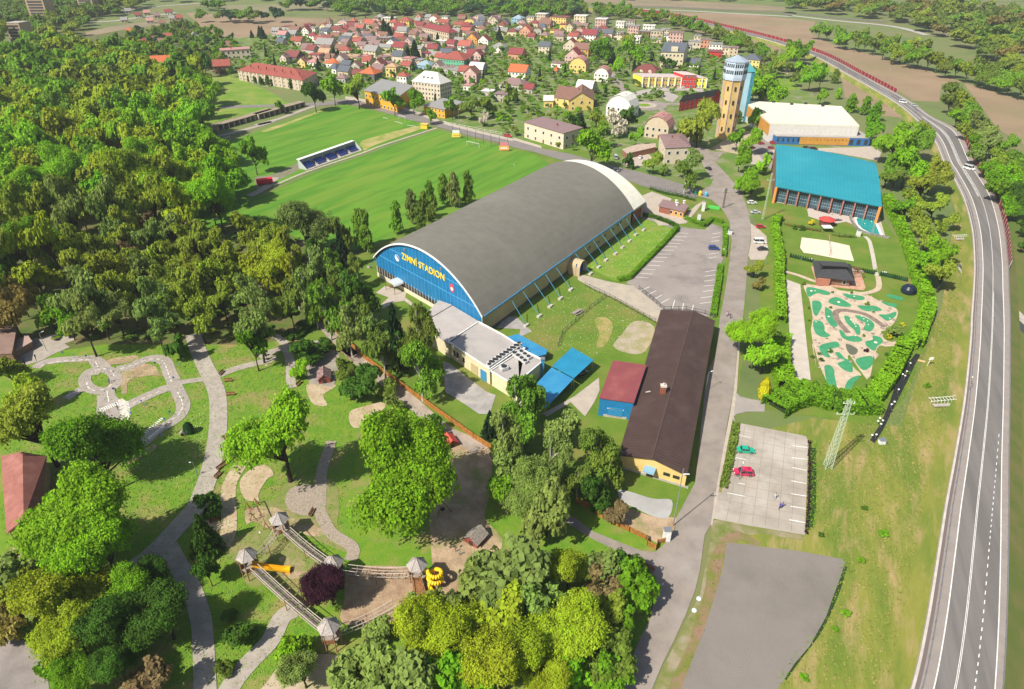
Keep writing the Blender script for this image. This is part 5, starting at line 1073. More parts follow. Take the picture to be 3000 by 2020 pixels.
o1 = 12.5
vault(LN + .5, LN + o1, dz=-.1, k=.80, thick=.5, name='white_rear_roof', m=mat('white_roofing', (.66, .64, .54), (.6, .58, .5), sc=.3))
def wallpoly(name, z0f, z1f, m, t0=0, t1=1, off=0.0, n=28, back=0.0):
    b = MB(); lo = []; hi = []
    for i in range(n + 1):
        t = lerp(t0, t1, i / n); p = A + ux * (t * WD) + nf * off + uy * back; lo.append((p.x, p.y, z0f(t))); hi.append((p.x, p.y, z1f(t)))
    b.strip(lo, hi); return b.build(name, m, ice)
BLUE = mat('blue_cladding', (.012, .165, .37), (.010, .14, .32), sc=.3, rough=.45)
wallpoly('front_wall', lambda t: 4.2 - 2.2 * t, lambda t: arc(t) - .55, BLUE)
wallpoly('glazed_strip', lambda t: 1.7, lambda t: 4.2 - 2.2 * t, mat('dark_glazing', (.05, .045, .045), rough=.2), back=.12)
wallpoly('front_base', lambda t: 0, lambda t: 1.7, mat('cream_render', (.6, .5, .3)), off=.25)
wallpoly('back_wall', lambda t: 0, lambda t: arc(t, .8) - .7, mat('cream_render', (.6, .5, .3)), back=LN + o1 - .6)
b = MB()
for i in range(1, 30):
    t = i / 30; p = A + ux * (t * WD) + nf * .04; z0, z1 = 4.3 - 2.2 * t, arc(t) - .6
    if z1 > z0: b.box((p.x, p.y, (z0 + z1) / 2), (.09, .07, z1 - z0), math.atan2(ux.y, ux.x))
for z in (9.0, 13.8):
    ts = [t / 60 for t in range(61) if arc(t / 60) - .7 > z]; p0, p1 = A + ux * (ts[0] * WD) + nf * .05, A + ux * (ts[-1] * WD) + nf * .05; b.tube((p0.x, p0.y, z), (p1.x, p1.y, z), .06)
b.build('cladding_seams', mat('light_blue_trim', (.10, .38, .62)), ice)
for i in range(0, 26): t = i / 36; p = A + ux * (t * WD) + nf * .02; MB().box((p.x, p.y, 2.8), (.12, .1, 2.4), math.atan2(ux.y, ux.x)).build('glazing_bar', WHITE, ice)
# side walls
for P0_, s_, nn in ((B, 'right', nr), (A, 'left', -nr)):
    a, c = P0_, P0_ + uy * LN; MB().quadbox([a, c, c - nn * .3, a - nn * .3], 1.1, HE).build('side_wall', mat('side_cream', (.46, .36, .19), (.40, .31, .17), sc=.15, rough=.9), ice)
    MB().quadbox([a - nn * .1, c - nn * .1, c - nn * .5, a - nn * .5], 0, 1.1).build('plinth', mat('dark_plinth', (.10, .095, .09)), ice)
    e0, e1 = a + nn * .75, c + nn * .75; MB().tube((e0.x, e0.y, HE - .15), (e1.x, e1.y, HE - .15), .28, n=8).build('gutter', mat('blue_steel', (.03, .16, .30), (.04, .2, .34), sc=1), ice)
for w_ in ('900,465', '925,440', '860,500', '790,555', '735,610', '710,620', '660,655', '640,680', '320,960', '135,1095'):
    s_, z = onwall(G('21:' + w_)[0], B, C); p = B + uy * s_ + nr * .05; MB().box((p.x, p.y, z), (1.3, .16, .9), math.atan2(uy.y, uy.x)).build('window', mat('blue_grey_window', (.05, .08, .16), rough=.2), ice)
STEEL = mat('blue_strut', (.06, .26, .36), (.05, .2, .3), sc=1)
FT = ('1120,512 1015,345', '1052,552 958,392', '1000,605 900,432', '940,660 832,490', '880,715 762,540', '800,768 690,592', '737,828 615,650', '668,885 538,705', '500,1020 375,825', '412,1095 285,885', '325,1163 190,957', '232,1245 92,1028', '120,1325 0,1110')
for f in FT:
    f0, f1 = [G('21:' + q)[0] for q in f.split()]; g = W(f0); tp_ = W(f1, HE - .2); b = MB(); b.tube(tp_, (g.x, g.y, .5), .11, n=6)
    s_ = root('strut', (0, 0, 0), None, None); bpy.data.objects.remove(s_); st = b.build('strut', STEEL, ice); MB().box((g.x, g.y, .3), (2.0, 1.0, .7), math.atan2(uy.y, uy.x)).build('footing', mat('pale_concrete', (.5,) * 3), st)
g = W(G('11:960,830')[0]); t0 = A + uy * 1; b = MB().tube((t0.x, t0.y, HE - .2), (g.x, g.y, .4), .11); st = b.build('strut', STEEL, ice); MB().box((g.x, g.y, .3), (1.2, 1, .7)).build('footing', CONC, st)
# lettering and emblems on the front
def text_mesh(name, s, size, m, parent, p, rz, ext=.06, off=.0, tilt=pi / 2, sx=1.0, align='LEFT', sp=1.0):
    cu = bpy.data.curves.new(name, 'FONT'); cu.body = s; cu.size = size; cu.extrude = ext; cu.offset = off; cu.align_x = align; cu.space_character = sp
    ob = bpy.data.objects.new(name, cu); COL.objects.link(ob); me = bpy.data.meshes.new_from_object(ob.evaluated_get(bpy.context.evaluated_depsgraph_get())); bpy.data.objects.remove(ob)
    me.materials.clear(); me.materials.append(m); o = bpy.data.objects.new(name, me); COL.objects.link(o)
    o.parent = parent; o.location = Vector(p) - parent_off(parent); o.rotation_euler = (tilt, 0, rz); o.scale = (sx, 1, 1); return o
s0, z0 = onwall(G('11:1245,752')[0], A, B); s1, z1 = onwall(G('11:1608,935')[0], A, B); sm, zm = onwall(G('11:1245,700')[0], A, B)
YEL = mat('yellow_letters', (.85, .62, .03), rough=.5); zt = (z0 + z1) / 2; p = A + ux * s0 + nf * .15
hh = max(2.2, (zm - z0)) * 1.38
o = text_mesh('sign_lettering', 'ZIMNÍ STADION', hh, YEL, ice, (p.x, p.y, zt), math.atan2(ux.y, ux.x), off=.035); wdt = max(v.co.x for v in o.data.vertices); o.scale = ((s1 - s0) / wdt, 1, 1); o['label'] = 'yellow lettering reading ZIMNÍ STADION'
def disc_on(name, px, r, m, off=.12, n=20, parent=None, sc=(1, 1), seg=(0, 2 * pi)):
    s_, z = onwall(px, A, B); c0 = A + ux * s_ + nf * off; b = MB(); pts = []
    for k in range(n + 1):
        a = seg[0] + (seg[1] - seg[0]) * k / n; pts.append((c0.x + ux.x * r * cos(a) * sc[0], c0.y + ux.y * r * cos(a) * sc[0], z + r * sin(a) * sc[1]))
    f = [Vector(q) for q in pts]; b.face(f); b.face([q - Vector((nf.x, nf.y, 0)) * .08 for q in reversed(f)]); return b.build(name, m, parent or ice)
e = disc_on('round_emblem', G('11:1202,744')[0], 1.25, WHITE); disc_on('emblem_band', G('11:1202,744')[0], 1.1, mat('emblem_blue', (.02, .2, .5)), off=.16, seg=(-.35, pi - .9), parent=e)
e = disc_on('crest', G('11:1670,1000')[0], 1.25, mat('crest_red', (.5, .06, .1)), sc=(.85, 1.25), off=.12); disc_on('crest_shield', G('11:1670,1006')[0], .7, WHITE, off=.18, parent=e, n=6)
for q in ('11:1266,676', '11:1574,838'):
    s_, z = onwall(G(q)[0], A, B); p = A + ux * s_ + nf * .1; MB().box((p.x, p.y, z), (1.0, .25, 1.0), math.atan2(ux.y, ux.x)).build('vent', METAL, ice)
# entrance canopy
s_, z = onwall(G('11:1240,985')[0], A, B); p = A + ux * (s_ - 1) + nf * 2.0
c_ = root('entrance_canopy', p, 'curved glass entrance canopy on white posts at the stadium front', 'canopy'); b = MB()
for k in range(7): 
    a0, a1 = pi * k / 7, pi * (k + 1) / 7
    def cp(a, o): q = p + ux * (2.6 * cos(a)) + nf * o; return Vector((q.x, q.y, 3.0 + 1.0 * sin(a)))
    b.face([cp(a0, -2), cp(a0, 2.2), cp(a1, 2.2), cp(a1, -2)])
b.build('glass_roof', mat('canopy_glass', (.5, .52, .52), rough=.2), c_)
for sx in (-2.6, 2.6):
    for o in (-1.8, 2.1): q = p + ux * sx + nf * o; MB().tube((q.x, q.y, 0), (q.x, q.y, 3.1), .09).build('post', DARKM, c_)
# side entrance with rounded hood
s_, z = onwall(G('21:500,850')[0], B, C); p = B + uy * s_; en = root('side_entrance', p, 'rounded hood over the blue side door of the ice stadium', 'entrance'); b = MB(); pts = []
for k in range(9): a = pi * k / 8; q = p + uy * (2.6 * cos(a)); pts.append(Vector((q.x, q.y, 3 + 2.4 * sin(a))))
b.strip([q + nr * 5 for q in pts], pts); b.build('hood', mat('tan_hood', (.42, .33, .2)), en)
q0, q1 = p + uy * 2.6, p - uy * 2.6; MB().quadbox([q0 + nr * 3.6, q1 + nr * 3.6, q1 + nr * 3.4, q0 + nr * 3.4], 0, 4.6).build('door', mat('door_blue', (.02, .07, .28)), en)
for q in (q0, q1): MB().quadbox([q + nr * .3, q + nr * 5, q + nr * 5 + uy * .2, q + nr * .3 + uy * .2], 0, 3).build('side_panel', mat('tan_hood', (.4,) * 3), en)
OCC.append(((A.x + C.x) / 2, (A.y + C.y) / 2, 30))
# rear brick entrance block
flat_n = 0
def flatb(name, px, z, wallc, roofm, label, cat='building', par=.0, edge=None, zb=0, group=None, wallm=None):
    P = [W(p, z) for p in G(px)]; cen = sum(P, Vector((0, 0, 0))) / len(P); ro = root(name, (cen.x, cen.y, 0), label, cat, group)
    MB().quadbox(P, zb, z - .003).build('wall', wallm or WALL, ro, wallc); 
    Q = [p + (p - cen).normalized() * .25 for p in P]; MB().quadbox(Q, z, z + .22).build('roof', roofm, ro)
    if par:
        b = MB()
        for p, q in zip(Q, Q[1:] + Q[:1]): d = (q - p).normalized(); n = Vector((-d.y, d.x, 0)) * .15; b.quadbox([p - n, q - n, q + n, p + n], z + .22, z + .22 + par)
        b.build('parapet', edge or WHITE, ro)
    OCC.append((cen.x, cen.y, 8)); return ro, P
flatb('entrance_block', '21:1000,275 1095,205 1110,300 1030,350', 5.0, (.3, .1, .07), mat('white_roofing', (.6,) * 3), 'small brick block with cream band at the rear corner of the stadium')
GR = mat('grey_roofing', (.36, .33, .315), (.31, .29, .275), sc=.3, c3=(.40, .365, .34), sc3=.15)
ROOFP = mat('pale_roofing', (.40, .36, .34), (.35, .32, .30), sc=.3)
an, P = flatb('annex_building', '11:1668,1155 1890,1290 1640,1478 1385,1302', 5.0, CW['cream'], ROOFP, 'cream annex with pale flat roof against the blue stadium front')
an2, P2_ = flatb('annex_building', '11:1555,1112 1662,1150 1480,1258 1370,1302', 5.3, CW['white'], mat('pale_roofing', (.4,) * 3), 'narrow white-roofed link beside the blue stadium front')
an3, P = flatb('annex_building', '11:1895,1300 2095,1410 12:2250,60 1990,245 1645,15', 5.0, CW['cream'], GR, 'cream annex with grey flat roof and a row of cooling fans', par=.35)
a, c = P[4].lerp(P[3], .05), P[4].lerp(P[3], .98); a.z = c.z = 0
def wall_items(ro, a, c, items):
    d = (c - a); L = d.length; d = d.normalized(); n = Vector((d.y, -d.x, 0))
    for (t, z, w, h, m, nm) in items: p = a + d * (L * t) + n * .06; MB().box((p.x, p.y, z), (w, .16, h), math.atan2(d.y, d.x)).build(nm, m, ro)
wall_items(an3, a, c, [(.08, 2.6, .9, 1.7, GLASS, 'window'), (.17, 2.6, .9, 1.7, GLASS, 'window'), (.34, 2.4, .8, 1.5, GLASS, 'window'), (.62, 1.7, 3.0, 3.2, mat('tan_gate', (.45, .36, .2)), 'gate'), (.86, 1.7, 2.6, 3.3, mat('door_bluelight', (.04, .22, .42)), 'door')])
an4, P = flatb('annex_building', '12:2005,262 2290,75 22:50,65 262,175 60,345 12:2230,400', 4.6, CW['cream'], mat('grey_roofing', (.36,) * 3), 'lower cream annex with fan units and blue duct, half behind birches', par=.35)
# roof fans: each a thing on the roof
fan = root('roof_fan', (0, 0, 0), None, 'ventilator', 'fans on the stadium annex roof')
fb = MB().box((0, 0, .45), (1.5, 1.3, .7)).build('housing', mat('fan_grey', (.5, .5, .5)), fan); MB().tube((0, 0, .8), (0, 0, 1.0), .55, n=12).build('fan_ring', DARKM, fb); 
first = True
def place_copy(proto, x, y, z, rz, lab, near=None, first_use=[0], sc=None):
    o = proto if not proto.get('_used') else copy_tree(proto)
    proto['_used'] = 1; o.location = (x, y, z); o.rotation_euler = (0, 0, rz)
    if sc: o.scale = sc
    THINGS.append([o, lab, near]); return o
for k in range(9):
    for j in range(2):
        p = W(G('12:%d,%d' % (1985 + 30 * k + j * 12, 215 - 20 * k - j * 22))[0], 5.3); place_copy(fan, p.x, p.y, 5.24, math.atan2(ux.y, ux.x), 'small square cooling fan on the grey annex roof')
for k in range(5):
    for j in range(2): p = W(G('22:%d,%d' % (20 + 30 * k - j * 30, 60 + 22 * k + j * 35))[0], 4.9); place_copy(fan, p.x, p.y, 4.84, math.atan2(ux.y, ux.x), 'small square cooling fan on the lower annex roof')
p = W(G('12:2110,240')[0], 4.9); place_copy(fan, p.x, p.y, 4.84, .5, 'separate square cooling fan on the lower annex roof', sc=(1.4, 1.4, 1.3))
# blue canopies
BROOF = mat('blue_sheet_roof', (.02, .22, .38), (.016, .19, .33), sc=.3, rough=.5, stretch=(0, 1, 1)); BROOF2 = mat('blue_sheet_pale', (.03, .20, .40), (.04, .24, .42), sc=.3, rough=.5)
def canopy(name, px, z, m, label, zs=None, post=True):
    P = [W(p, z) for p in G(px)]; cen = sum(P, Vector((0, 0, 0))) / len(P); ro = root(name, (cen.x, cen.y, 0), label, 'canopy', None); MB().quadbox(P, [z + (zs[i] if zs else 0) for i in range(len(P))], [z + .2 + (zs[i] if zs else 0) for i in range(len(P))]).build('roof', m, ro)
    b = MB()
    for i, p in enumerate(P):
        q = p.lerp(cen, .06); MB().tube((q.x, q.y, 0), (q.x, q.y, z + .02 + (zs[i] if zs else 0)), .09).build('post', METAL, ro)
    OCC.append((cen.x, cen.y, 7)); return ro
canopy('carport', '22:512,58 695,165 528,318 342,215', 3.6, BROOF, 'bright blue sheet roof of the raised half of the carport')
canopy('carport', '22:338,228 522,326 285,575 100,480', 3.2, BROOF2, 'duller blue ribbed sheet roof of the lower half of the carport')
canopy('covered_walkway', '21:-60,1425 50,1395 300,1530 290,1568 200,1590', 2.8, mat('blue_sheet_pale', (.1,) * 3), 'narrow bluish walkway roof behind the annex')
p = W(G('22:256,300')[0]); rd = root('duct', p, 'upright blue square duct at the annex corner', 'duct'); MB().box((p.x, p.y, 3.0), (.9, .9, 6.0)).build('shaft', BROOF2, rd); MB().box((p.x, p.y, 6.1), (1.2, 1.2, .3)).build('cap', METAL, rd)
# maroon-roofed blue box
rb_, P = flatb('boiler_house', '22:862,172 1140,212 1035,525 745,485', 5.6, (.012, .16, .36), mat('maroon_roof', (.22, .055, .06), (.19, .05, .055), sc=.4, c3=(.26, .08, .075), sc3=.2), 'blue clad box building with maroon flat roof beside the brown roof')
a, c = P[3].copy(), P[2].copy(); a.z = c.z = 0; wall_items(rb_, a, c, [(.5, 2.8, 4.2, .22, WHITE, 'trim'), (.5, .35, 6.0, .7, CONC, 'plinth'), (.5, 1.9, 3.8, 2.6, mat('gate_blue', (.02, .2, .42)), 'gate')])
# ---------------------------------------------------------------- LONG BROWN-ROOFED BUILDING
ZE, ZR = 4.0, 6.2
FL, FR, BR, BL = [W(p, ZE) for p in G('22:905,975 1490,1150 21:1728,1285 1265,1190')]; RF, RB = [W(p, ZR) for p in G('22:1192,1003 21:1542,1197')]
br = root('long_hall', FL.lerp(BR, .5), 'long low building with dark brown corrugated roof and cream gable', 'building')
MBROWN = mat('brown_corrugated', (.062, .036, .031), (.052, .030, .026), sc=.4, c3=(.078, .05, .044), sc3=.15, rough=.7)
b = MB(); th = Vector((0, 0, .25))
for q in ([BL, FL, RF, RB], [FR, BR, RB, RF]):
    b.face([p + th for p in q]); b.face([p for p in reversed(q)])
    for i in range(4): j = (i + 1) % 4; b.face([q[i], q[j], q[j] + th, q[i] + th])
b.build('roof', MBROWN, br); b = MB()
for i in range(1, 70):
    t = i / 70; e, r_ = BR.lerp(FR, t), RB.lerp(RF, t); b.tube(e + th, r_ + th, .06, n=4); e = BL.lerp(FL, t); b.tube(e + th, r_ + th, .045, n=4)
b.build('roof_ribs', mat('rib_brown', (.085, .055, .048)), br)
MB().tube(RB + th, RF + th, .16, n=6).build('ridge_cap', mat('rib_brown', (.1,) * 3), br)
ins = lambda p, q, k=.6: Vector((p.x, p.y, 0)) + (Vector((q.x, q.y, 0)) - Vector((p.x, p.y, 0))).normalized() * k
c4 = [ins(FL, BR), ins(FR, BL), ins(BR, FL), ins(BL, FR)]; rf = ins(RF, RB, 1.0); rbk = ins(RB, RF, 1.0); b = MB()
b.face([c4[0], c4[1], c4[1] + Vector((0, 0, ZE)), Vector((rf.x, rf.y, ZR)), c4[0] + Vector((0, 0, ZE))]); b.face([c4[1], c4[2], c4[2] + Vector((0, 0, ZE)), c4[1] + Vector((0, 0, ZE))])
b.face([c4[2], c4[3], c4[3] + Vector((0, 0, ZE)), Vector((rbk.x, rbk.y, ZR)), c4[2] + Vector((0, 0, ZE))]); b.face([c4[3], c4[0], c4[0] + Vector((0, 0, ZE)), c4[3] + Vector((0, 0, ZE))])
b.build('wall', WALL, br, (.62, .44, .17))
wall_items(br, c4[0], c4[1], [(.72, 2.3, 1.5, .8, GLASS, 'window'), (.86, 2.3, 1.5, .8, GLASS, 'window'), (.5, .3, 17.5, .55, CONC, 'plinth')])
dd = (c4[1] - c4[0]).normalized(); nn = Vector((dd.y, -dd.x, 0)); q = c4[0].lerp(c4[1], .48) + nn * 1.0; 
MB().box((q.x, q.y, 2.9), (2.6, 2.2, .5), math.atan2(dd.y, dd.x)).build('porch_hood', mat('pale_blue_hood', (.22, .38, .5)), br); MB().box((q.x - nn.x * .9, q.y - nn.y * .9, 1.1), (1.6, .2, 2.2), math.atan2(dd.y, dd.x)).build('door', mat('door_brown2', (.08, .05, .04)), br)
ce = W(G('22:1278,462')[0], 5.2); cb = MB().box((ce.x, ce.y, 6.4), (1.3, 1.1, 3.2)).build('chimney', BRICK, br); MB().box((ce.x, ce.y, 8.3), (1.5, 1.3, .5)).tube((ce.x, ce.y, 8.5), (ce.x, ce.y, 9.1), .25).build('chimney_cap', mat('pale_cap', (.55, .48, .42)), cb)
sk = W(G('22:1158,434')[0], 5.4); MB().box((sk.x, sk.y, 5.5), (1.3, .4, .15), .3).build('roof_hatch', CONC, br)
OCC.append((FL.lerp(BR, .5).x, FL.lerp(BR, .5).y, 25))
# ---------------------------------------------------------------- SWIMMING HALL
EL, ER = [W(p, 8) for p in G('31:212,128 1116,300')]; TL, TR = [W(p, 12.5) for p in G('30:214,1232 1062,1388')]
sw = root('swimming_hall', EL.lerp(TR, .5), 'swimming hall with large curved turquoise roof and glazed garden front', 'swimming pool hall')
TEAL = mat('turquoise_roof', (.018, .235, .30), (.014, .205, .265), sc=.1, rough=.55, c3=(.03, .27, .33), sc3=.05)
b = MB(); rows = []
for i in range(13):
    t = i / 12; zz = 8 + 4.5 * math.sin(t * pi / 2); rows.append([(lerp(EL.x, TL.x, t) + (lerp(ER.x, TR.x, t) - lerp(EL.x, TL.x, t)) * u, lerp(EL.y, TL.y, t) + (lerp(ER.y, TR.y, t) - lerp(EL.y, TL.y, t)) * u, zz + 1.0 * math.sin(u * pi) * t) for u in [k / 16 for k in range(17)]])
for r0, r1_ in zip(rows, rows[1:]): b.strip(r1_, r0); b.strip([(p[0], p[1], p[2] - .4) for p in r0], [(p[0], p[1], p[2] - .4) for p in r1_])
b.strip(rows[0], [(p[0], p[1], p[2] - .4) for p in rows[0]]); b.strip([(p[0], p[1], p[2] - .4) for p in rows[-1]], rows[-1]); b.strip([r0[-1] for r0 in rows], [(r0[-1][0], r0[-1][1], r0[-1][2] - .4) for r0 in rows])
b.build('roof', TEAL, sw); MB().quadbox([EL, ER, ER + Vector((.1, .5, 0)), EL + Vector((.1, .5, 0))], 7.2, 7.6).build('fascia', mat('teal_fascia', (.01, .14, .2)), sw)
b = MB()
for k in range(1, 6):
    t = k * .035; b.tube(Vector(rows[0][0]).lerp(Vector(rows[1][0]), t * 12) + Vector((0, 0, .05)), Vector(rows[0][-1]).lerp(Vector(rows[1][-1]), t * 12) + Vector((0, 0, .05)), .05, n=4)
for k in range(1, 30):
    u = k / 30; j = u * 16; j0 = min(15, int(j)); line = [Vector(r0[j0]).lerp(Vector(r0[j0 + 1]), j - j0) + Vector((0, 0, .03)) for r0 in rows[::2]]; b.path(line, .035, n=3)
b.build('roof_steps', mat('teal_fascia', (.1,) * 3), sw)
dS = (ER - EL).normalized(); nS = Vector((dS.y, -dS.x, 0)); g0, g1 = EL - nS * 2.0 + dS * .8, ER - nS * 2.0 - dS * .8; g0.z = g1.z = 0
MB().quadbox([g0, g1, g1 - nS * .2, g0 - nS * .2], .3, 7.5).build('glazing', mat('pool_glazing', (.045, .09, .12), (.02, .04, .06), sc=.3, rough=.12, spec=.7), sw)
for k in range(10):
    p = g0.lerp(g1, k / 9) + nS * .9; MB().box((p.x, p.y, 3.6), (.55, 1.5, 7.2), math.atan2(dS.y, dS.x)).build('pillar', mat('pillar_brick', (.36, .17, .13), (.28, .12, .09), sc=1.5), sw)
b = MB()
for z in (2.2, 3.6, 5.2): p, q = g0 + nS * .06, g1 + nS * .06; b.tube((p.x, p.y, z), (q.x, q.y, z), .09, n=4)
b.build('glazing_rails', mat('pale_bars', (.22, .33, .40)), sw)
for k in range(46): p = g0.lerp(g1, k / 45) + nS * .06; MB().tube((p.x, p.y, .3), (p.x, p.y, 7.3), .05, n=4).build('glazing_bar', mat('pale_bars', (.4,) * 3), sw)
for p0, q0, t0 in ((EL, TL, 0), (ER, TR, 0)):
    b = MB(); pts = [(lerp(p0.x, q0.x, i / 8), lerp(p0.y, q0.y, i / 8)) for i in range(9)]
    b.strip([(x, y, 0) for x, y in pts], [(x, y, 8 + 4.5 * math.sin(i / 8 * pi / 2) - .45) for i, (x, y) in enumerate(pts)]); b.build('side_wall', mat('brick_side', (.24, .15, .11), (.18, .11, .08), sc=1), sw)
MB().quadbox([TL, TR, TR + Vector((0, .3, 0)), TL + Vector((0, .3, 0))], 0, 11.9).build('back_wall', mat('pale_render', (.5,) * 3), sw)
for p, sg in ((EL, 1), (ER, -1)):
    q = p - nS * .6 + dS * .5 * sg; MB().box((q.x, q.y, 3.7), (1.0, 2.6, 7.4), math.atan2(dS.y, dS.x)).build('end_pier', mat('pier_orange', (.60, .24, .06)), sw)
OCC.append((EL.lerp(TR, .5).x, EL.lerp(TR, .5).y, 26))
# ---------------------------------------------------------------- WHITE-ROOFED SPORTS HALL
ZH2 = 10.0; T0, T1, T2, T3 = [W(p, ZH2) for p in G('30:-60,864 768,912 922,1078 165,1058')]
sh = root('sports_hall', T0.lerp(T2, .5), 'big sports hall with white flat roof above blue and orange walls', 'sports hall')
MB().quadbox([T0, T1, T2, T3], 0, ZH2 - .003).build('wall', WALL, sh, (.55, .53, .5)); MB().quadbox([T0, T1, T2, T3], ZH2, ZH2 + .5).build('roof', mat('ivory_roof', (.66, .62, .5), (.6, .57, .46), sc=.05), sh)
a, c = T0.copy(), T3.copy(); nl = Vector((-(c - a).normalized().y * -1, 0, 0)); dd = (c - a).normalized(); nn = Vector((dd.y, -dd.x, 0)) * .12
MB().quadbox([a + nn, c + nn, c, a], 3.5, ZH2 - .4).build('side_cladding', mat('orange_cladding', (.52, .26, .05), (.46, .22, .04), sc=.3), sh)
Lw = [W(p, 4.4) for p in G('30:50,1040 215,1162 1018,1180 925,1122 165,1108')]; MB().quadbox(Lw, 0, 4.397).build('lower_wall', WALL, sh, (.03, .13, .32)); MB().quadbox([p + (p - Lw[4]).normalized() * .3 if i != 4 else p for i, p in enumerate(Lw)], 4.4, 4.7).build('lower_roof', mat('grey_roofing', (.3,) * 3), sh)
a, c = Lw[1].copy(), Lw[2].copy(); a.z = c.z = 0; wall_items(sh, a, c, [(.52, 2.4, (c - a).length * .52, 4.2, mat('orange_cladding', (.5,) * 3), 'orange_front')]); a2 = a.lerp(c, .27); c2 = a.lerp(c, .77)
wall_items(sh, a2, c2, [((k + .5) / 13, 3.0, .7, .8, GLASS, 'window') for k in range(13)]); wall_items(sh, a, a2, [((k + .5) / 5, 2.6, .8, 1.8, GLASS, 'window') for k in range(5)]); wall_items(sh, c2, c, [((k + .5) / 3, 2.2, 1.8, 2.6, GLASS, 'window') for k in range(3)])
ac = root('roof_unit', (0, 0, 0), None, 'ventilation unit', 'units on the sports hall roof'); MB().box((0, 0, .7), (4.2, 1.6, 1.3)).build('casing', mat('unit_grey', (.5, .52, .52)), ac); MB().tube((-1, 0, 1.3), (-1, 0, 1.6), .5, n=10).tube((1, 0, 1.3), (1, 0, 1.6), .5, n=10).build('fans', DARKM, ac)
for q in ('30:440,1112', '30:600,1120', '30:715,1118'): p = W(G(q)[0], 4.7); place_copy(ac, p.x, p.y, 4.7, -.05, 'long grey unit on a lower roof')
for q in ('30:190,874', '30:345,893', '30:465,888', '30:610,907'):
    p = W(G(q)[0], ZH2 + .5); v = root('roof_vent', (p.x, p.y, ZH2 + .5), None, 'vent', 'vents on the white hall roof'); MB().box((p.x, p.y, ZH2 + 1), (1.6, 1.2, 1.0)).build('cowl', DARKM, v); THINGS.append([v, 'small dark vent on a white roof', None])
OCC.append((T0.lerp(T2, .5).x, T0.lerp(T2, .5).y, 34))
# ---------------------------------------------------------------- MINIGOLF CLUBHOUSE, PAVILIONS, KIOSK
A, B = [W(p) for p in G('31:560,962 830,990')]; r, = [house(A, B, 11, 3.0, 3.4, 'h', 'brown', 'black', 1, 3, back=W(G('31:800,870')[0]), name='clubhouse', cat='building', label='clubhouse with black hipped roof at the minigolf course', chim=0, over=1.3, side=0)]
q = W(G('31:700,800')[0], 6.2); MB().box((q.x, q.y, 5.8), (8.4, 2.4, 1.2), -.12).build('roof_lantern', mat('lantern_black', (.06, .055, .05)), r); MB().quadbox([(q.x - 4.6, q.y - 1.6), (q.x + 4.6, q.y - 2.6), (q.x + 4.6, q.y + 1), (q.x - 4.6, q.y + 2)], 6.45, 6.7).build('lantern_roof', mat('roof_black', (.05, .05, .055)), r)
q = A.lerp(B, .13) - Vector((0, .9, 0)); MB().box((q.x, q.y, 1.4), (4.2, 1.6, 2.8), -.1).build('brick_front', mat('brick_light', (.42, .17, .11), (.34, .13, .09), sc=2), r)
p = W(G('E:985,700')[0]); pv = root('garden_pavilion', p, 'octagonal garden bar with bright red roof on the pool terrace', 'pavilion')
MB().lathe((p.x, p.y, 0), [(3.0, 0), (3.0, 2.6)], 8).build('wall', mat('bar_brown', (.14, .05, .045)), pv); MB().lathe((p.x, p.y, 2.61), [(3.6, 0), (.2, 1.3)], 8).build('roof', mat('bar_red', (.50, .06, .05), (.42, .05, .045), sc=1), pv)
q = W(G('E:985,810')[0]); MB().box((q.x, q.y, 2.2), (3.8, 3.2, .15)).build('awning', WHITE, pv)
for sx in (-1.8, 1.8):
    for sy in (-1.5, 1.5): MB().tube((q.x + sx, q.y + sy, 0), (q.x + sx, q.y + sy, 2.2), .07).build('post', DARKM, pv)
A, B = [W(p) for p in G('F:755,480 1165,580')]; r = house(A, B, 6, 2.9, 0, 'f', 'orange', 'mauve', 1, 5, back=W(G('F:1230,480')[0]), name='kiosk', cat='kiosk', label='low kiosk with flat roof, brown shutters and orange front', chim=0, side=0, over=.5, door=False)
a, c = A.copy(), A.lerp(B, .46); wall_items(r, a, c, [(.5, 1.4, (c - a).length, 2.6, mat('shutter_brown', (.25, .09, .06)), 'shutters')])
hat = root('roof_box', (0, 0, 0), None, 'chimney', 'white boxes on the kiosk roof'); MB().box((0, 0, .6), (.7, .7, 1.2)).build('body', WHITE, hat); MB().box((0, 0, 1.28), (1, 1, .14)).build('cap', WHITE, hat)
for q in ('F:1050,320', 'F:1065,362', 'F:1185,330'): p = W(G(q)[0], 3.2); place_copy(hat, p.x, p.y, 3.2, .3, 'small white box on the kiosk roof')
# left-edge buildings
A, B = [W(p) for p in G('02:20,1640 330,1600')]
P = [W(p, 4.5) for p in G('02:20,960 350,960 480,1150 500,1330 340,1620 50,1700')]
lb = root('brown_roofed_house', P[0].lerp(P[3], .5), 'house with big reddish-brown roof at the lower left edge', 'house'); b = MB()
q = [W(p, 4.0) for p in G('02:10,985 400,985 03:350,140 60,250')]; rA, rB = W(G('02:195,950')[0], 6.6), W(G('03:205,130')[0], 6.6)
for f in ([q[0], q[3], rB, rA], [q[1], rA, rB, q[2]]):
    b.face([p + th for p in f]); b.face([p for p in reversed(f)])
b.build('roof', mat('reddish_tiles', (.27, .105, .085), (.22, .085, .07), sc=.8, c3=(.32, .14, .12), sc3=.3), lb)
cc = (q[0] + q[1] + q[2] + q[3]) / 4; w_ = [Vector((p.x, p.y, 0)).lerp(Vector((cc.x, cc.y, 0)), .08) for p in q]; MB().quadbox(w_, 0, 3.9).build('wall', WALL, lb, (.3, .2, .12)); b = MB()
b.face([w_[3] + Vector((0, 0, 3.9)), w_[2] + Vector((0, 0, 3.9)), w_[3].lerp(w_[2], .5) + Vector((0, 0, 6.2))]); b.build('gable', WOODB, lb)
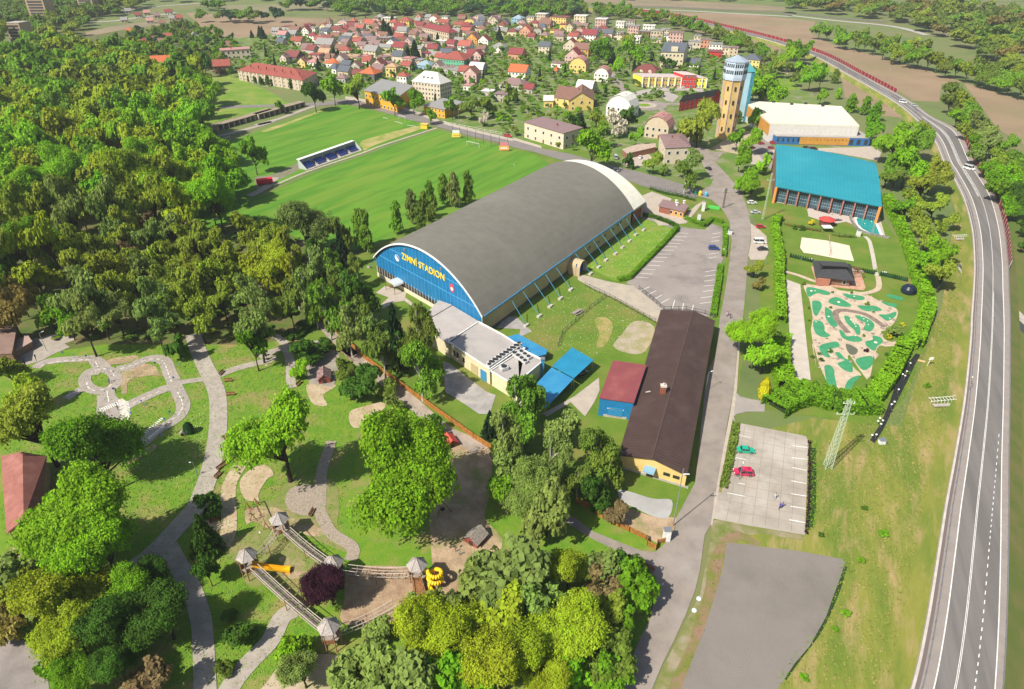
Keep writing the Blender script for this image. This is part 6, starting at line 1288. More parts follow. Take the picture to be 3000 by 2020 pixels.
windows(lb, w_[3], w_[2], .2, 1, 3, True); MB().box((w_[2].x - 1, w_[2].y - 1.5, .5), (3, .5, .1)).build('bench', WOODG, lb)
lb2, P = flatb('shed', '01:-200,1568 -200,1330 140,1330 120,1440 100,1560', 4.0, (.2, .12, .08), mat('brown_sheet', (.23, .15, .12), (.19, .12, .1), sc=.4), 'brown flat-roofed building at the left edge under dark trees')
flatb('shed', '01:100,1480 230,1400 270,1460 130,1540', 2.2, (.25, .16, .13), mat('pinkish_lids', (.36, .25, .22)), 'low row of pinkish box lids beside the left building')
flatb('hut', '01:1530,985 1680,950 1715,1010 1560,1045', 3.2, WOODB and (.3, .12, .05), mat('orange_hut_roof', (.50, .17, .04)), 'orange-roofed wooden hut half hidden in the airy grove', cat='hut')
flatb('carport_shed', '20:940,1275 1060,1235 1220,1225 1220,1255 980,1310', 3.0, (.25, .12, .08), mat('pale_sheet', (.45, .36, .3), (.36, .26, .2), sc=.6), 'low shed with pale rusty roof left of the square beige house', cat='shed')
# ================================================================ HEDGES
def hedge(px, width, h, colr, label, dens=26, size=.24, world=None, smooth=3, name='hedge', cat='hedge', wob=.25):
    P = [Vector(W(p)) for p in G(px)]; P = [Vector(p) for p in (catmull(P, smooth) if smooth else P)]; Ps, Ns = [], []; core = MB(); A_, B_ = [], []
    for a, b in zip(P, P[1:]):
        L = (b - a).length
        if L < .05: continue
        d = (b - a) / L; n = Vector((-d.y, d.x, 0)); k = int(L * (width + 2 * h) * dens) + 1
        u = rng.uniform(0, L, k); s = rng.uniform(-(width / 2 + h), width / 2 + h, k)
        wd_ = np.clip(s, -width / 2, width / 2); z = np.where(np.abs(s) > width / 2, h - (np.abs(s) - width / 2), h) * 1.0
        lump = 1 + wob * np.sin(u * 1.3 + a.x) * np.cos(u * .7 + a.y); z = z * lump; wd_ = wd_ * (.85 + .25 * lump)
        pt = np.array([a.x, a.y, 0]) + u[:, None] * np.array([d.x, d.y, 0]) + wd_[:, None] * np.array([n.x, n.y, 0]); pt[:, 2] = z
        nn = np.where((np.abs(s) > width / 2)[:, None], np.sign(s)[:, None] * np.array([n.x, n.y, .3]), np.array([0, 0, 1.0])); Ps.append(pt + rng.normal(size=pt.shape) * .1); Ns.append(nn + rand_dir(k) * .8)
        if a is not P[0] and b is not P[-1] and (a - P[0]).length > 1 and (b - P[-1]).length > 1: core.quadbox([a - n * width * .38, b - n * width * .38, b + n * width * .38, a + n * width * .38], 0, h * .62)
    q = cards(np.concatenate(Ps), np.concatenate(Ns), size); c = P[len(P) // 2]; ro = root(name, (c.x, c.y, 0), label, cat)
    me = cards_mesh('foliage', q - np.array([c.x, c.y, 0], np.float32)); o = inst('foliage', me, ro, color=LCOL[colr]); core.build('dark_core', mat('hedge_core', (.02, .04, .008)), ro); return ro  # solid near-black core box fills the hedge behind its leaf clusters
hedge('31:240,420 200,470 210,600 240,760 230,900 240,1050 250,1300', 2.6, 2.6, 'l', 'tall bright green hedge between the parking lane and pool garden')
hedge('32:250,0 230,150 260,300 300,420', 4.5, 3.0, 'l', 'wide bright green hedge left of the concrete strip')
hedge('32:180,600 330,520 500,480 700,540 850,560 1050,560', 6.5, 3.2, 'g', 'broad thick hedge closing the lower end of the minigolf garden')
hedge('31:1150,260 1180,330 1230,430 1290,560 1340,680 1380,800 1400,900 1450,1020 1490,1150 1480,1250 1430,1380 1380,1500 32:1320,30 1240,180 1160,330 1080,440 1020,520', 3.6, 3.0, 'l', 'long bright green hedge curving around the right side of the minigolf garden')
hedge('21:1075,385 1200,405 1330,450 1400,490 1395,530', 1.3, 1.5, 'd', 'clipped hedge along the walk behind the ice stadium corner', dens=36, size=.16, smooth=0, wob=.05)
hedge('21:1400,500 1300,620 1200,720 1100,820 1000,925 900,945', 1.3, 1.5, 'g', 'clipped hedge between stadium lawn and marked parking lot', dens=36, size=.16, smooth=0, wob=.05)
hedge('21:1470,415 1560,450 1640,480 1700,420 1790,450', 1.4, 1.4, 'g', 'stepped clipped hedge behind the parking lot', dens=36, size=.16, smooth=0, wob=.05)
hedge('21:1810,480 1812,620 1800,740', 1.3, 1.3, 'g', 'straight clipped hedge right of the parking lot, upper piece', dens=36, size=.16, smooth=0, wob=.05)
hedge('21:1770,820 1755,960 1730,1110 1708,1250', 1.6, 1.3, 'g', 'straight clipped hedge right of the parking lot, lower piece', dens=36, size=.16, smooth=0, wob=.05)
hedge('22:1905,700 1885,850 1850,1020 1810,1180 1795,1260', 1.4, .8, 'k', 'low scrubby hedge along the left edge of the slab car park', size=.18)
hedge('32:495,850 500,1100 495,1300 33:490,30 470,250', .5, .3, 'p', 'thin dark reddish hedge on the right edge of the slab car park', size=.14)
hedge('32:530,850 535,1100 530,1400 33:515,100 500,220', 1.3, .22, 'g', 'low green weedy strip beside the reddish edge', size=.13, dens=12)
hedge('21:1170,160 1300,200 1430,225 1560,262', .8, 1.0, 'd', 'low dark hedge between main road and kiosk yard', size=.14)
hedge('11:250,1400 330,1440 420,1370 480,1300', 2.0, 1.2, 'd', 'dark green shrub border beside the park path bend', size=.2)
hedge('E:270,690 400,720 520,740 700,780 900,815', .7, .8, 'b', 'brownish low hedge between pool lawn and volleyball lawn', size=.15)
hedge('E:1080,870 1250,900 1480,915', .7, .7, 'k', 'thin low hedge right of the pale garden awning', size=.14)
hedge('12:320,100 400,75 480,110 560,90 650,50', 1.6, 1.0, 'g', 'low green border above the paved yard in the park', size=.2)
hedge('03:400,1360 500,1420 640,1480', 3.0, 1.5, 'g', 'dense green shrubs beneath the trees at the lower left', size=.28)
hedge('23:2100,290 1950,250 1840,235 1790,320 1730,500 1690,700 1620,950 1540,1200 1440,1450', 1.6, .08, 'b', 'dry reddish weeds along the top and left edge of the tar lot', dens=7, size=.10, name='weed_strip', cat='weeds', wob=.9)
hedge('33:780,470 795,520 740,700 660,900 560,1090 400,1300 230,1540', 1.4, .1, 'g', 'green weeds along the right edge of the tar lot', dens=8, size=.11, name='weed_strip', cat='weeds', wob=.5)
hedge('23:1400,600 1300,1000 1150,1400', .1, .1, 'k', 'x') if 0 else None
for sp, nn in (('31:335,740 520,785', 10), ('31:830,845 1040,885', 12), ('31:1100,895 1320,945', 14)):
    a, b = [W(p) for p in G(sp)]
    for k in range(nn): p = a.lerp(b, k / (nn - 1)); plant('T', (p.x, p.y, 0), 1.7, .42, 't', 'thuja rows by the clubhouse', 'small dark conical')
# black ground-cover bank with white lamp globes on the lower right of the hedge
bk_ = [W(p) for p in G('32:1400,110 1330,200 1270,300 1220,400 1180,520 1130,640 1080,740 1010,850')]; bb = [W(p) for p in G('32:1440,120 1390,210 1340,320 1290,420 1240,520 1180,640 1120,760 1050,870')]
o = MB().strip([p + Vector((0, 0, .25)) for p in bk_], [p + Vector((0, 0, .2)) for p in bb]).build('cable_trench', mat('black_membrane', (.02, .021, .022), rough=.55, bump=1, bsc=1.5)); tag(o, 'long strip of black membrane along the outside of the garden hedge', 'membrane')
drum = root('post_light', (0, 0, 0), None, 'bollard', 'white-topped bollards on the black strip'); MB().tube((0, 0, 0), (0, 0, 1.0), .07).build('post', METAL, drum); MB().lathe((0, 0, .95), [(.1, 0), (.26, .15), (.26, .3), (.1, .4)], 10).build('globe', WHITE, drum)
for q in ('1345,220', '1315,290', '1280,315', '1300,328', '1245,445', '1210,550', '1185,572', '1085,690', '1110,710', '1070,715', '1095,740', '1020,835', '1055,830'): p = W(G('32:' + q)[0]); place_copy(drum, p.x, p.y, .2, 0, 'white-topped bollard on the black membrane strip')
# ================================================================ FENCES AND POSTS
def fence(px, h, label, m=None, pm=None, step=2.5, slats=True, name='fence', smooth=0, solid=.0, world=False, th=.05, zb=.1):
    P = [Vector(W(p)) for p in G(px)]; P = [Vector(p) for p in (catmull(P, smooth) if smooth else P)]; c = P[len(P) // 2]; ro = root(name, (c.x, c.y, 0), label, 'fence'); b = MB(); pp = MB(); n_ = 0
    for a, q in zip(P, P[1:]):
        d = (q - a); L = d.length; d.normalize(); n = Vector((-d.y, d.x, 0)) * th / 2; k = max(1, round(L / step))
        for i in range(k + 1):
            if n_ < 90: pt = a + d * (L * i / k); MB().box((pt.x, pt.y, h / 2), (.12, .12, h + .1)).build('post', pm or m, ro); n_ += 1
        if slats:
            s = .34; i = 0.0
            while i < L - s * .6: p0, p1 = a + d * i, a + d * (i + s * .78); b.quadbox([p0 - n, p1 - n, p1 + n, p0 + n], zb, h); i += s
        for z in (h * .25, h * .85): b.quadbox([a - n * 1.6, q - n * 1.6, q + n * 1.6, a + n * 1.6], z, z + .09)
    b.build('slats' if slats else 'rails', m, ro); return ro
fence('11:540,1270 700,1400 860,1545 12:880,120 1130,310 1350,470 1600,650 1850,830 2000,925', 1.8, 'long orange-brown board fence between park and stadium grounds', WOODO)
fence('12:2120,1010 2250,1090 22:60,1060', 1.8, 'short orange-brown board fence piece seen between birches', WOODO)
fence('22:540,1370 700,1450 23:700,80 870,170 1000,230 1140,300', 1.6, 'slatted wooden fence with pale slats beside the lower park path', WOODO)
fence('23:1150,300 1150,345 1225,385 1235,335', 1.5, 'orange wooden gate panels at the path corner', WOODO)
fence('23:1235,335 1300,318', 1.4, 'short board fence piece between gate panels and white box', WOODO)
fence('23:1100,500 1205,575', 1.5, 'reddish board fence stub by the road junction', mat('reddish_boards', (.34, .13, .08)))
fence('23:1205,575 1100,800 970,1085', .9, 'single long pale railing along the thicket by the road', WOODG, slats=False, step=6)
fence('23:720,1240 660,1400', .9, 'short pale railing inside the thicket', WOODG, slats=False, step=6); fence('23:880,1260 740,1530', .9, 'pale railing at the bottom edge of the thicket', WOODG, slats=False, step=6)
DKF = mat('dark_mesh_post', (.06, .065, .06))
fence('21:1220,1300 830,1085 620,985', 1.7, 'dark mesh fence along the lower side of the concrete path', DKF, slats=False)
fence('21:1290,1190 1200,1110 1080,1010', 1.5, 'dark mesh fence between concrete path and parking lot', DKF, slats=False)
fence('21:390,1500 430,1390 540,1290 660,1180 800,1080', 1.5, 'dark mesh fence crossing the grass behind the stadium annex', DKF, slats=False)
fence('21:1290,1190 1480,1190 1640,1225 1715,1255', 1.6, 'wire fence at the lower end of the parking lot', DKF, slats=False)
fence('A:950,390 1130,530 1350,700', 1.1, 'brown rail fence beside the trampled path', WOODB, slats=False)
fence('10:1570,1050 1660,1065 1850,1105 2090,1150', 1.6, 'white post fence in front of the gardens across the road', WHITE, slats=False, step=4)
fence('C:1840,900 2050,880 2300,850', 1.0, 'low board edging right of the play tower', WOODB, step=3)
fence('30:700,0 700,1 ' if 0 else '21:1175,150 1390,195 1560,235', 1.3, 'dark mesh fence along the main road by the kiosk yard', DKF, slats=False)
fence('E:1100,860 1300,890 1500,920', 1.2, 'thin mesh fence across the lawn right of the garden bar', DKF, slats=False)
# ball net posts behind the goal
for k, q in enumerate(('1675,1165', '1735,1180', '1800,1195', '1870,1215', '1935,1232', '2000,1245', '2070,1262', '2140,1280')):
    p = W(G('10:' + q)[0]); o = MB().tube((p.x, p.y, 0), (p.x, p.y, 7.0), .09).build('net_post', DARKM, loc=(p.x, p.y, 0)); tag(o, None, 'post', 'net posts behind the goal'); THINGS.append([o, 'tall thin dark net post behind the goal', None])
# lamps, poles
lamp = root('street_lamp', (0, 0, 0), None, 'street lamp', 'street lamps'); MB().tube((0, 0, 0), (0, 0, 7), .10, .06).tube((0, 0, 7), (.9, 0, 7.2), .05).build('pole', METAL, lamp); MB().box((1.1, 0, 7.2), (.7, .28, .16)).build('lamp_head', WHITE, lamp)
for q, sc in (('21:1835,690', 1), ('21:1800,810', .9), ('22:1645,430', .9), ('22:1930,1180', .85), ('20:935,700', 1.3), ('10:1725,1050', 1.2), ('20:1185,975', .9), ('20:1925,1530', .9), ('30:275,735', 1.3), ('10:2195,1170', 1), ('30:1150,690', 1.2), ('20:1345,900', .8), ('01:400,1540', .9), ('12:140,330', .7), ('02:1600,700', .6), ('02:1680,1150', .6), ('21:15,80', 1), ('32:1830,470', .8), ('20:2310,690', 1.2), ('21:2160,800', 1), ('13:60,360', .7)): 
    p = W(G(q)[0]); place_copy(lamp, p.x, p.y, 0, random.uniform(0, 6), 'grey street lamp', sc=(sc, sc, sc))
def lattice(base, top, w0, w1, label, colm, arms=()):
    p = W(base); h = height_to(p, top[1]); q = (p.x, p.y); ro = root('lattice_pylon', p, label, 'pylon')
    b = MB(); c0 = [(-1, -1), (1, -1), (1, 1), (-1, 1)]; n = 14
    def pt(i, t): w = lerp(w0, w1, t) / 2; return (q[0] + c0[i % 4][0] * w, q[1] + c0[i % 4][1] * w, h * t)
    for i in range(4): b.tube(pt(i, 0), pt(i, 1), .03 + .03 * w0, n=4)
    b.build('legs', colm, ro); b = MB()
    for k in range(n):
        for i in range(4): b.tube(pt(i, k / n), pt(i + 1, (k + 1) / n), .01 + .02 * w0, n=4); b.tube(pt(i + 1, k / n), pt(i, (k + 1) / n), .01 + .02 * w0, n=4)
    b.build('bracing', colm, ro)
    for t, w in arms: MB().tube((q[0] - w, q[1], h * t), (q[0] + w, q[1], h * t), .09, n=5).build('crossarm', colm, ro); [MB().tube((q[0] + s * w, q[1], h * t), (q[0] + s * w, q[1], h * t + .5), .08, n=6).build('insulator', WHITE, ro) for s in (-1, 1)]
    return ro
PG = mat('pale_green_steel', (.42, .50, .36)); lattice(G('32:650,1075')[0], G('32:870,500')[0], 1.5, .7, 'pale green lattice pylon leaning over the meadow corner', PG, ((.8, 1.9), (.95, 1.2)))
lattice(G('21:2130,420')[0], G('21:2170,20')[0], .55, .3, 'pale green lattice mast beside the parked cars', PG, ((.85, 1.3),)); lattice(G('21:1795,320')[0], G('21:1800,150')[0], .5, .45, 'slim dark lattice mast at the inner road bend', DARKM, ((.9, 1.2), (.8, 1.2)))
p = W(G('23:1370,180')[0]); ro = root('utility_pole', p, 'steel pole with lamp at the corner of the brown-roofed building', 'pole'); hp_ = height_to(p, G('22:0,1085')[0][1]); MB().tube(p, (p.x, p.y, hp_), .13, .09).build('pole', METAL, ro); MB().box((p.x + .7, p.y, hp_ - 1.5), (1.4, .2, .15)).build('lamp_head', WHITE, ro)
# ================================================================ CARS
def car_proto(kind):
    L, Wd, H, hood, cab = {'hatch': (3.9, 1.66, 1.45, .82, (-1.75, -1.45, .35, 1.05)), 'sedan': (4.2, 1.66, 1.4, .85, (-1.35, -.95, .35, .95)), 'van': (4.9, 1.9, 1.95, 1.0, (-2.4, -2.25, 1.1, 1.75))}[kind]
    ro = root('parked_car', (0, 0, 0), None, 'car'); h = L / 2
    def hull(sec, ys):
        b = MB(); n = len(sec)
        for y in ys:
            for x, z, k in sec: b.v.append((x, y * k, z))
        for j in range(len(ys) - 1):
            for i in range(n): i2 = (i + 1) % n; b.f.append([j * n + i, (j + 1) * n + i, (j + 1) * n + i2, j * n + i2])
        b.f.append(list(reversed(range(n)))[::-1]); b.f.append(list(range((len(ys) - 1) * n, len(ys) * n))[::-1]); return b
    w = Wd / 2
    b = hull([(-h, .35, .9), (-h, .75, .88), (-h + .12, hood + .02, .9), (cab[0] + .1, hood + .06, .97), (cab[3], hood + .02, .97), (h - .25, hood - .08, .9), (h, .62, .86), (h, .32, .86), (h - .5, .22, .9), (-h + .5, .22, .9)], [-w, -w * .96, w * .96, w])
    body = b.build('body', PAINT, ro, (.5, .5, .5))
    g = MB(); B_ = [(cab[0], hood, .94), (cab[3], hood, .94)]; T_ = [(cab[1], H - .04, .78), (cab[2], H - .04, .78)]
    v = [(cab[0], -w * .94, hood), (cab[3], -w * .94, hood), (cab[3], w * .94, hood), (cab[0], w * .94, hood), (cab[1], -w * .78, H - .05), (cab[2], -w * .78, H - .05), (cab[2], w * .78, H - .05), (cab[1], w * .78, H - .05)]
    g.v = v; g.f = [[0, 1, 5, 4], [1, 2, 6, 5], [2, 3, 7, 6], [3, 0, 4, 7], [4, 5, 6, 7]]; g.build('windows', GLASS, ro)
    r = MB(); r.quadbox([(cab[1] - .04, -w * .8), (cab[2] + .04, -w * .8), (cab[2] + .04, w * .8), (cab[1] - .04, w * .8)], H - .05, H + .02)
    for sy in (-1, 1):
        for a, c in ((0, 4), (1, 5)): p0, p1 = v[a if sy < 0 else 3 - a], v[c if sy < 0 else (7 if c == 4 else 6)]; r.tube((p0[0], sy * w * .95, p0[2]), (p1[0], sy * w * .80, p1[2]), .05, n=4)
        xm = (cab[0] + cab[3]) / 2 - .1; r.tube((xm, sy * w * .95, hood), (xm, sy * w * .80, H - .05), .05, n=4)
    inst_r = r.build('roof', PAINT, ro, (.5, .5, .5))
    for sx in (-1, 1):
        for sy in (-1, 1):
            wh = MB().tube((sx * L * .31, sy * (w - .16), .31), (sx * L * .31, sy * (w + .02), .31), .31, n=14).build('wheel', RUBBER, ro); MB().tube((sx * L * .31, sy * (w - .1), .31), (sx * L * .31, sy * (w + .035), .31), .18, n=10).build('rim', METAL, wh)
        for sy in (-1, 1): MB().box((h - .03, sy * w * .66, .62), (.08, .32, .16)).build('headlight', mat('lamp_glass', (.8, .8, .75), rough=.2), ro) if sx > 0 else MB().box((-h + .03, sy * w * .7, .66), (.08, .26, .2)).build('tail_light', mat('tail_red', (.4, .01, .01)), ro)
    return ro
CARS = {k: car_proto(k) for k in ('hatch', 'sedan', 'van')}
def car(kind, px, col, ang, label, near=None, sc=1, name='parked_car', z=.16):
    ro = copy_tree(CARS[kind]); p = W(G(px)[0]); ro.location = (p.x, p.y, z); ro.rotation_euler = (0, 0, ang); ro.scale = (sc, sc, sc); ro['group'] = 'parked cars'; ro.name = name
    for c in ro.children:
        if c.name.split('.')[0] in ('body', 'roof'): c.color = (*col, 1)
    THINGS.append([ro, label, near]); return ro
CC = {'red': (.5, .02, .03), 'pinkred': (.55, .02, .08), 'green': (.01, .38, .24), 'blue': (.02, .05, .22), 'white': (.75, .75, .73), 'silver': (.45, .47, .5), 'black': (.02, .02, .022), 'grey': (.2, .21, .22), 'darkred': (.25, .01, .02)}
car('sedan', '22:1985,945', CC['green'], -.12, 'bright green saloon car on the slab car park'); car('hatch', '22:1965,1135', CC['pinkred'], pi - .1, 'crimson hatchback on the slab car park', sc=1.15)
car('hatch', '21:1715,675', CC['blue'], -.1, 'dark blue hatchback alone in the marked parking lot', sc=1.1); car('hatch', '21:2040,285', CC['white'], .05, 'white hatchback parked nearest the main road bend'); car('sedan', '21:2070,368', CC['silver'], .0, 'silver car parked beside the lattice mast')
car('hatch', '21:2112,490', CC['red'], .0, 'red hatchback parked along the hedge'); car('van', '21:2105,620', CC['white'], -.05, 'white van parked along the tall hedge'); car('sedan', '21:2130,680', CC['black'], .1, 'black car partly under the bare bush beside the white van')
car('sedan', '20:1668,1445', CC['black'], 2.0, 'black car driving along the main lane', name='moving_car'); car('hatch', '20:888,1460', CC['silver'], -.5, 'silver car on the main road behind the vault', name='moving_car')
car('hatch', '20:1000,1335', CC['white'], .6, 'white car under the low rusty shed'); car('sedan', '20:1090,1350', CC['white'], 1.2, 'white car in the small yard in front of the shed'); car('van', '20:880,1350', CC['silver'], 1.6, 'pale van left of the small yard')
for q, c, a in (('30:88,1232', 'red', .2), ('30:185,1225', 'red', -.3), ('30:170,1270', 'darkred', -.4), ('30:170,1320', 'black', -.3), ('30:180,1375', 'darkred', -.2), ('30:10,1270', 'darkred', .6), ('30:80,1150', 'darkred', -.6), ('30:470,1268', 'black', 0), ('30:505,1270', 'grey', 0.1), ('30:535,1276', 'black', 0), ('30:15,1180', 'grey', .5)): car('hatch', q, CC[c], a, c.replace('darkred', 'dark red') + ' car in the hall yard', near='the white hall roof')
for x in range(8): car('hatch', 'K:%d,%d' % (800 + 130 * x, 1212 + (x % 3) * 4), CC[('black', 'white', 'silver', 'grey', 'black', 'white', 'grey', 'white')[x]], 1.5 + random.uniform(-.2, .2), ('black', 'white', 'silver', 'grey', 'black', 'white', 'grey', 'white')[x] + ' parked car', near='the yellow terrace')
car('sedan', '10:1510,1065', CC['black'], -.3, 'black car under the small tree by the ochre pavilion'); car('hatch', '10:2140,1168', CC['red'], -.3, 'red car parked on the verge across the main road', sc=1.2)
car('van', '32:-1,-1' if 0 else '30:1285,905', CC['white'], -.8, 'white car on the highway bend', name='moving_car', z=ZH + .08); car('van', '30:1840,1480', CC['white'], -1.05, 'white van driving on the highway near the red barrier', name='moving_car', z=ZH + .08, sc=1.1); car('hatch', '30:1380,935', CC['silver'], -.7, 'silver car on the highway shoulder at the bend', name='moving_car', z=ZH + .08)
car('hatch', '22:600,290', CC['black'], .6, 'dark car half under the carport')
for c in CARS.values():
    for ch in list(c.children_recursive): bpy.data.objects.remove(ch)
    bpy.data.objects.remove(c)
# red trailer with canopy by the pitch
p = W(G('11:78,118')[0]); tr = root('red_trailer', p, 'bright red covered trailer at the left corner of the pitches', 'trailer'); a_ = R(24)
MB().box((p.x, p.y, 1.8), (7.5, 3.0, 1.9), a_).build('body', mat('trailer_red', (.60, .01, .035), rough=.4), tr); MB().box((p.x - .1, p.y - 1.55, 1.9), (3.6, .1, .6), a_).build('white_panel', WHITE, tr)
for s in (-2.2, 2.2): MB().tube((p.x + s * cos(a_) + .8, p.y + s * sin(a_) - 1.5, .45), (p.x + s * cos(a_) + .7, p.y + s * sin(a_) - 1.3, .45), .45, n=12).build('wheel', RUBBER, tr)
# ================================================================ STAND, GOALS, BOARDS
S0, S1 = [W(p) for p in G('10:440,1455 905,1285')]; dS2 = (S1 - S0).normalized(); nB = Vector((-dS2.y, dS2.x, 0)); LS = (S1 - S0).length
st = root('grandstand', S0.lerp(S1, .5), 'small covered grandstand with five blocks of navy seats', 'grandstand'); MB().quadbox([S0, S1, S1 + nB * 6.5, S0 + nB * 6.5], 0, .35).build('base', CONC, st)
MB().quadbox([S0 + nB * 6.2, S1 + nB * 6.2, S1 + nB * 6.4, S0 + nB * 6.4], .35, 4.6).build('back_wall', mat('slatted_wall', (.36, .40, .42), (.22, .26, .28), sc=2), st)
MB().quadbox([S0 + nB * 5.0, S1 + nB * 5.0, S1 + nB * 7.2, S0 + nB * 7.2], 4.6, 4.8).build('roof', WHITE, st)
for k in range(13): q = S0.lerp(S1, k / 12) + nB * 6.1; MB().tube((q.x, q.y, .3), (q.x, q.y, 4.6), .08).build('pillar', WHITE, st)
for q in (S0, S1): MB().face([(q.x, q.y, .4), (q.x + nB.x * 6.3, q.y + nB.y * 6.3, .4), (q.x + nB.x * 6.3, q.y + nB.y * 6.3, 4.6), (q.x + nB.x * 5, q.y + nB.y * 5, 4.6)]).build('side_glass', mat('side_panel_glass', (.4, .45, .45), rough=.2), st)
SEAT = mat('navy_seat', (.012, .05, .26), rough=.5)
for blk in range(5):
    for row in range(4):
        m0 = S0 + dS2 * (LS * (blk * .2 + .03)); MB().quadbox([m0 + nB * (1.4 + row * 1.05), m0 + dS2 * LS * .15 + nB * (1.4 + row * 1.05), m0 + dS2 * LS * .15 + nB * (2.3 + row * 1.05), m0 + nB * (2.3 + row * 1.05)], .35, .5 + row * .45).build('step', CONC, st)
        for s in range(7): q = m0 + dS2 * (LS * .15 * (s + .5) / 7) + nB * (1.8 + row * 1.05); b = MB().box((q.x, q.y, .78 + row * .45), (.75, .45, .12), math.atan2(dS2.y, dS2.x)).box((q.x + nB.x * .25, q.y + nB.y * .25, 1.05 + row * .45), (.75, .1, .5), math.atan2(dS2.y, dS2.x)); b.build('seat', SEAT, st) if blk * 28 + row * 7 + s < 100 else stu.append(b) if 'stu' in globals() else globals().__setitem__('stu', [b])
b = MB()
for x in stu: n0 = len(b.v); b.v += x.v; b.f += [[i + n0 for i in f] for f in x.f]
o = b.build('seat', SEAT, st); o['kind'] = 'stuff'
def goal(px0, px1, label, h=2.44, back=None):
    a, c = [W(p) for p in G(px0 + ' ' + px1)]; d = (c - a).normalized(); n = Vector((-d.y, d.x, 0)) * 1.8; ro = root('football_goal', a.lerp(c, .5), label, 'goal', 'football goals'); up = Vector((0, 0, h))
    MB().path([a, a + up, c + up, c], .09).build('frame', WHITE, ro); MB().tube(a + up, a + n, .03).tube(c + up, c + n, .03).tube(a + n, c + n, .03).build('net_support', METAL, ro); b = MB()
    for k in range(13): p = a.lerp(c, k / 12); b.tube(p + up, p + n, .012, n=3)
    for k in range(1, 5): t = k / 5; b.tube((a + up).lerp(a + n, t), (c + up).lerp(c + n, t), .012, n=3)
    b.build('net', mat('net_white', (.6, .6, .58)), ro)
goal('10:1795,1240', '10:1898,1262', 'white goal at the far right end of the lower pitch'); goal('10:1215,1015', '10:1272,1030', 'white goal at the far right end of the upper pitch'); goal('00:1905,1215', '00:1960,1195', 'white goal at the far left end of the upper pitch')
def board(px, top, w, cols, label, m2):
    p = W(G(px)[0]); h = height_to(p, G(top)[0][1]); ro = root('advertising_board', p, label, 'advertising board', 'boards behind the goal')
    for s in (-1, 1): MB().tube((p.x + s * w * .45, p.y + .1, 0), (p.x + s * w * .45, p.y + .1, h), .07).build('post', DARKM, ro)
    MB().box((p.x, p.y, h * .36), (w, .12, h * .5)).build('lower_panel', mat(cols[0], m2[0]), ro); MB().box((p.x, p.y, h * .8), (w * .85, .12, h * .34)).build('upper_panel', mat(cols[1], m2[1]), ro)
    MB().box((p.x, p.y - .08, h * .36), (w * .7, .04, h * .12)).build('stripe', mat(cols[2], m2[2]), ro)
board('10:1705,1178', '10:1700,1108', 5.2, ('board_yellow', 'board_white', 'board_ink'), 'yellow and white advertising board left of the far goal', ((.75, .6, .1), (.7, .72, .74), (.6, .35, .05)))
board('10:2110,1290', '10:2105,1210', 5.4, ('board_orange', 'board_pink', 'board_pale'), 'orange and pink advertising board right of the far goal', ((.72, .35, .12), (.62, .2, .24), (.8, .75, .7)))
p = W(G('10:1435,1095')[0]); sh2 = root('yellow_shelter', p, 'small yellow cabin at the end of the touchline path', 'cabin'); MB().box((p.x, p.y, 1.3), (4.0, 2.6, 2.6), -.2).build('wall', mat('cabin_yellow', (.75, .5, .04)), sh2); MB().box((p.x, p.y, 2.75), (4.6, 3.2, .3), -.2).build('roof', mat('cabin_roof', (.6, .45, .1)), sh2)
# recycling bins, ad banners near the kiosk
for q, c, n_ in (('F:1385,185', (.03, .30, .20), 'green'), ('F:1455,195', (.75, .52, .02), 'yellow'), ('F:1555,210', (.08, .36, .55), 'light blue')):
    p = W(G(q)[0]); ro = root('recycling_bin', p, '%s dome recycling container by the kiosk hedge' % n_, 'container'); MB().lathe((p.x, p.y, 0), [(.7, 0), (.9, .9), (.85, 1.6), (.5, 2.2), (.1, 2.4)], 12).build('body', mat('bin_' + n_.replace(' ', '_'), c, rough=.4), ro); MB().lathe((p.x, p.y, 1.3), [(.89, 0), (.89, .15)], 12).build('band', DARKM, ro)
for q, h, lb in (('F:1430,640', 3.6, 'slim white advertising pillar standing on the lawn corner'), ('F:1505,460', 4.4, 'white sign pillar with small banners by the blue container'), ('23:1310,300', 3.2, 'tall white box pillar at the path corner'), ('F:1960,860', 2.0, 'small white sign box on the road verge'), ('31:910,560', 2.6, 'white pump house box beside the pool curve'), ('E:160,270', 2.6, 'small white kiosk box at the left end of the glazed front'), ('32:1110,870', 1.2, 'cream concrete block by the black strip')):
    p = W(G(q)[0]); ro = root('sign_pillar' if 'pillar' in lb else 'white_box', p, lb, 'pillar' if 'pillar' in lb else 'box'); w_ = 1.1 if 'box' in lb or 'block' in lb else .9; MB().box((p.x, p.y, h / 2), (w_ * 1.3, w_, h)).build('body', WHITE, ro); MB().box((p.x, p.y, h + .05), (w_ * 1.5, w_ * 1.2, .1)).build('cap', METAL, ro)
p = W(G('F:1690,430')[0]); o = MB().box((p.x, p.y, .9), (5.0, .3, 1.5), -.45).build('banner', mat('banner_green', (.08, .45, .08)), loc=(p.x, p.y, 0)); tag(o, 'bright green banner on the lawn by the road bend', 'banner')
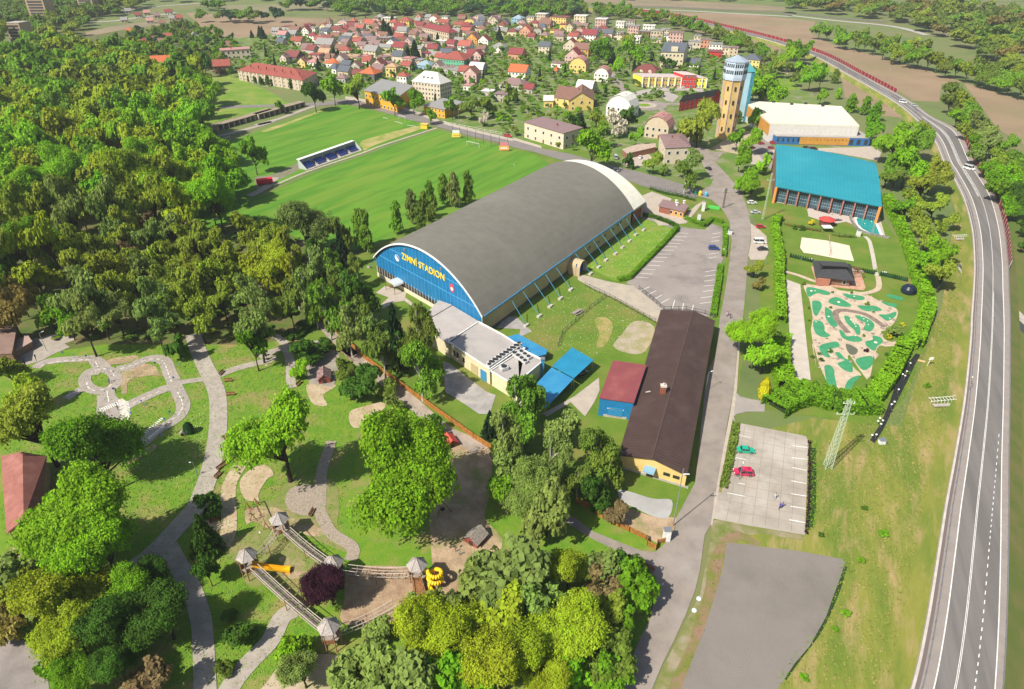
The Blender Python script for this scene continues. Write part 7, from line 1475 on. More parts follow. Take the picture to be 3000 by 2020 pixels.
# steps and railing by the highway, sign post
for q, lb in (('32:1655,550', 'white stair flight with railing at the highway bank, lower one'), ('31:1810,590', 'white stair flight with railing at the highway bank by the trees')):
    p = W(G(q)[0]); ro = root('bank_steps', p, lb, 'stairs'); MB().box((p.x, p.y - .3, .5), (7.2, 1.0, .3), .06).build('steps', CONC, ro); b = MB()
    for y in (.9, 2.3):
        b.tube((p.x - 3.6, p.y + y - .2, .9), (p.x + 3.6, p.y + y + .2, 1.4), .06)
    for k in range(9): b.tube((p.x - 3.6 + k * .9, p.y + .7, .3), (p.x - 3.6 + k * .9, p.y + .9, 1.2), .05); b.tube((p.x - 3.6 + k * .9, p.y + .9, 1.1), (p.x - 3.6 + k * .9, p.y + 2.3, 1.2), .05)
    b.build('railing', WHITE, ro)
p = W(G('32:1500,210')[0]); ro = root('warning_sign', p, 'white sign board on a post on the meadow', 'sign'); MB().tube(p, (p.x + .2, p.y, 2.6), .08).build('post', WHITE, ro); MB().box((p.x + .4, p.y, 2.5), (1.3, .08, .9)).build('panel', WHITE, ro)
p = W(G('32:1450,175')[0]); o = MB().box((p.x, p.y, .25), (1.9, .35, .35), -.5).build('timber_beam', mat('pale_timber', (.6, .4, .22)), loc=(p.x, p.y, 0)); tag(o, 'short pale timber beam lying on the meadow', 'beam')
p = W(G('31:1335,1040')[0]); ro = root('storage_tank', p, 'big black round covered tank at the right hedge', 'tank'); MB().lathe((p.x, p.y, 0), [(2.2, 0), (2.5, .6), (2.4, 1.8), (1.6, 2.7), (.2, 3.0)], 18).build('body', mat('black_blue', (.012, .02, .035), rough=.25), ro); MB().lathe((p.x, p.y, 2.95), [(.4, 0), (.3, .25)], 12).build('lid', DARKM, ro)
# pool garden: volleyball net, umbrella, loungers, wall around the pool
a, c = [W(p) for p in G('E:1010,960 1045,1225')]; ro = root('volleyball_net', a.lerp(c, .5), 'volleyball net across the white sand court', 'net')
for p in (a, c): MB().tube(p, (p.x, p.y, 2.6), .07).build('post', mat('net_red', (.5, .03, .03)), ro)
MB().quadbox([a + Vector((-.03, 0, 0)), c + Vector((-.03, 0, 0)), c + Vector((.03, 0, 0)), a + Vector((.03, 0, 0))], 2.45, 2.55).build('tape', WHITE, ro)
b = MB()
for k in range(5): z = 1.6 + k * .2; b.tube((a.x, a.y, z), (c.x, c.y, z), .015, n=3)
b.build('netting', DARKM, ro)
lg = root('sun_lounger', (0, 0, 0), None, 'sun lounger', 'loungers on the pool terrace'); MB().box((0, 0, .3), (.65, 1.5, .1)).build('seat', DARKM, lg); MB().box((0, .85, .55), (.65, .1, .6)).build('backrest', DARKM, lg)
for sx in (-.28, .28):
    for sy in (-.6, .6): MB().box((sx, sy, .13), (.06, .06, .26)).build('leg', METAL, lg)
for k in range(9): p = W(G('E:%d,%d' % (790 + k * 29, 440 + k * 7.5))[0]); place_copy(lg, p.x, p.y, .15, -.1, 'dark sun lounger in the terrace row', near='the red-roofed garden bar')
for k in range(5): p = W(G('E:%d,%d' % (1120 + k * 26, 632 - k * 2))[0]); place_copy(lg, p.x, p.y, .15, 1.4, 'dark sun lounger right of the garden bar', near='the red-roofed garden bar')
Pw = [W(p) for p in G('E:1490,500 1400,510 1400,600 1450,690 1540,790 1700,860 1850,890 2055,930')]; b = MB(); PP = [Vector(v) for v in catmull(Pw, 4)]
for p, q in zip(PP, PP[1:]): d = (q - p).normalized(); n = Vector((-d.y, d.x, 0)) * .3; b.quadbox([p - n, q - n, q + n, p + n], 0, 1.0)
o = b.build('pool_wall', mat('pool_wall_grey', (.25, .235, .22), (.16, .16, .12), sc=.8), loc=(Pw[3].x, Pw[3].y, 0)); tag(o, 'curved grey retaining wall around the outdoor pool', 'wall')
for q in ('E:570,1280', 'E:730,1305', 'E:1395,1455', 'E:1450,1475', 'E:1570,1500', 'E:1970,1530'):
    p = W(G(q)[0]); ro = root('garden_bench', p, None, 'bench', 'white benches by the thuja row'); MB().box((p.x, p.y, .75), (1.6, .8, .08), -.1).build('table_top', WHITE, ro)
    for s in (-1, 1): MB().box((p.x + s * .6, p.y, .36), (.08, .7, .7), -.1).build('leg', METAL, ro)
    MB().box((p.x, p.y - .7, .45), (1.6, .3, .06), -.1).build('seat', WHITE, ro); THINGS.append([ro, 'white garden table with bench along the thuja row', 'the minigolf clubhouse'])
# pergola right of the clubhouse
p = W(G('31:890,900')[0]); ro = root('pergola', p, 'open wooden pergola right of the minigolf clubhouse', 'pergola')
for sx in (-1.6, 1.6):
    for sy in (-2, 2): MB().box((p.x + sx, p.y + sy, 1.2), (.16, .16, 2.4)).build('post', WOODB, ro)
b = MB(); [b.box((p.x + x, p.y, 2.45), (.14, 5, .12)) for x in (-1.6, -.8, 0, .8, 1.6)]; b.box((p.x, p.y - 2, 2.32), (3.8, .14, .14)).box((p.x, p.y + 2, 2.32), (3.8, .14, .14)); b.build('beams', WOODB, ro)
# rocks of the minigolf
ROCKS = []
for v in range(4):
    b = MB(); n = 7; b.lathe((0, 0, 0), [(1, -.1), (1.1, .3), (.8, .75), (.3, 1)], n); me = b.mesh('garden_rock', mat('rock_grey', (.36, .29, .25), (.18, .14, .12), sc=1.5))
    for vv in me.vertices: vv.co *= random.uniform(.7, 1.2)
    ROCKS.append(me)
rk = G('D:1490,500 1470,540 740,330 830,365 885,370 325,565 415,760 470,830 530,820 560,850 210,1040 225,1080 285,1085 265,1150 305,1250 310,1290 285,1390 290,1500 1345,945 1390,1090 1430,1070 1400,760 1440,790 1360,830 1410,850 1570,1060 1660,1050 1250,1270 1280,1300 1020,830 1030,860 640,1170 680,1190 1010,1170 1200,550 1230,565 1670,1080 1560,700 1500,760 1090,1210 870,1330 1000,730 960,700 1040,760 330,660 300,690 640,1030 530,1350 600,1355 820,1400 1200,930 1340,370 1180,290 1060,265 60,80 400,1010')
for i, q in enumerate(rk):
    p = W(q); s = random.uniform(.28, .6); o = bpy.data.objects.new('garden_rock', ROCKS[i % 4]); COL.objects.link(o); o.location = (p.x, p.y, .12); o.rotation_euler = (0, 0, i); o.scale = (s, s, s * .8); tag(o, None, 'rock', 'rocks on the minigolf course'); THINGS.append([o, 'small brown rock on the minigolf gravel', None])
for q in ('D:155,198 30', 'D:620,388 34', 'D:450,635 26', 'D:218,198 12', 'D:803,252 12', 'D:885,292 14', 'D:825,690 12', 'D:870,735 10', 'D:893,763 12', 'D:912,803 12', 'D:1012,632 12', 'D:1047,675 12', 'D:1110,712 10', 'D:1125,772 12', 'D:1487,665 12', 'D:235,725 10', 'D:905,962 12', 'D:1250,1075 40'):
    a, r = q.rsplit(' ', 1); p = W(G(a)[0]); rr = float(r) / 5.8 / pxm(p); o = MB().lathe((p.x, p.y, .16), [(rr * .6 + .1, 0), (rr * .5 + .1, .12), (.05, .2)], 10).build('golf_obstacle', mat('pale_marker', (.6, .58, .48)), loc=(p.x, p.y, 0)); tag(o, None, 'obstacle', 'obstacles on the putting greens'); THINGS.append([o, 'small pale obstacle on a green putting lane', None])
# picnic table behind the stadium
p = W(G('21:555,1215')[0]); ro = root('picnic_table', p, 'old wooden picnic table on the grass behind the stadium', 'picnic table'); ra = .8
for off, z, w_ in ((0, .75, .9), (-.95, .45, .35), (.95, .45, .35)): MB().box((p.x - off * sin(ra), p.y + off * cos(ra), z), (4.2, w_, .1), ra).build('table_top' if off == 0 else 'seat', WOODG, ro)
for s in (-1.5, 1.5): MB().box((p.x + s * cos(ra), p.y + s * sin(ra), .4), (.1, 1.9, .7), ra).build('leg', WOODG, ro)
# ================================================================ PLAYGROUND
PLW = mat('play_post', (.36, .19, .10), (.28, .14, .07), sc=2)
def tower(px_roof, zr, label, rr=2.1, rh=1.9, a0=.3, wallside=True, deck=2.4, n=6):
    p = W(px_roof, zr + rh); ro = root('play_tower', p, label, 'play tower', 'hexagonal towers of the wooden playground'); b = MB(); ap = Vector((p.x, p.y, zr + rh)); Q = [Vector((p.x + rr * cos(a0 + k * 2 * pi / n), p.y + rr * sin(a0 + k * 2 * pi / n), zr)) for k in range(n)]
    for k in range(n): b.face([Q[k], Q[(k + 1) % n], ap]); 
    b.face(Q[::-1]); rf_ = b.build('roof', mat('shingle_grey', (.40, .36, .34), (.28, .25, .235), sc=3, bump=.4, bsc=8), ro); b = MB()
    for k in range(n): b.tube(Q[k], ap, .06, n=4)
    b.build('ridge', WOODG, rf_)
    for k in range(n): q = Q[k].lerp(Vector((p.x, p.y, zr)), .22); MB().tube((q.x, q.y, 0), (q.x, q.y, zr + .1), .11, n=6).build('leg', PLW, ro)
    IN = [q.lerp(Vector((p.x, p.y, zr)), .24) for q in Q]; MB().quadbox([(q.x, q.y) for q in IN], deck - .15, deck).build('platform', WOODG, ro)
    for k in range(n):
        if wallside and k % 2 == 0: c1, c2 = IN[k], IN[(k + 1) % n]; d = (c2 - c1).normalized(); nn = Vector((-d.y, d.x, 0)) * .05; MB().quadbox([c1 - nn, c2 - nn, c2 + nn, c1 + nn], deck, deck + 1.0).build('railing', WOODB, ro)
    return ro, p
TW = [tower(G('B:945,300')[0], 5.2, 'grey shingled play tower highest on the slope, near the cobbled circle', a0=.1), tower(G('B:385,920')[0], 5.6, 'leftmost shingled play tower with the yellow chute', a0=.5), tower(G('B:1870,1040')[0], 4.6, 'shingled play tower behind the purple-leaved tree', a0=.3),
      tower(G('C:1565,205')[0], 5.4, 'shingled play tower with the yellow spiral slide', a0=0), tower(G('13:605,975')[0], 5.4, 'lowest shingled play tower with planked base', a0=.1)]
def bridge(p, q, z0, z1, label, w=1.5, net=True, rungs=False):
    p = Vector((p[0], p[1], z0)); q = Vector((q[0], q[1], z1)); d = (q - p).normalized(); p = p + d * 1.7; q = q - d * 1.7; n = Vector((-d.y, d.x, 0)).normalized() * w / 2; ro = root('rope_bridge', p.lerp(q, .5), label, 'bridge', 'walkways between the play towers'); ro.location.z = 0; N = 10; b = MB(); rl = MB()
    sag = lambda t: Vector((0, 0, -.55 * sin(pi * t)))
    P = [p.lerp(q, i / N) + sag(i / N) for i in range(N + 1)]
    for i in range(N):
        a, c = P[i], P[i + 1]
        if rungs: b.tube(a - n, a + n, .07, n=5)
        else: m0, m1 = a.lerp(c, .04), a.lerp(c, .94); b.face([m0 - n, m1 - n, m1 + n, m0 + n]); b.face([m0 + n, m1 + n, m1 - n, m0 - n])
    b.build('deck', WOODG, ro)
    for s in (-1, 1):
        rl = MB(); rl.path([x + n * s + Vector((0, 0, 1.0)) for x in P], .07, n=5); rl.path([x + n * s for x in P], .05, n=5)
        for x in P[::2]: rl.tube(x + n * s, x + n * s + Vector((0, 0, 1.0)), .04, n=4)
        rl.build('handrail', mat('pale_rail', (.46, .40, .34)), ro)
    for t in (.5,):
        m = p.lerp(q, t) + sag(t)
        for s in (-1, 1): e = m + n * s * 1.1; MB().tube((e.x, e.y, 0), e + Vector((0, 0, 1.1)), .09, n=6).build('post', PLW, ro)
    return ro
tp_ = [t[1] for t in TW]
bridge(tp_[0], tp_[2], 2.7, 2.4, 'long plank bridge between the upper tower and the middle tower'); bridge(tp_[1], tp_[4], 2.9, 2.6, 'long plank bridge from the leftmost tower to the lowest tower')
bridge(tp_[2], tp_[3], 2.4, 2.8, 'rung bridge between middle tower and spiral slide tower', rungs=True); e4 = W(G('C:1050,1000')[0], 2.6); bridge(tp_[4], e4 + Vector((3, .5, 0)), 2.6, 2.6, 'rung bridge leading right from the lowest tower', rungs=True); bridge(tp_[0], tp_[1], 2.6, 2.7, 'thin net bridge between the two upper left towers', w=1.0, rungs=True)
e5 = W(G('C:1640,900')[0]); rmp = root('play_ramp', e5, 'steep plank climbing ramp below the spiral slide tower', 'ramp'); b = MB(); t3 = tp_[3]; MB().face([(t3.x - .8, t3.y - 1.6, 2.8), (t3.x + .8, t3.y - 1.6, 2.8), (e5.x + 1.1, e5.y + .2, .2), (e5.x - 1.1, e5.y + .2, .2)]).build('deck', WOODB, rmp)
for s in (-1, 1): MB().tube((t3.x + s * .9, t3.y - 1.6, 3.7), (e5.x + s * 1.2, e5.y, .9), .08).build('rail', PLW, rmp)
MB().quadbox([(e5.x - 1.8, e5.y - 2.4), (e5.x + 1.8, e5.y - 2.2), (e5.x + 1.8, e5.y + .2), (e5.x - 1.8, e5.y)], .9, 1.05).build('landing', WOODG, rmp)
YS = mat('slide_yellow', (.85, .55, .01), rough=.3, spec=.5)
ss = root('spiral_slide', (tp_[3].x + 3.1, tp_[3].y - .4, 0), 'bright yellow spiral tube slide on the right play tower', 'slide'); c0 = Vector((tp_[3].x + 3.3, tp_[3].y - .5, 0)); b = MB(); pr = None; pts = []
for k in range(40): a = pi + k * .34; z = 4.4 - k * .095; pts.append(Vector((c0.x + 1.3 * cos(a), c0.y + 1.3 * sin(a), z)))
pts = [pts[0] + Vector((-1.0, 0, .1))] + pts + [pts[-1] + Vector((.7, -1.3, -.15)), pts[-1] + Vector((1.0, -2.2, -.2))]
b.path(pts, .42, n=12); b.build('tube', YS, ss, smooth=True); MB().tube((c0.x, c0.y, 0), (c0.x, c0.y, 4.4), .12).build('mast', mat('mast_red', (.4, .1, .03)), ss)
s1 = W(G('B:720,1240')[0], 2.2); s2 = W(G('B:1130,1280')[0], .5); cs = root('chute_slide', (s1.x, s1.y, 0), 'orange-yellow open chute slide from the leftmost play tower', 'slide'); d = (s2 - s1).normalized(); n = Vector((-d.y, d.x, 0)).normalized() * .5; b = MB(); mid = s1.lerp(s2, .75) - Vector((0, 0, .15))
for a, c in ((s1 - d * 2.2 + Vector((0, 0, .6)), s1), (s1, mid), (mid, s2)):
    b.quadbox([a - n, c - n, c + n, a + n], [a.z, c.z, c.z, a.z], [a.z + .08, c.z + .08, c.z + .08, a.z + .08])
    for s in (-1, 1): b.quadbox([a + n * s, c + n * s, c + n * s * 1.15, a + n * s * 1.15], [a.z, c.z, c.z, a.z], [a.z + .55, c.z + .55, c.z + .55, a.z + .55])
b.build('chute', mat('slide_orange', (.85, .42, .01), rough=.35), cs); MB().box((s2.x, s2.y, .5), (.8, 1.3, .9), .1).build('end_block', mat('slide_orange', (.8,) * 3), cs)
for q0, q1, lb in (('B:450,260', 'B:545,450', 'dark timber swing frame left of the upper play tower'), ('B:585,180', 'B:770,600', 'tall dark timber beam frame beside the upper play tower')):
    a, c = [W(p) for p in G(q0 + ' ' + q1)]; ro = root('swing_frame', a.lerp(c, .5), lb, 'swing frame'); up = Vector((0, 0, 2.2))
    for p in (a, c): MB().tube(p + Vector((-.8, 0, 0)), p + up, .09).tube(p + Vector((.8, 0, 0)), p + up, .09).build('leg', WOODB, ro)
    MB().tube(a + up, c + up, .1).build('crossbar', WOODB, ro); m = a.lerp(c, .5); MB().tube(m + up, m + Vector((0, 0, .6)), .03).build('rope', DARKM, ro); MB().tube(m + Vector((-.3, 0, .55)), m + Vector((.3, 0, .55)), .1).build('seat', RUBBER, ro)
p = W(G('13:1590,60')[0]); ro = root('tyre_swing', p, 'timber tripod swing with hanging tyre on the brown play sand', 'swing')
for a in (0, 2.1, 4.2): MB().tube((p.x + 2 * cos(a), p.y + 2 * sin(a), 0), (p.x, p.y, 3.4), .10).build('leg', WOODB, ro)
MB().tube((p.x, p.y, 3.2), (p.x, p.y, 1.0), .03).build('rope', DARKM, ro); MB().lathe((p.x, p.y, .8), [(.35, 0), (.55, .1), (.35, .25)], 14).build('tyre', RUBBER, ro)
def hut(px, w, dpt, h, rz, rfm, wallm, label, name='play_hut'):
    p = W(G(px)[0]); ro = root(name, p, label, 'hut'); ca, sa = cos(rz), sin(rz); f = lambda x, y, z: (p.x + x * ca - y * sa, p.y + x * sa + y * ca, z)
    b = MB(); b.quadbox([f(-w / 2, -dpt / 2, 0)[:2], f(w / 2, -dpt / 2, 0)[:2], f(w / 2, dpt / 2, 0)[:2], f(-w / 2, dpt / 2, 0)[:2]], 0, h); b.face([f(-w / 2, -dpt / 2, h), f(w / 2, -dpt / 2, h), f(0, -dpt / 2, h + w * .4)]); b.face([f(w / 2, dpt / 2, h), f(-w / 2, dpt / 2, h), f(0, dpt / 2, h + w * .4)]); b.build('wall', wallm, ro); b = MB(); o = .35
    for s in (-1, 1): q = [Vector(f(s * (w / 2 + o), -dpt / 2 - o, h - o * .6)), Vector(f(0, -dpt / 2 - o, h + w * .4 + .1)), Vector(f(0, dpt / 2 + o, h + w * .4 + .1)), Vector(f(s * (w / 2 + o), dpt / 2 + o, h - o * .6))]; b.face(q); b.face([v - Vector((0, 0, .1)) for v in reversed(q)])
    b.build('roof', rfm, ro); MB().box(f(0, -dpt / 2 - .03, h * .45), (w * .3, .1, h * .8), rz).build('door', DARKM, ro); OCC.append((p.x, p.y, 3)); return ro
hut('13:1870,300', 3.2, 3.4, 1.5, -.6, WOODG, mat('hut_red', (.25, .06, .04)), 'small grey-roofed play hut on the brown play sand')
hut('12:1650,880', 3.0, 3.0, 1.4, .5, mat('hut_red_roof', (.6, .08, .06)), WOODB, 'small red-roofed play hut partly behind the big green tree')
hut('A:880,1000', 3.2, 4.2, 1.7, .25, mat('hut_dark_roof', (.10, .05, .05), (.3, .2, .2), sc=2), mat('hut_red', (.2,) * 3), 'dark red playhouse on the paved yard in the park')
hut('01:-1,0' if 0 else '02:1560,800', .8, .8, .9, .2, WOODG, WOODB, 'tiny bird-house like box by the young dark tree', 'small_box')
for q, rz, lb in (('02:1945,345', .1, 'dark table set nearer the path corner'), ('02:1965,462', .1, 'dark table set below the first one'), ('02:1890,280', 1.4, 'brown bench at the corner of the curved path'), ('02:1930,820', 1.2, 'short brown bench left of the spreading tree'), ('02:1920,1050', 1.1, 'long log bench beside the curved path'), ('02:1860,1150', 1.3, 'brown bench near the lower bend of the path'), ('12:370,370', 1.2, 'brown bin-like bench at the end of the narrow path'), ('11:1160,1000', -.4, 'reddish bench at the stadium entrance'), ('03:1830,140', .6, 'dark seesaw beside the round sand patch'), ('13:480,75', 1.4, 'dark bench by the cobbled circle'), ('02:600,1620', 0, 'hidden bench')):
    if 'hidden' in lb: continue
    p = W(G(q)[0]); ro = root('park_bench', p, lb, 'bench'); L_ = 5 if 'long' in lb else 2.2; MB().box((p.x, p.y, .48), (L_, .5, .09), rz).build('seat', WOODB, ro); MB().box((p.x - .28 * sin(rz), p.y + .28 * cos(rz), .85), (L_, .08, .45), rz).build('backrest', WOODB, ro)
    for s in (-1, 1): MB().box((p.x + s * L_ * .4 * cos(rz), p.y + s * L_ * .4 * sin(rz), .22), (.12, .45, .44), rz).build('leg', DARKM, ro)
# little traffic signs of the kart course
sg = root('mini_sign', (0, 0, 0), None, 'road sign', 'small signs of the traffic playground'); MB().tube((0, 0, 0), (0, 0, 1.3), .05).build('post', METAL, sg); MB().tube((0, -.03, 1.4), (0, .03, 1.4), .28, n=12).build('panel', mat('sign_blue', (.03, .1, .4)), sg)
for q in ('745,160', '935,355', '925,275', '1000,570', '975,440', '1485,345', '1455,640', '1410,700', '1125,650', '1240,575', '1330,220', '1215,545', '1375,835', '1680,1140', '640,150', '545,130', '1535,230'): p = W(G('02:' + q)[0]); place_copy(sg, p.x, p.y, .1, random.uniform(-1, 1), 'small sign post beside the miniature road')
# ================================================================ PEOPLE
def person(px, h, top, legs, label, pose=0, rz=0, hair=(.05, .03, .02), z=.15, sit=False):
    p = W(G(px)[0]); nm = bpy.data.meshes.new('body'); s = h / 1.75; dl = .22 if pose else .1
    V = [((0, 0, .95), .15), ((0, 0, 1.15), .13), ((0, 0, 1.40), .16), ((0, 0, 1.52), .06), ((0, .01, 1.66), .10), ((.1, dl, .5), .075), ((.11, dl * 1.4, .06), .05), ((.11, dl * 1.4 + .16, .03), .045), ((-.1, -dl, .5), .075), ((-.11, -dl * 1.6, .06), .05), ((-.11, -dl * 1.6 + .16, .03), .045),
         ((.2, 0, 1.38), .06), ((.27, -dl * .6, 1.12), .045), ((.29, dl * .3, .88), .038), ((-.2, 0, 1.38), .06), ((-.27, dl * .6, 1.12), .045), ((-.29, dl * 1.2, .9), .038), ((0, .01, 1.74), .07)]
    E = [(0, 1), (1, 2), (2, 3), (3, 4), (4, 17), (0, 5), (5, 6), (6, 7), (0, 8), (8, 9), (9, 10), (2, 11), (11, 12), (12, 13), (2, 14), (14, 15), (15, 16)]
    nm.from_pydata([tuple(c * s for c in v[0]) for v in V], E, []); o = bpy.data.objects.new('tmp', nm); COL.objects.link(o); m = o.modifiers.new('s', 'SKIN'); 
    for i, v in enumerate(V): nm.skin_vertices[0].data[i].radius = (v[1] * s, v[1] * s * .8)
    nm.skin_vertices[0].data[0].use_root = True; o.modifiers.new('u', 'SUBSURF').levels = 1
    me = bpy.data.meshes.new_from_object(o.evaluated_get(bpy.context.evaluated_depsgraph_get())); bpy.data.objects.remove(o); me.name = 'body'
    mats = [mat('skin', (.5, .3, .2)), mat('cloth_%.2f_%.2f_%.2f' % top, top), mat('cloth_%.2f_%.2f_%.2f' % legs, legs), DARKM]; [me.materials.append(x) for x in mats]
    for f in me.polygons:
        c = f.center / s; f.material_index = 1 if (.93 < c.z < 1.5 and (abs(c.x) < .25 or c.z > 1.05)) else 2 if .1 < c.z <= .95 and abs(c.x) < .22 else 3 if c.z <= .1 else 0
    ro = root('person', (p.x, p.y, z), label, 'person'); ro.rotation_euler = (0, 0, rz); b = inst('body', me, ro)
    MB().lathe((0, -.01 * s, 1.66 * s), [(.112 * s, 0), (.115 * s, .06 * s), (.07 * s, .13 * s), (.02 * s, .155 * s)], 10).mesh('hair', None); hm = MB().lathe((0, -.015 * s, 1.66 * s), [(.112 * s, 0), (.115 * s, .06 * s), (.07 * s, .13 * s), (.02 * s, .155 * s)], 10).mesh('hair', mat('hair_dark', hair)); inst('hair', hm, ro); return ro
person('32:200,1345', 1.75, (.5, .52, .55), (.35, .4, .5), 'person in pale clothes walking over the slab car park', 1, .3); person('32:240,1430', 1.8, (.05, .04, .30), (.03, .03, .12), 'person in dark blue jacket walking over the slab car park', 1, -.4); person('32:262,1420', 1.7, (.10, .08, .35), (.04, .04, .15), 'second person in blue close beside the dark blue one', 1, -.3)
person('21:1825,1245', 1.75, (.5, .45, .5), (.1, .1, .15), 'person in pale top walking on the road beside the hedge end', 1, .2); person('21:1855,1262', 1.75, (.05, .05, .1), (.04, .04, .07), 'person in dark clothes walking on the road beside the hedge end', 1, .2); person('21:1838,1235', 1.7, (.35, .15, .2), (.1, .08, .1), 'person in reddish top walking between two others by the hedge', 1, .1)
person('A:290,800', 1.7, (.5, .4, .4), (.05, .05, .08), 'person in light top on the narrow park path', 0, 1); person('A:300,930', 1.7, (.06, .06, .12), (.05, .05, .1), 'person in dark clothes on the narrow park path', 1, 2); person('A:325,850', 1.2, (.3, .1, .2), (.1, .1, .2), 'small child on the narrow park path', 1, 2)
person('02:935,365', 1.4, (.03, .12, .4), (.05, .05, .1), 'person in blue at the miniature roundabout', 0, 1); person('02:1008,590', 1.6, (.03, .03, .05), (.03, .03, .05), 'person in black on the white miniature crossing', 1, 1)
person('31:680,965', 1.7, (.6, .6, .6), (.3, .3, .35), 'person in white in the clubhouse doorway', 0, 0); person('31:735,970', 1.7, (.5, .5, .6), (.1, .1, .2), 'person in light shirt right of the clubhouse doorway', 0, .5); person('13:1735,430', 1.3, (.05, .4, .5), (.05, .05, .1), 'child in turquoise on the brown play sand', 0, 0); person('13:1700,400', 1.3, (.4, .05, .08), (.05, .05, .1), 'child in red on the brown play sand', 0, .7)
person('02:990,440', 1.6, (.02, .02, .02), (.03, .03, .03), 'person in dark coat left of the white crossing', 0, .7); person('E:1085,530', 1.7, (.6, .35, .3), (.4, .3, .25), 'person in a swimsuit colour standing on the pool terrace', 0, .7)
for q in ('E:1640,690', 'E:1755,655'): p = W(G(q)[0]); o = MB().lathe((p.x, p.y, .3), [(.15, 0), (.22, .12), (.1, .3)], 8).build('floating_toy', WHITE, loc=(p.x, p.y, 0)); tag(o, 'white float in the outdoor pool, ' + ('left one' if '1640' in q else 'right one'), 'float')
for q, lb in (('23:1590,800', 'upper'), ('23:1550,900', 'lower')): p = W(G(q)[0]); o = MB().lathe((p.x, p.y, .0), [(.5, 0), (.45, .25), (.15, .35)], 8).build('litter_bag', mat('pale_bag', (.6, .66, .68)), loc=(p.x, p.y, 0)); tag(o, 'pale plastic bag on the verge, %s of the two' % lb, 'bag')
p = W(G('33:2228,955')[0]); o = MB().lathe((p.x, p.y, .0), [(.55, 0), (.6, .35), (.2, .6)], 10).build('blue_bag', mat('cyan_bag', (.1, .45, .55)), loc=(p.x, p.y, 0)); tag(o, 'turquoise bag on the grass right of the highway', 'bag')
p = W(G('22:840,1060')[0]) 
# ================================================================ TOWN GREENERY
tg = scatter(G('p:640,220 700,150 800,115 1000,95 1200,75 1500,75 1700,80 1950,120 2100,170 2280,210 2250,300 2000,300 1960,270 1900,320 1820,380 1760,470 1500,400 1280,340 1340,320 1230,290 1050,270 960,255 800,240'), 8.2)
random.shuffle(tg); roads_ = [W(p) for p in G('20:780,560 870,665 930,745 1000,840 1125,900 1270,960 1400,1120 1100,780 1350,760 1600,775 1230,900 1440,890')] + [W(p) for p in G('10:560,880 950,890 1400,1000 1800,1140 2200,1230 20:400,1330 800,1430')]
nt = 0; extra_ = []
for (x, y) in tg:
    r = random.uniform(1.8, 4.0)
    if not free(x, y, r, .62): continue
    if any((x - q.x) ** 2 + (y - q.y) ** 2 < 81 for q in roads_): continue
    px = PX((x, y, 2)); k = random.random()
    if px[1] > 150 and nt < 130: nt += 1; plant('B' if k < .5 else 'S' if k < .88 else 'C', (x, y, 0), r * (1.9 if k < .5 else 1.3 if k < .88 else 3.4), r * (1 if k < .88 else .55), random.choice('gglmmmmdoolssw') if k < .88 else 'c', GT)
    else: extra_.append((x, y)); OCC.append((x, y, r))
mass('garden_trees', extra_, 'mixed small trees and shrubs filling the gardens between far houses', 'greenery', (1.5, 3.4), 1.6, 'gglmmmooklsl')
up_ = scatter(G('p:330,130 470,90 560,80 640,110 690,130 700,190 640,215 600,215 540,225 500,200 420,170 350,150'), 9.5); up_ = [q for q in up_ if free(q[0], q[1], 4, .7)]
mass('garden_trees', up_, 'mixed trees between the far house rows at the upper left', 'greenery', (2.5, 5.5), 2.1, 'mmgkkootl')
fl = scatter(G('p:1480,390 1530,400 1600,440 1700,480 1800,470 1780,420 1700,380'), 5); 
# weeds on the meadow as ground cover
wp = scatter(G('p:2380,1330 2640,1150 2760,900 2780,700 2840,600 2850,900 2830,1200 2760,1500 2620,2010 2290,2010 2420,1830 2480,1640 2400,1560'), 1.15, .6)
q = []
for (x, y) in wp[:7000]:
    k = 5; P = np.array([x, y, .12]) + rng.normal(size=(k, 3)) * np.array([.3, .3, .05]); q.append(cards(P, rand_dir(k) + np.array([0, -.5, .6]), .14))
me = cards_mesh('weeds', np.concatenate(q), mat('weed_green', (.16, .19, .035), (.26, .21, .07), sc=.15)); o = bpy.data.objects.new('weeds', me); COL.objects.link(o); tag(o, 'tufts of grass and weeds scattered over the meadow', 'weeds', kind='stuff')
q = []
for (x, y) in scatter(G('p:0,1500 60,1080 400,1010 620,1020 900,1000 1150,1200 1480,1450 1500,1600 1350,1800 900,2010 100,2010'), .95, .6)[:9000]:
    k = 4; q.append(cards(np.array([x, y, .12]) + rng.normal(size=(k, 3)) * np.array([.25, .25, .03]), rand_dir(k) * .6 + np.array([0, 0, .9]), .11))
me = cards_mesh('grass_tufts', np.concatenate(q), mat('tuft_green', (.10, .21, .015), (.17, .27, .03), sc=.5, c3=(.3, .28, .12), sc3=.25)); o = bpy.data.objects.new('grass_tufts', me); COL.objects.link(o); tag(o, 'short grass tufts and daisies scattered over the park lawn', 'grass', kind='stuff')
q = []
for (x, y) in scatter(G('21:640,830 1090,410 1390,500 1380,560 950,940 850,920'), .9, .6)[:2600] + scatter(G('21:60,1420 500,960 820,1060 1180,1300 1150,1560 400,1560'), 1.3, .6)[:2600] + scatter(G('02:1560,600 1780,500 1760,800 1650,1300 1100,1100 1300,800'), 1.1, .6)[:1500]:
    q.append(cards(np.array([x, y, .16]) + rng.normal(size=(2, 3)) * np.array([.3, .3, .02]), rand_dir(2) * .3 + np.array([0, 0, 1]), .085))
me = cards_mesh('daisies', np.concatenate(q), mat('daisy_white', (.62, .62, .45), (.35, .42, .1), sc=.4)); o = bpy.data.objects.new('daisies', me); COL.objects.link(o); tag(o, 'white daisies and dandelions in the lawns', 'flowers', kind='stuff')
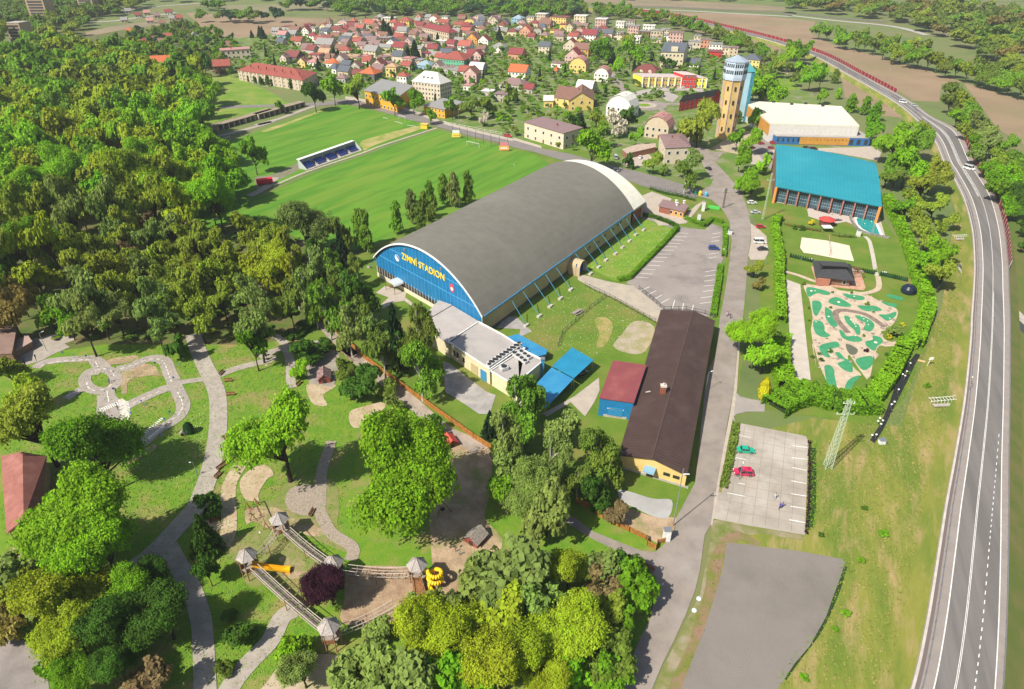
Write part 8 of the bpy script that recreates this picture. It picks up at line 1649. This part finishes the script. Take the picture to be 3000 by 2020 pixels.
# undergrowth below the grove and parkland shade
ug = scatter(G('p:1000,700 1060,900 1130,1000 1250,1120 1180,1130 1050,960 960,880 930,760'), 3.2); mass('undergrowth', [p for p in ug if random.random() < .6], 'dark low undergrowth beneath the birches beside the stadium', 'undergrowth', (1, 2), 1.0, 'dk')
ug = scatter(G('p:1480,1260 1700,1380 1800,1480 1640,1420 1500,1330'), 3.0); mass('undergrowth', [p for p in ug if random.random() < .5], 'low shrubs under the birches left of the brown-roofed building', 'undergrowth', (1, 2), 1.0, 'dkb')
# ================================================================ HAZE
hz = MB().box((0, 3150, 59), (9000, 6800, 130)).build('haze', None); hz['kind'] = 'stuff'; hz['label'] = 'thin pale haze over the far country'; hz['category'] = 'haze'
m = bpy.data.materials.new('haze_air'); m.use_nodes = True; nt_ = m.node_tree; nt_.nodes.remove(nt_.nodes['Principled BSDF']); pv_ = nt_.nodes.new('ShaderNodeVolumePrincipled'); pv_.inputs['Color'].default_value = (.80, .84, .88, 1); pv_.inputs['Density'].default_value = .0001
nt_.links.new(pv_.outputs[0], nt_.nodes['Material Output'].inputs['Volume']); hz.data.materials.append(m)
# ================================================================ LABELS THAT SINGLE OUT
LM = [('the red-roofed garden bar', 'E:985,600'), ('the water tower', 'M:1050,900'), ('the white-roofed school', 'H:1250,1250'), ('the green school', 'H:1650,850'), ('the roundabout', '20:1125,900'), ('the yellow terrace', 'K:1100,1080'), ('the tan row building', 'p:800,235'), ('the ochre pavilion', 'p:1120,290'),
      ('the beige duplex', '20:330,1150'), ('the slate-roofed villa', 'K:1240,700'), ('the crimson-roofed block', 'H:1350,400'), ('the red trailer', '11:78,100'), ('the grandstand', '10:650,1350'), ('the ice stadium front', '11:1450,900'), ('the grey vault', 'p:1500,640'), ('the kiosk', 'F:950,480'), ('the turquoise roof', 'p:2420,510'),
      ('the white hall roof', 'p:2350,350'), ('the sand court', 'E:1000,1100'), ('the minigolf clubhouse', '31:690,850'), ('the minigolf lanes', 'D:800,900'), ('the brown roof', 'p:1980,1150'), ('the maroon-roofed box', 'p:1825,1120'), ('the slab car park', 'p:2240,1400'), ('the blue carport', 'p:1680,1060'), ('the grey annex', 'p:1440,1030'),
      ('the spiral slide', 'C:1920,400'), ('the purple tree', '13:620,640'), ('the cobbled circle', '12:400,1370'), ('the miniature roundabout', '02:855,330'), ('the reddish roof', '02:200,1300'), ('the lone tower block', '00:160,290'), ('the orange-roofed row', 'L:790,1000'), ('the brown field', 'p:760,80'), ('the far red barrier', 'p:2100,110'), ('the near red barrier', 'p:2890,560'),
      ('the highway bend', 'p:2720,330'), ('the lattice pylon', '32:750,800'), ('the plain tar lot', 'p:2230,1750'), ('the orange hut', '01:1610,1000'), ('the paved yard hut', 'A:880,960'), ('the road fork', '23:1200,480'), ('the outdoor pool', 'E:1750,720'), ('the dark bins', 'F:1460,190'), ('the marked parking lot', 'p:2000,760'), ('the green curved path', '02:1850,700')]
LM = [(n.replace('green curved', 'curved park').replace('dark bins', 'recycling bins'), G(p)[0]) for n, p in LM]
ORD = ['nearest', 'second nearest', 'third nearest', 'fourth nearest', 'fifth nearest', 'sixth nearest', 'seventh nearest', 'eighth nearest', 'ninth nearest', 'tenth nearest', '11th nearest', '12th nearest', '13th nearest', '14th nearest', '15th nearest', '16th nearest']
from collections import defaultdict
bucket = defaultdict(list); seenlab = defaultdict(list)
def ctr(o):
    z = 3.0 if not o.scale.z > 5 else o.scale.z * .5
    return PX((o.location.x, o.location.y, z))
base_n = defaultdict(int)
for t in THINGS: base_n[t[1]] += 1
for t in THINGS:
    o, base, near = t; c = ctr(o)
    if base_n[base] == 1 and len(base.split()) > 3: o['label'] = base; continue
    if near: L_ = [x for x in LM if x[0] == near]; L_ = L_ or [(near, c)]; nm_, lp = L_[0]
    else: nm_, lp = min(LM, key=lambda q: (q[1][0] - c[0]) ** 2 + (1.6 * (q[1][1] - c[1])) ** 2)
    dx, dy = c[0] - lp[0], c[1] - lp[1]
    side = ('right of' if dx > 0 else 'left of') if abs(dx) > abs(dy) * 1.2 else ('below' if dy > 0 else 'above')
    if math.hypot(dx, dy) < 6: side = 'at'
    bucket[(base, side, nm_)].append((math.hypot(dx, dy), o))
for (base, side, nm_), L_ in bucket.items():
    L_.sort(key=lambda q: q[0])
    for i, (d_, o) in enumerate(L_):
        if len(L_) == 1: lab = '%s %s %s' % (base, side, nm_)
        elif i < len(ORD): lab = '%s, %s %s %s' % (base, ORD[i], side, nm_)
        else: lab = '%s, %dth nearest %s %s' % (base, i + 1, side, nm_)
        w_ = lab.split()
        if len(w_) > 16: lab = lab.replace('small ', '', 1)
        o['label'] = lab
for o in bpy.data.objects:
    if '_used' in o.keys(): del o['_used']
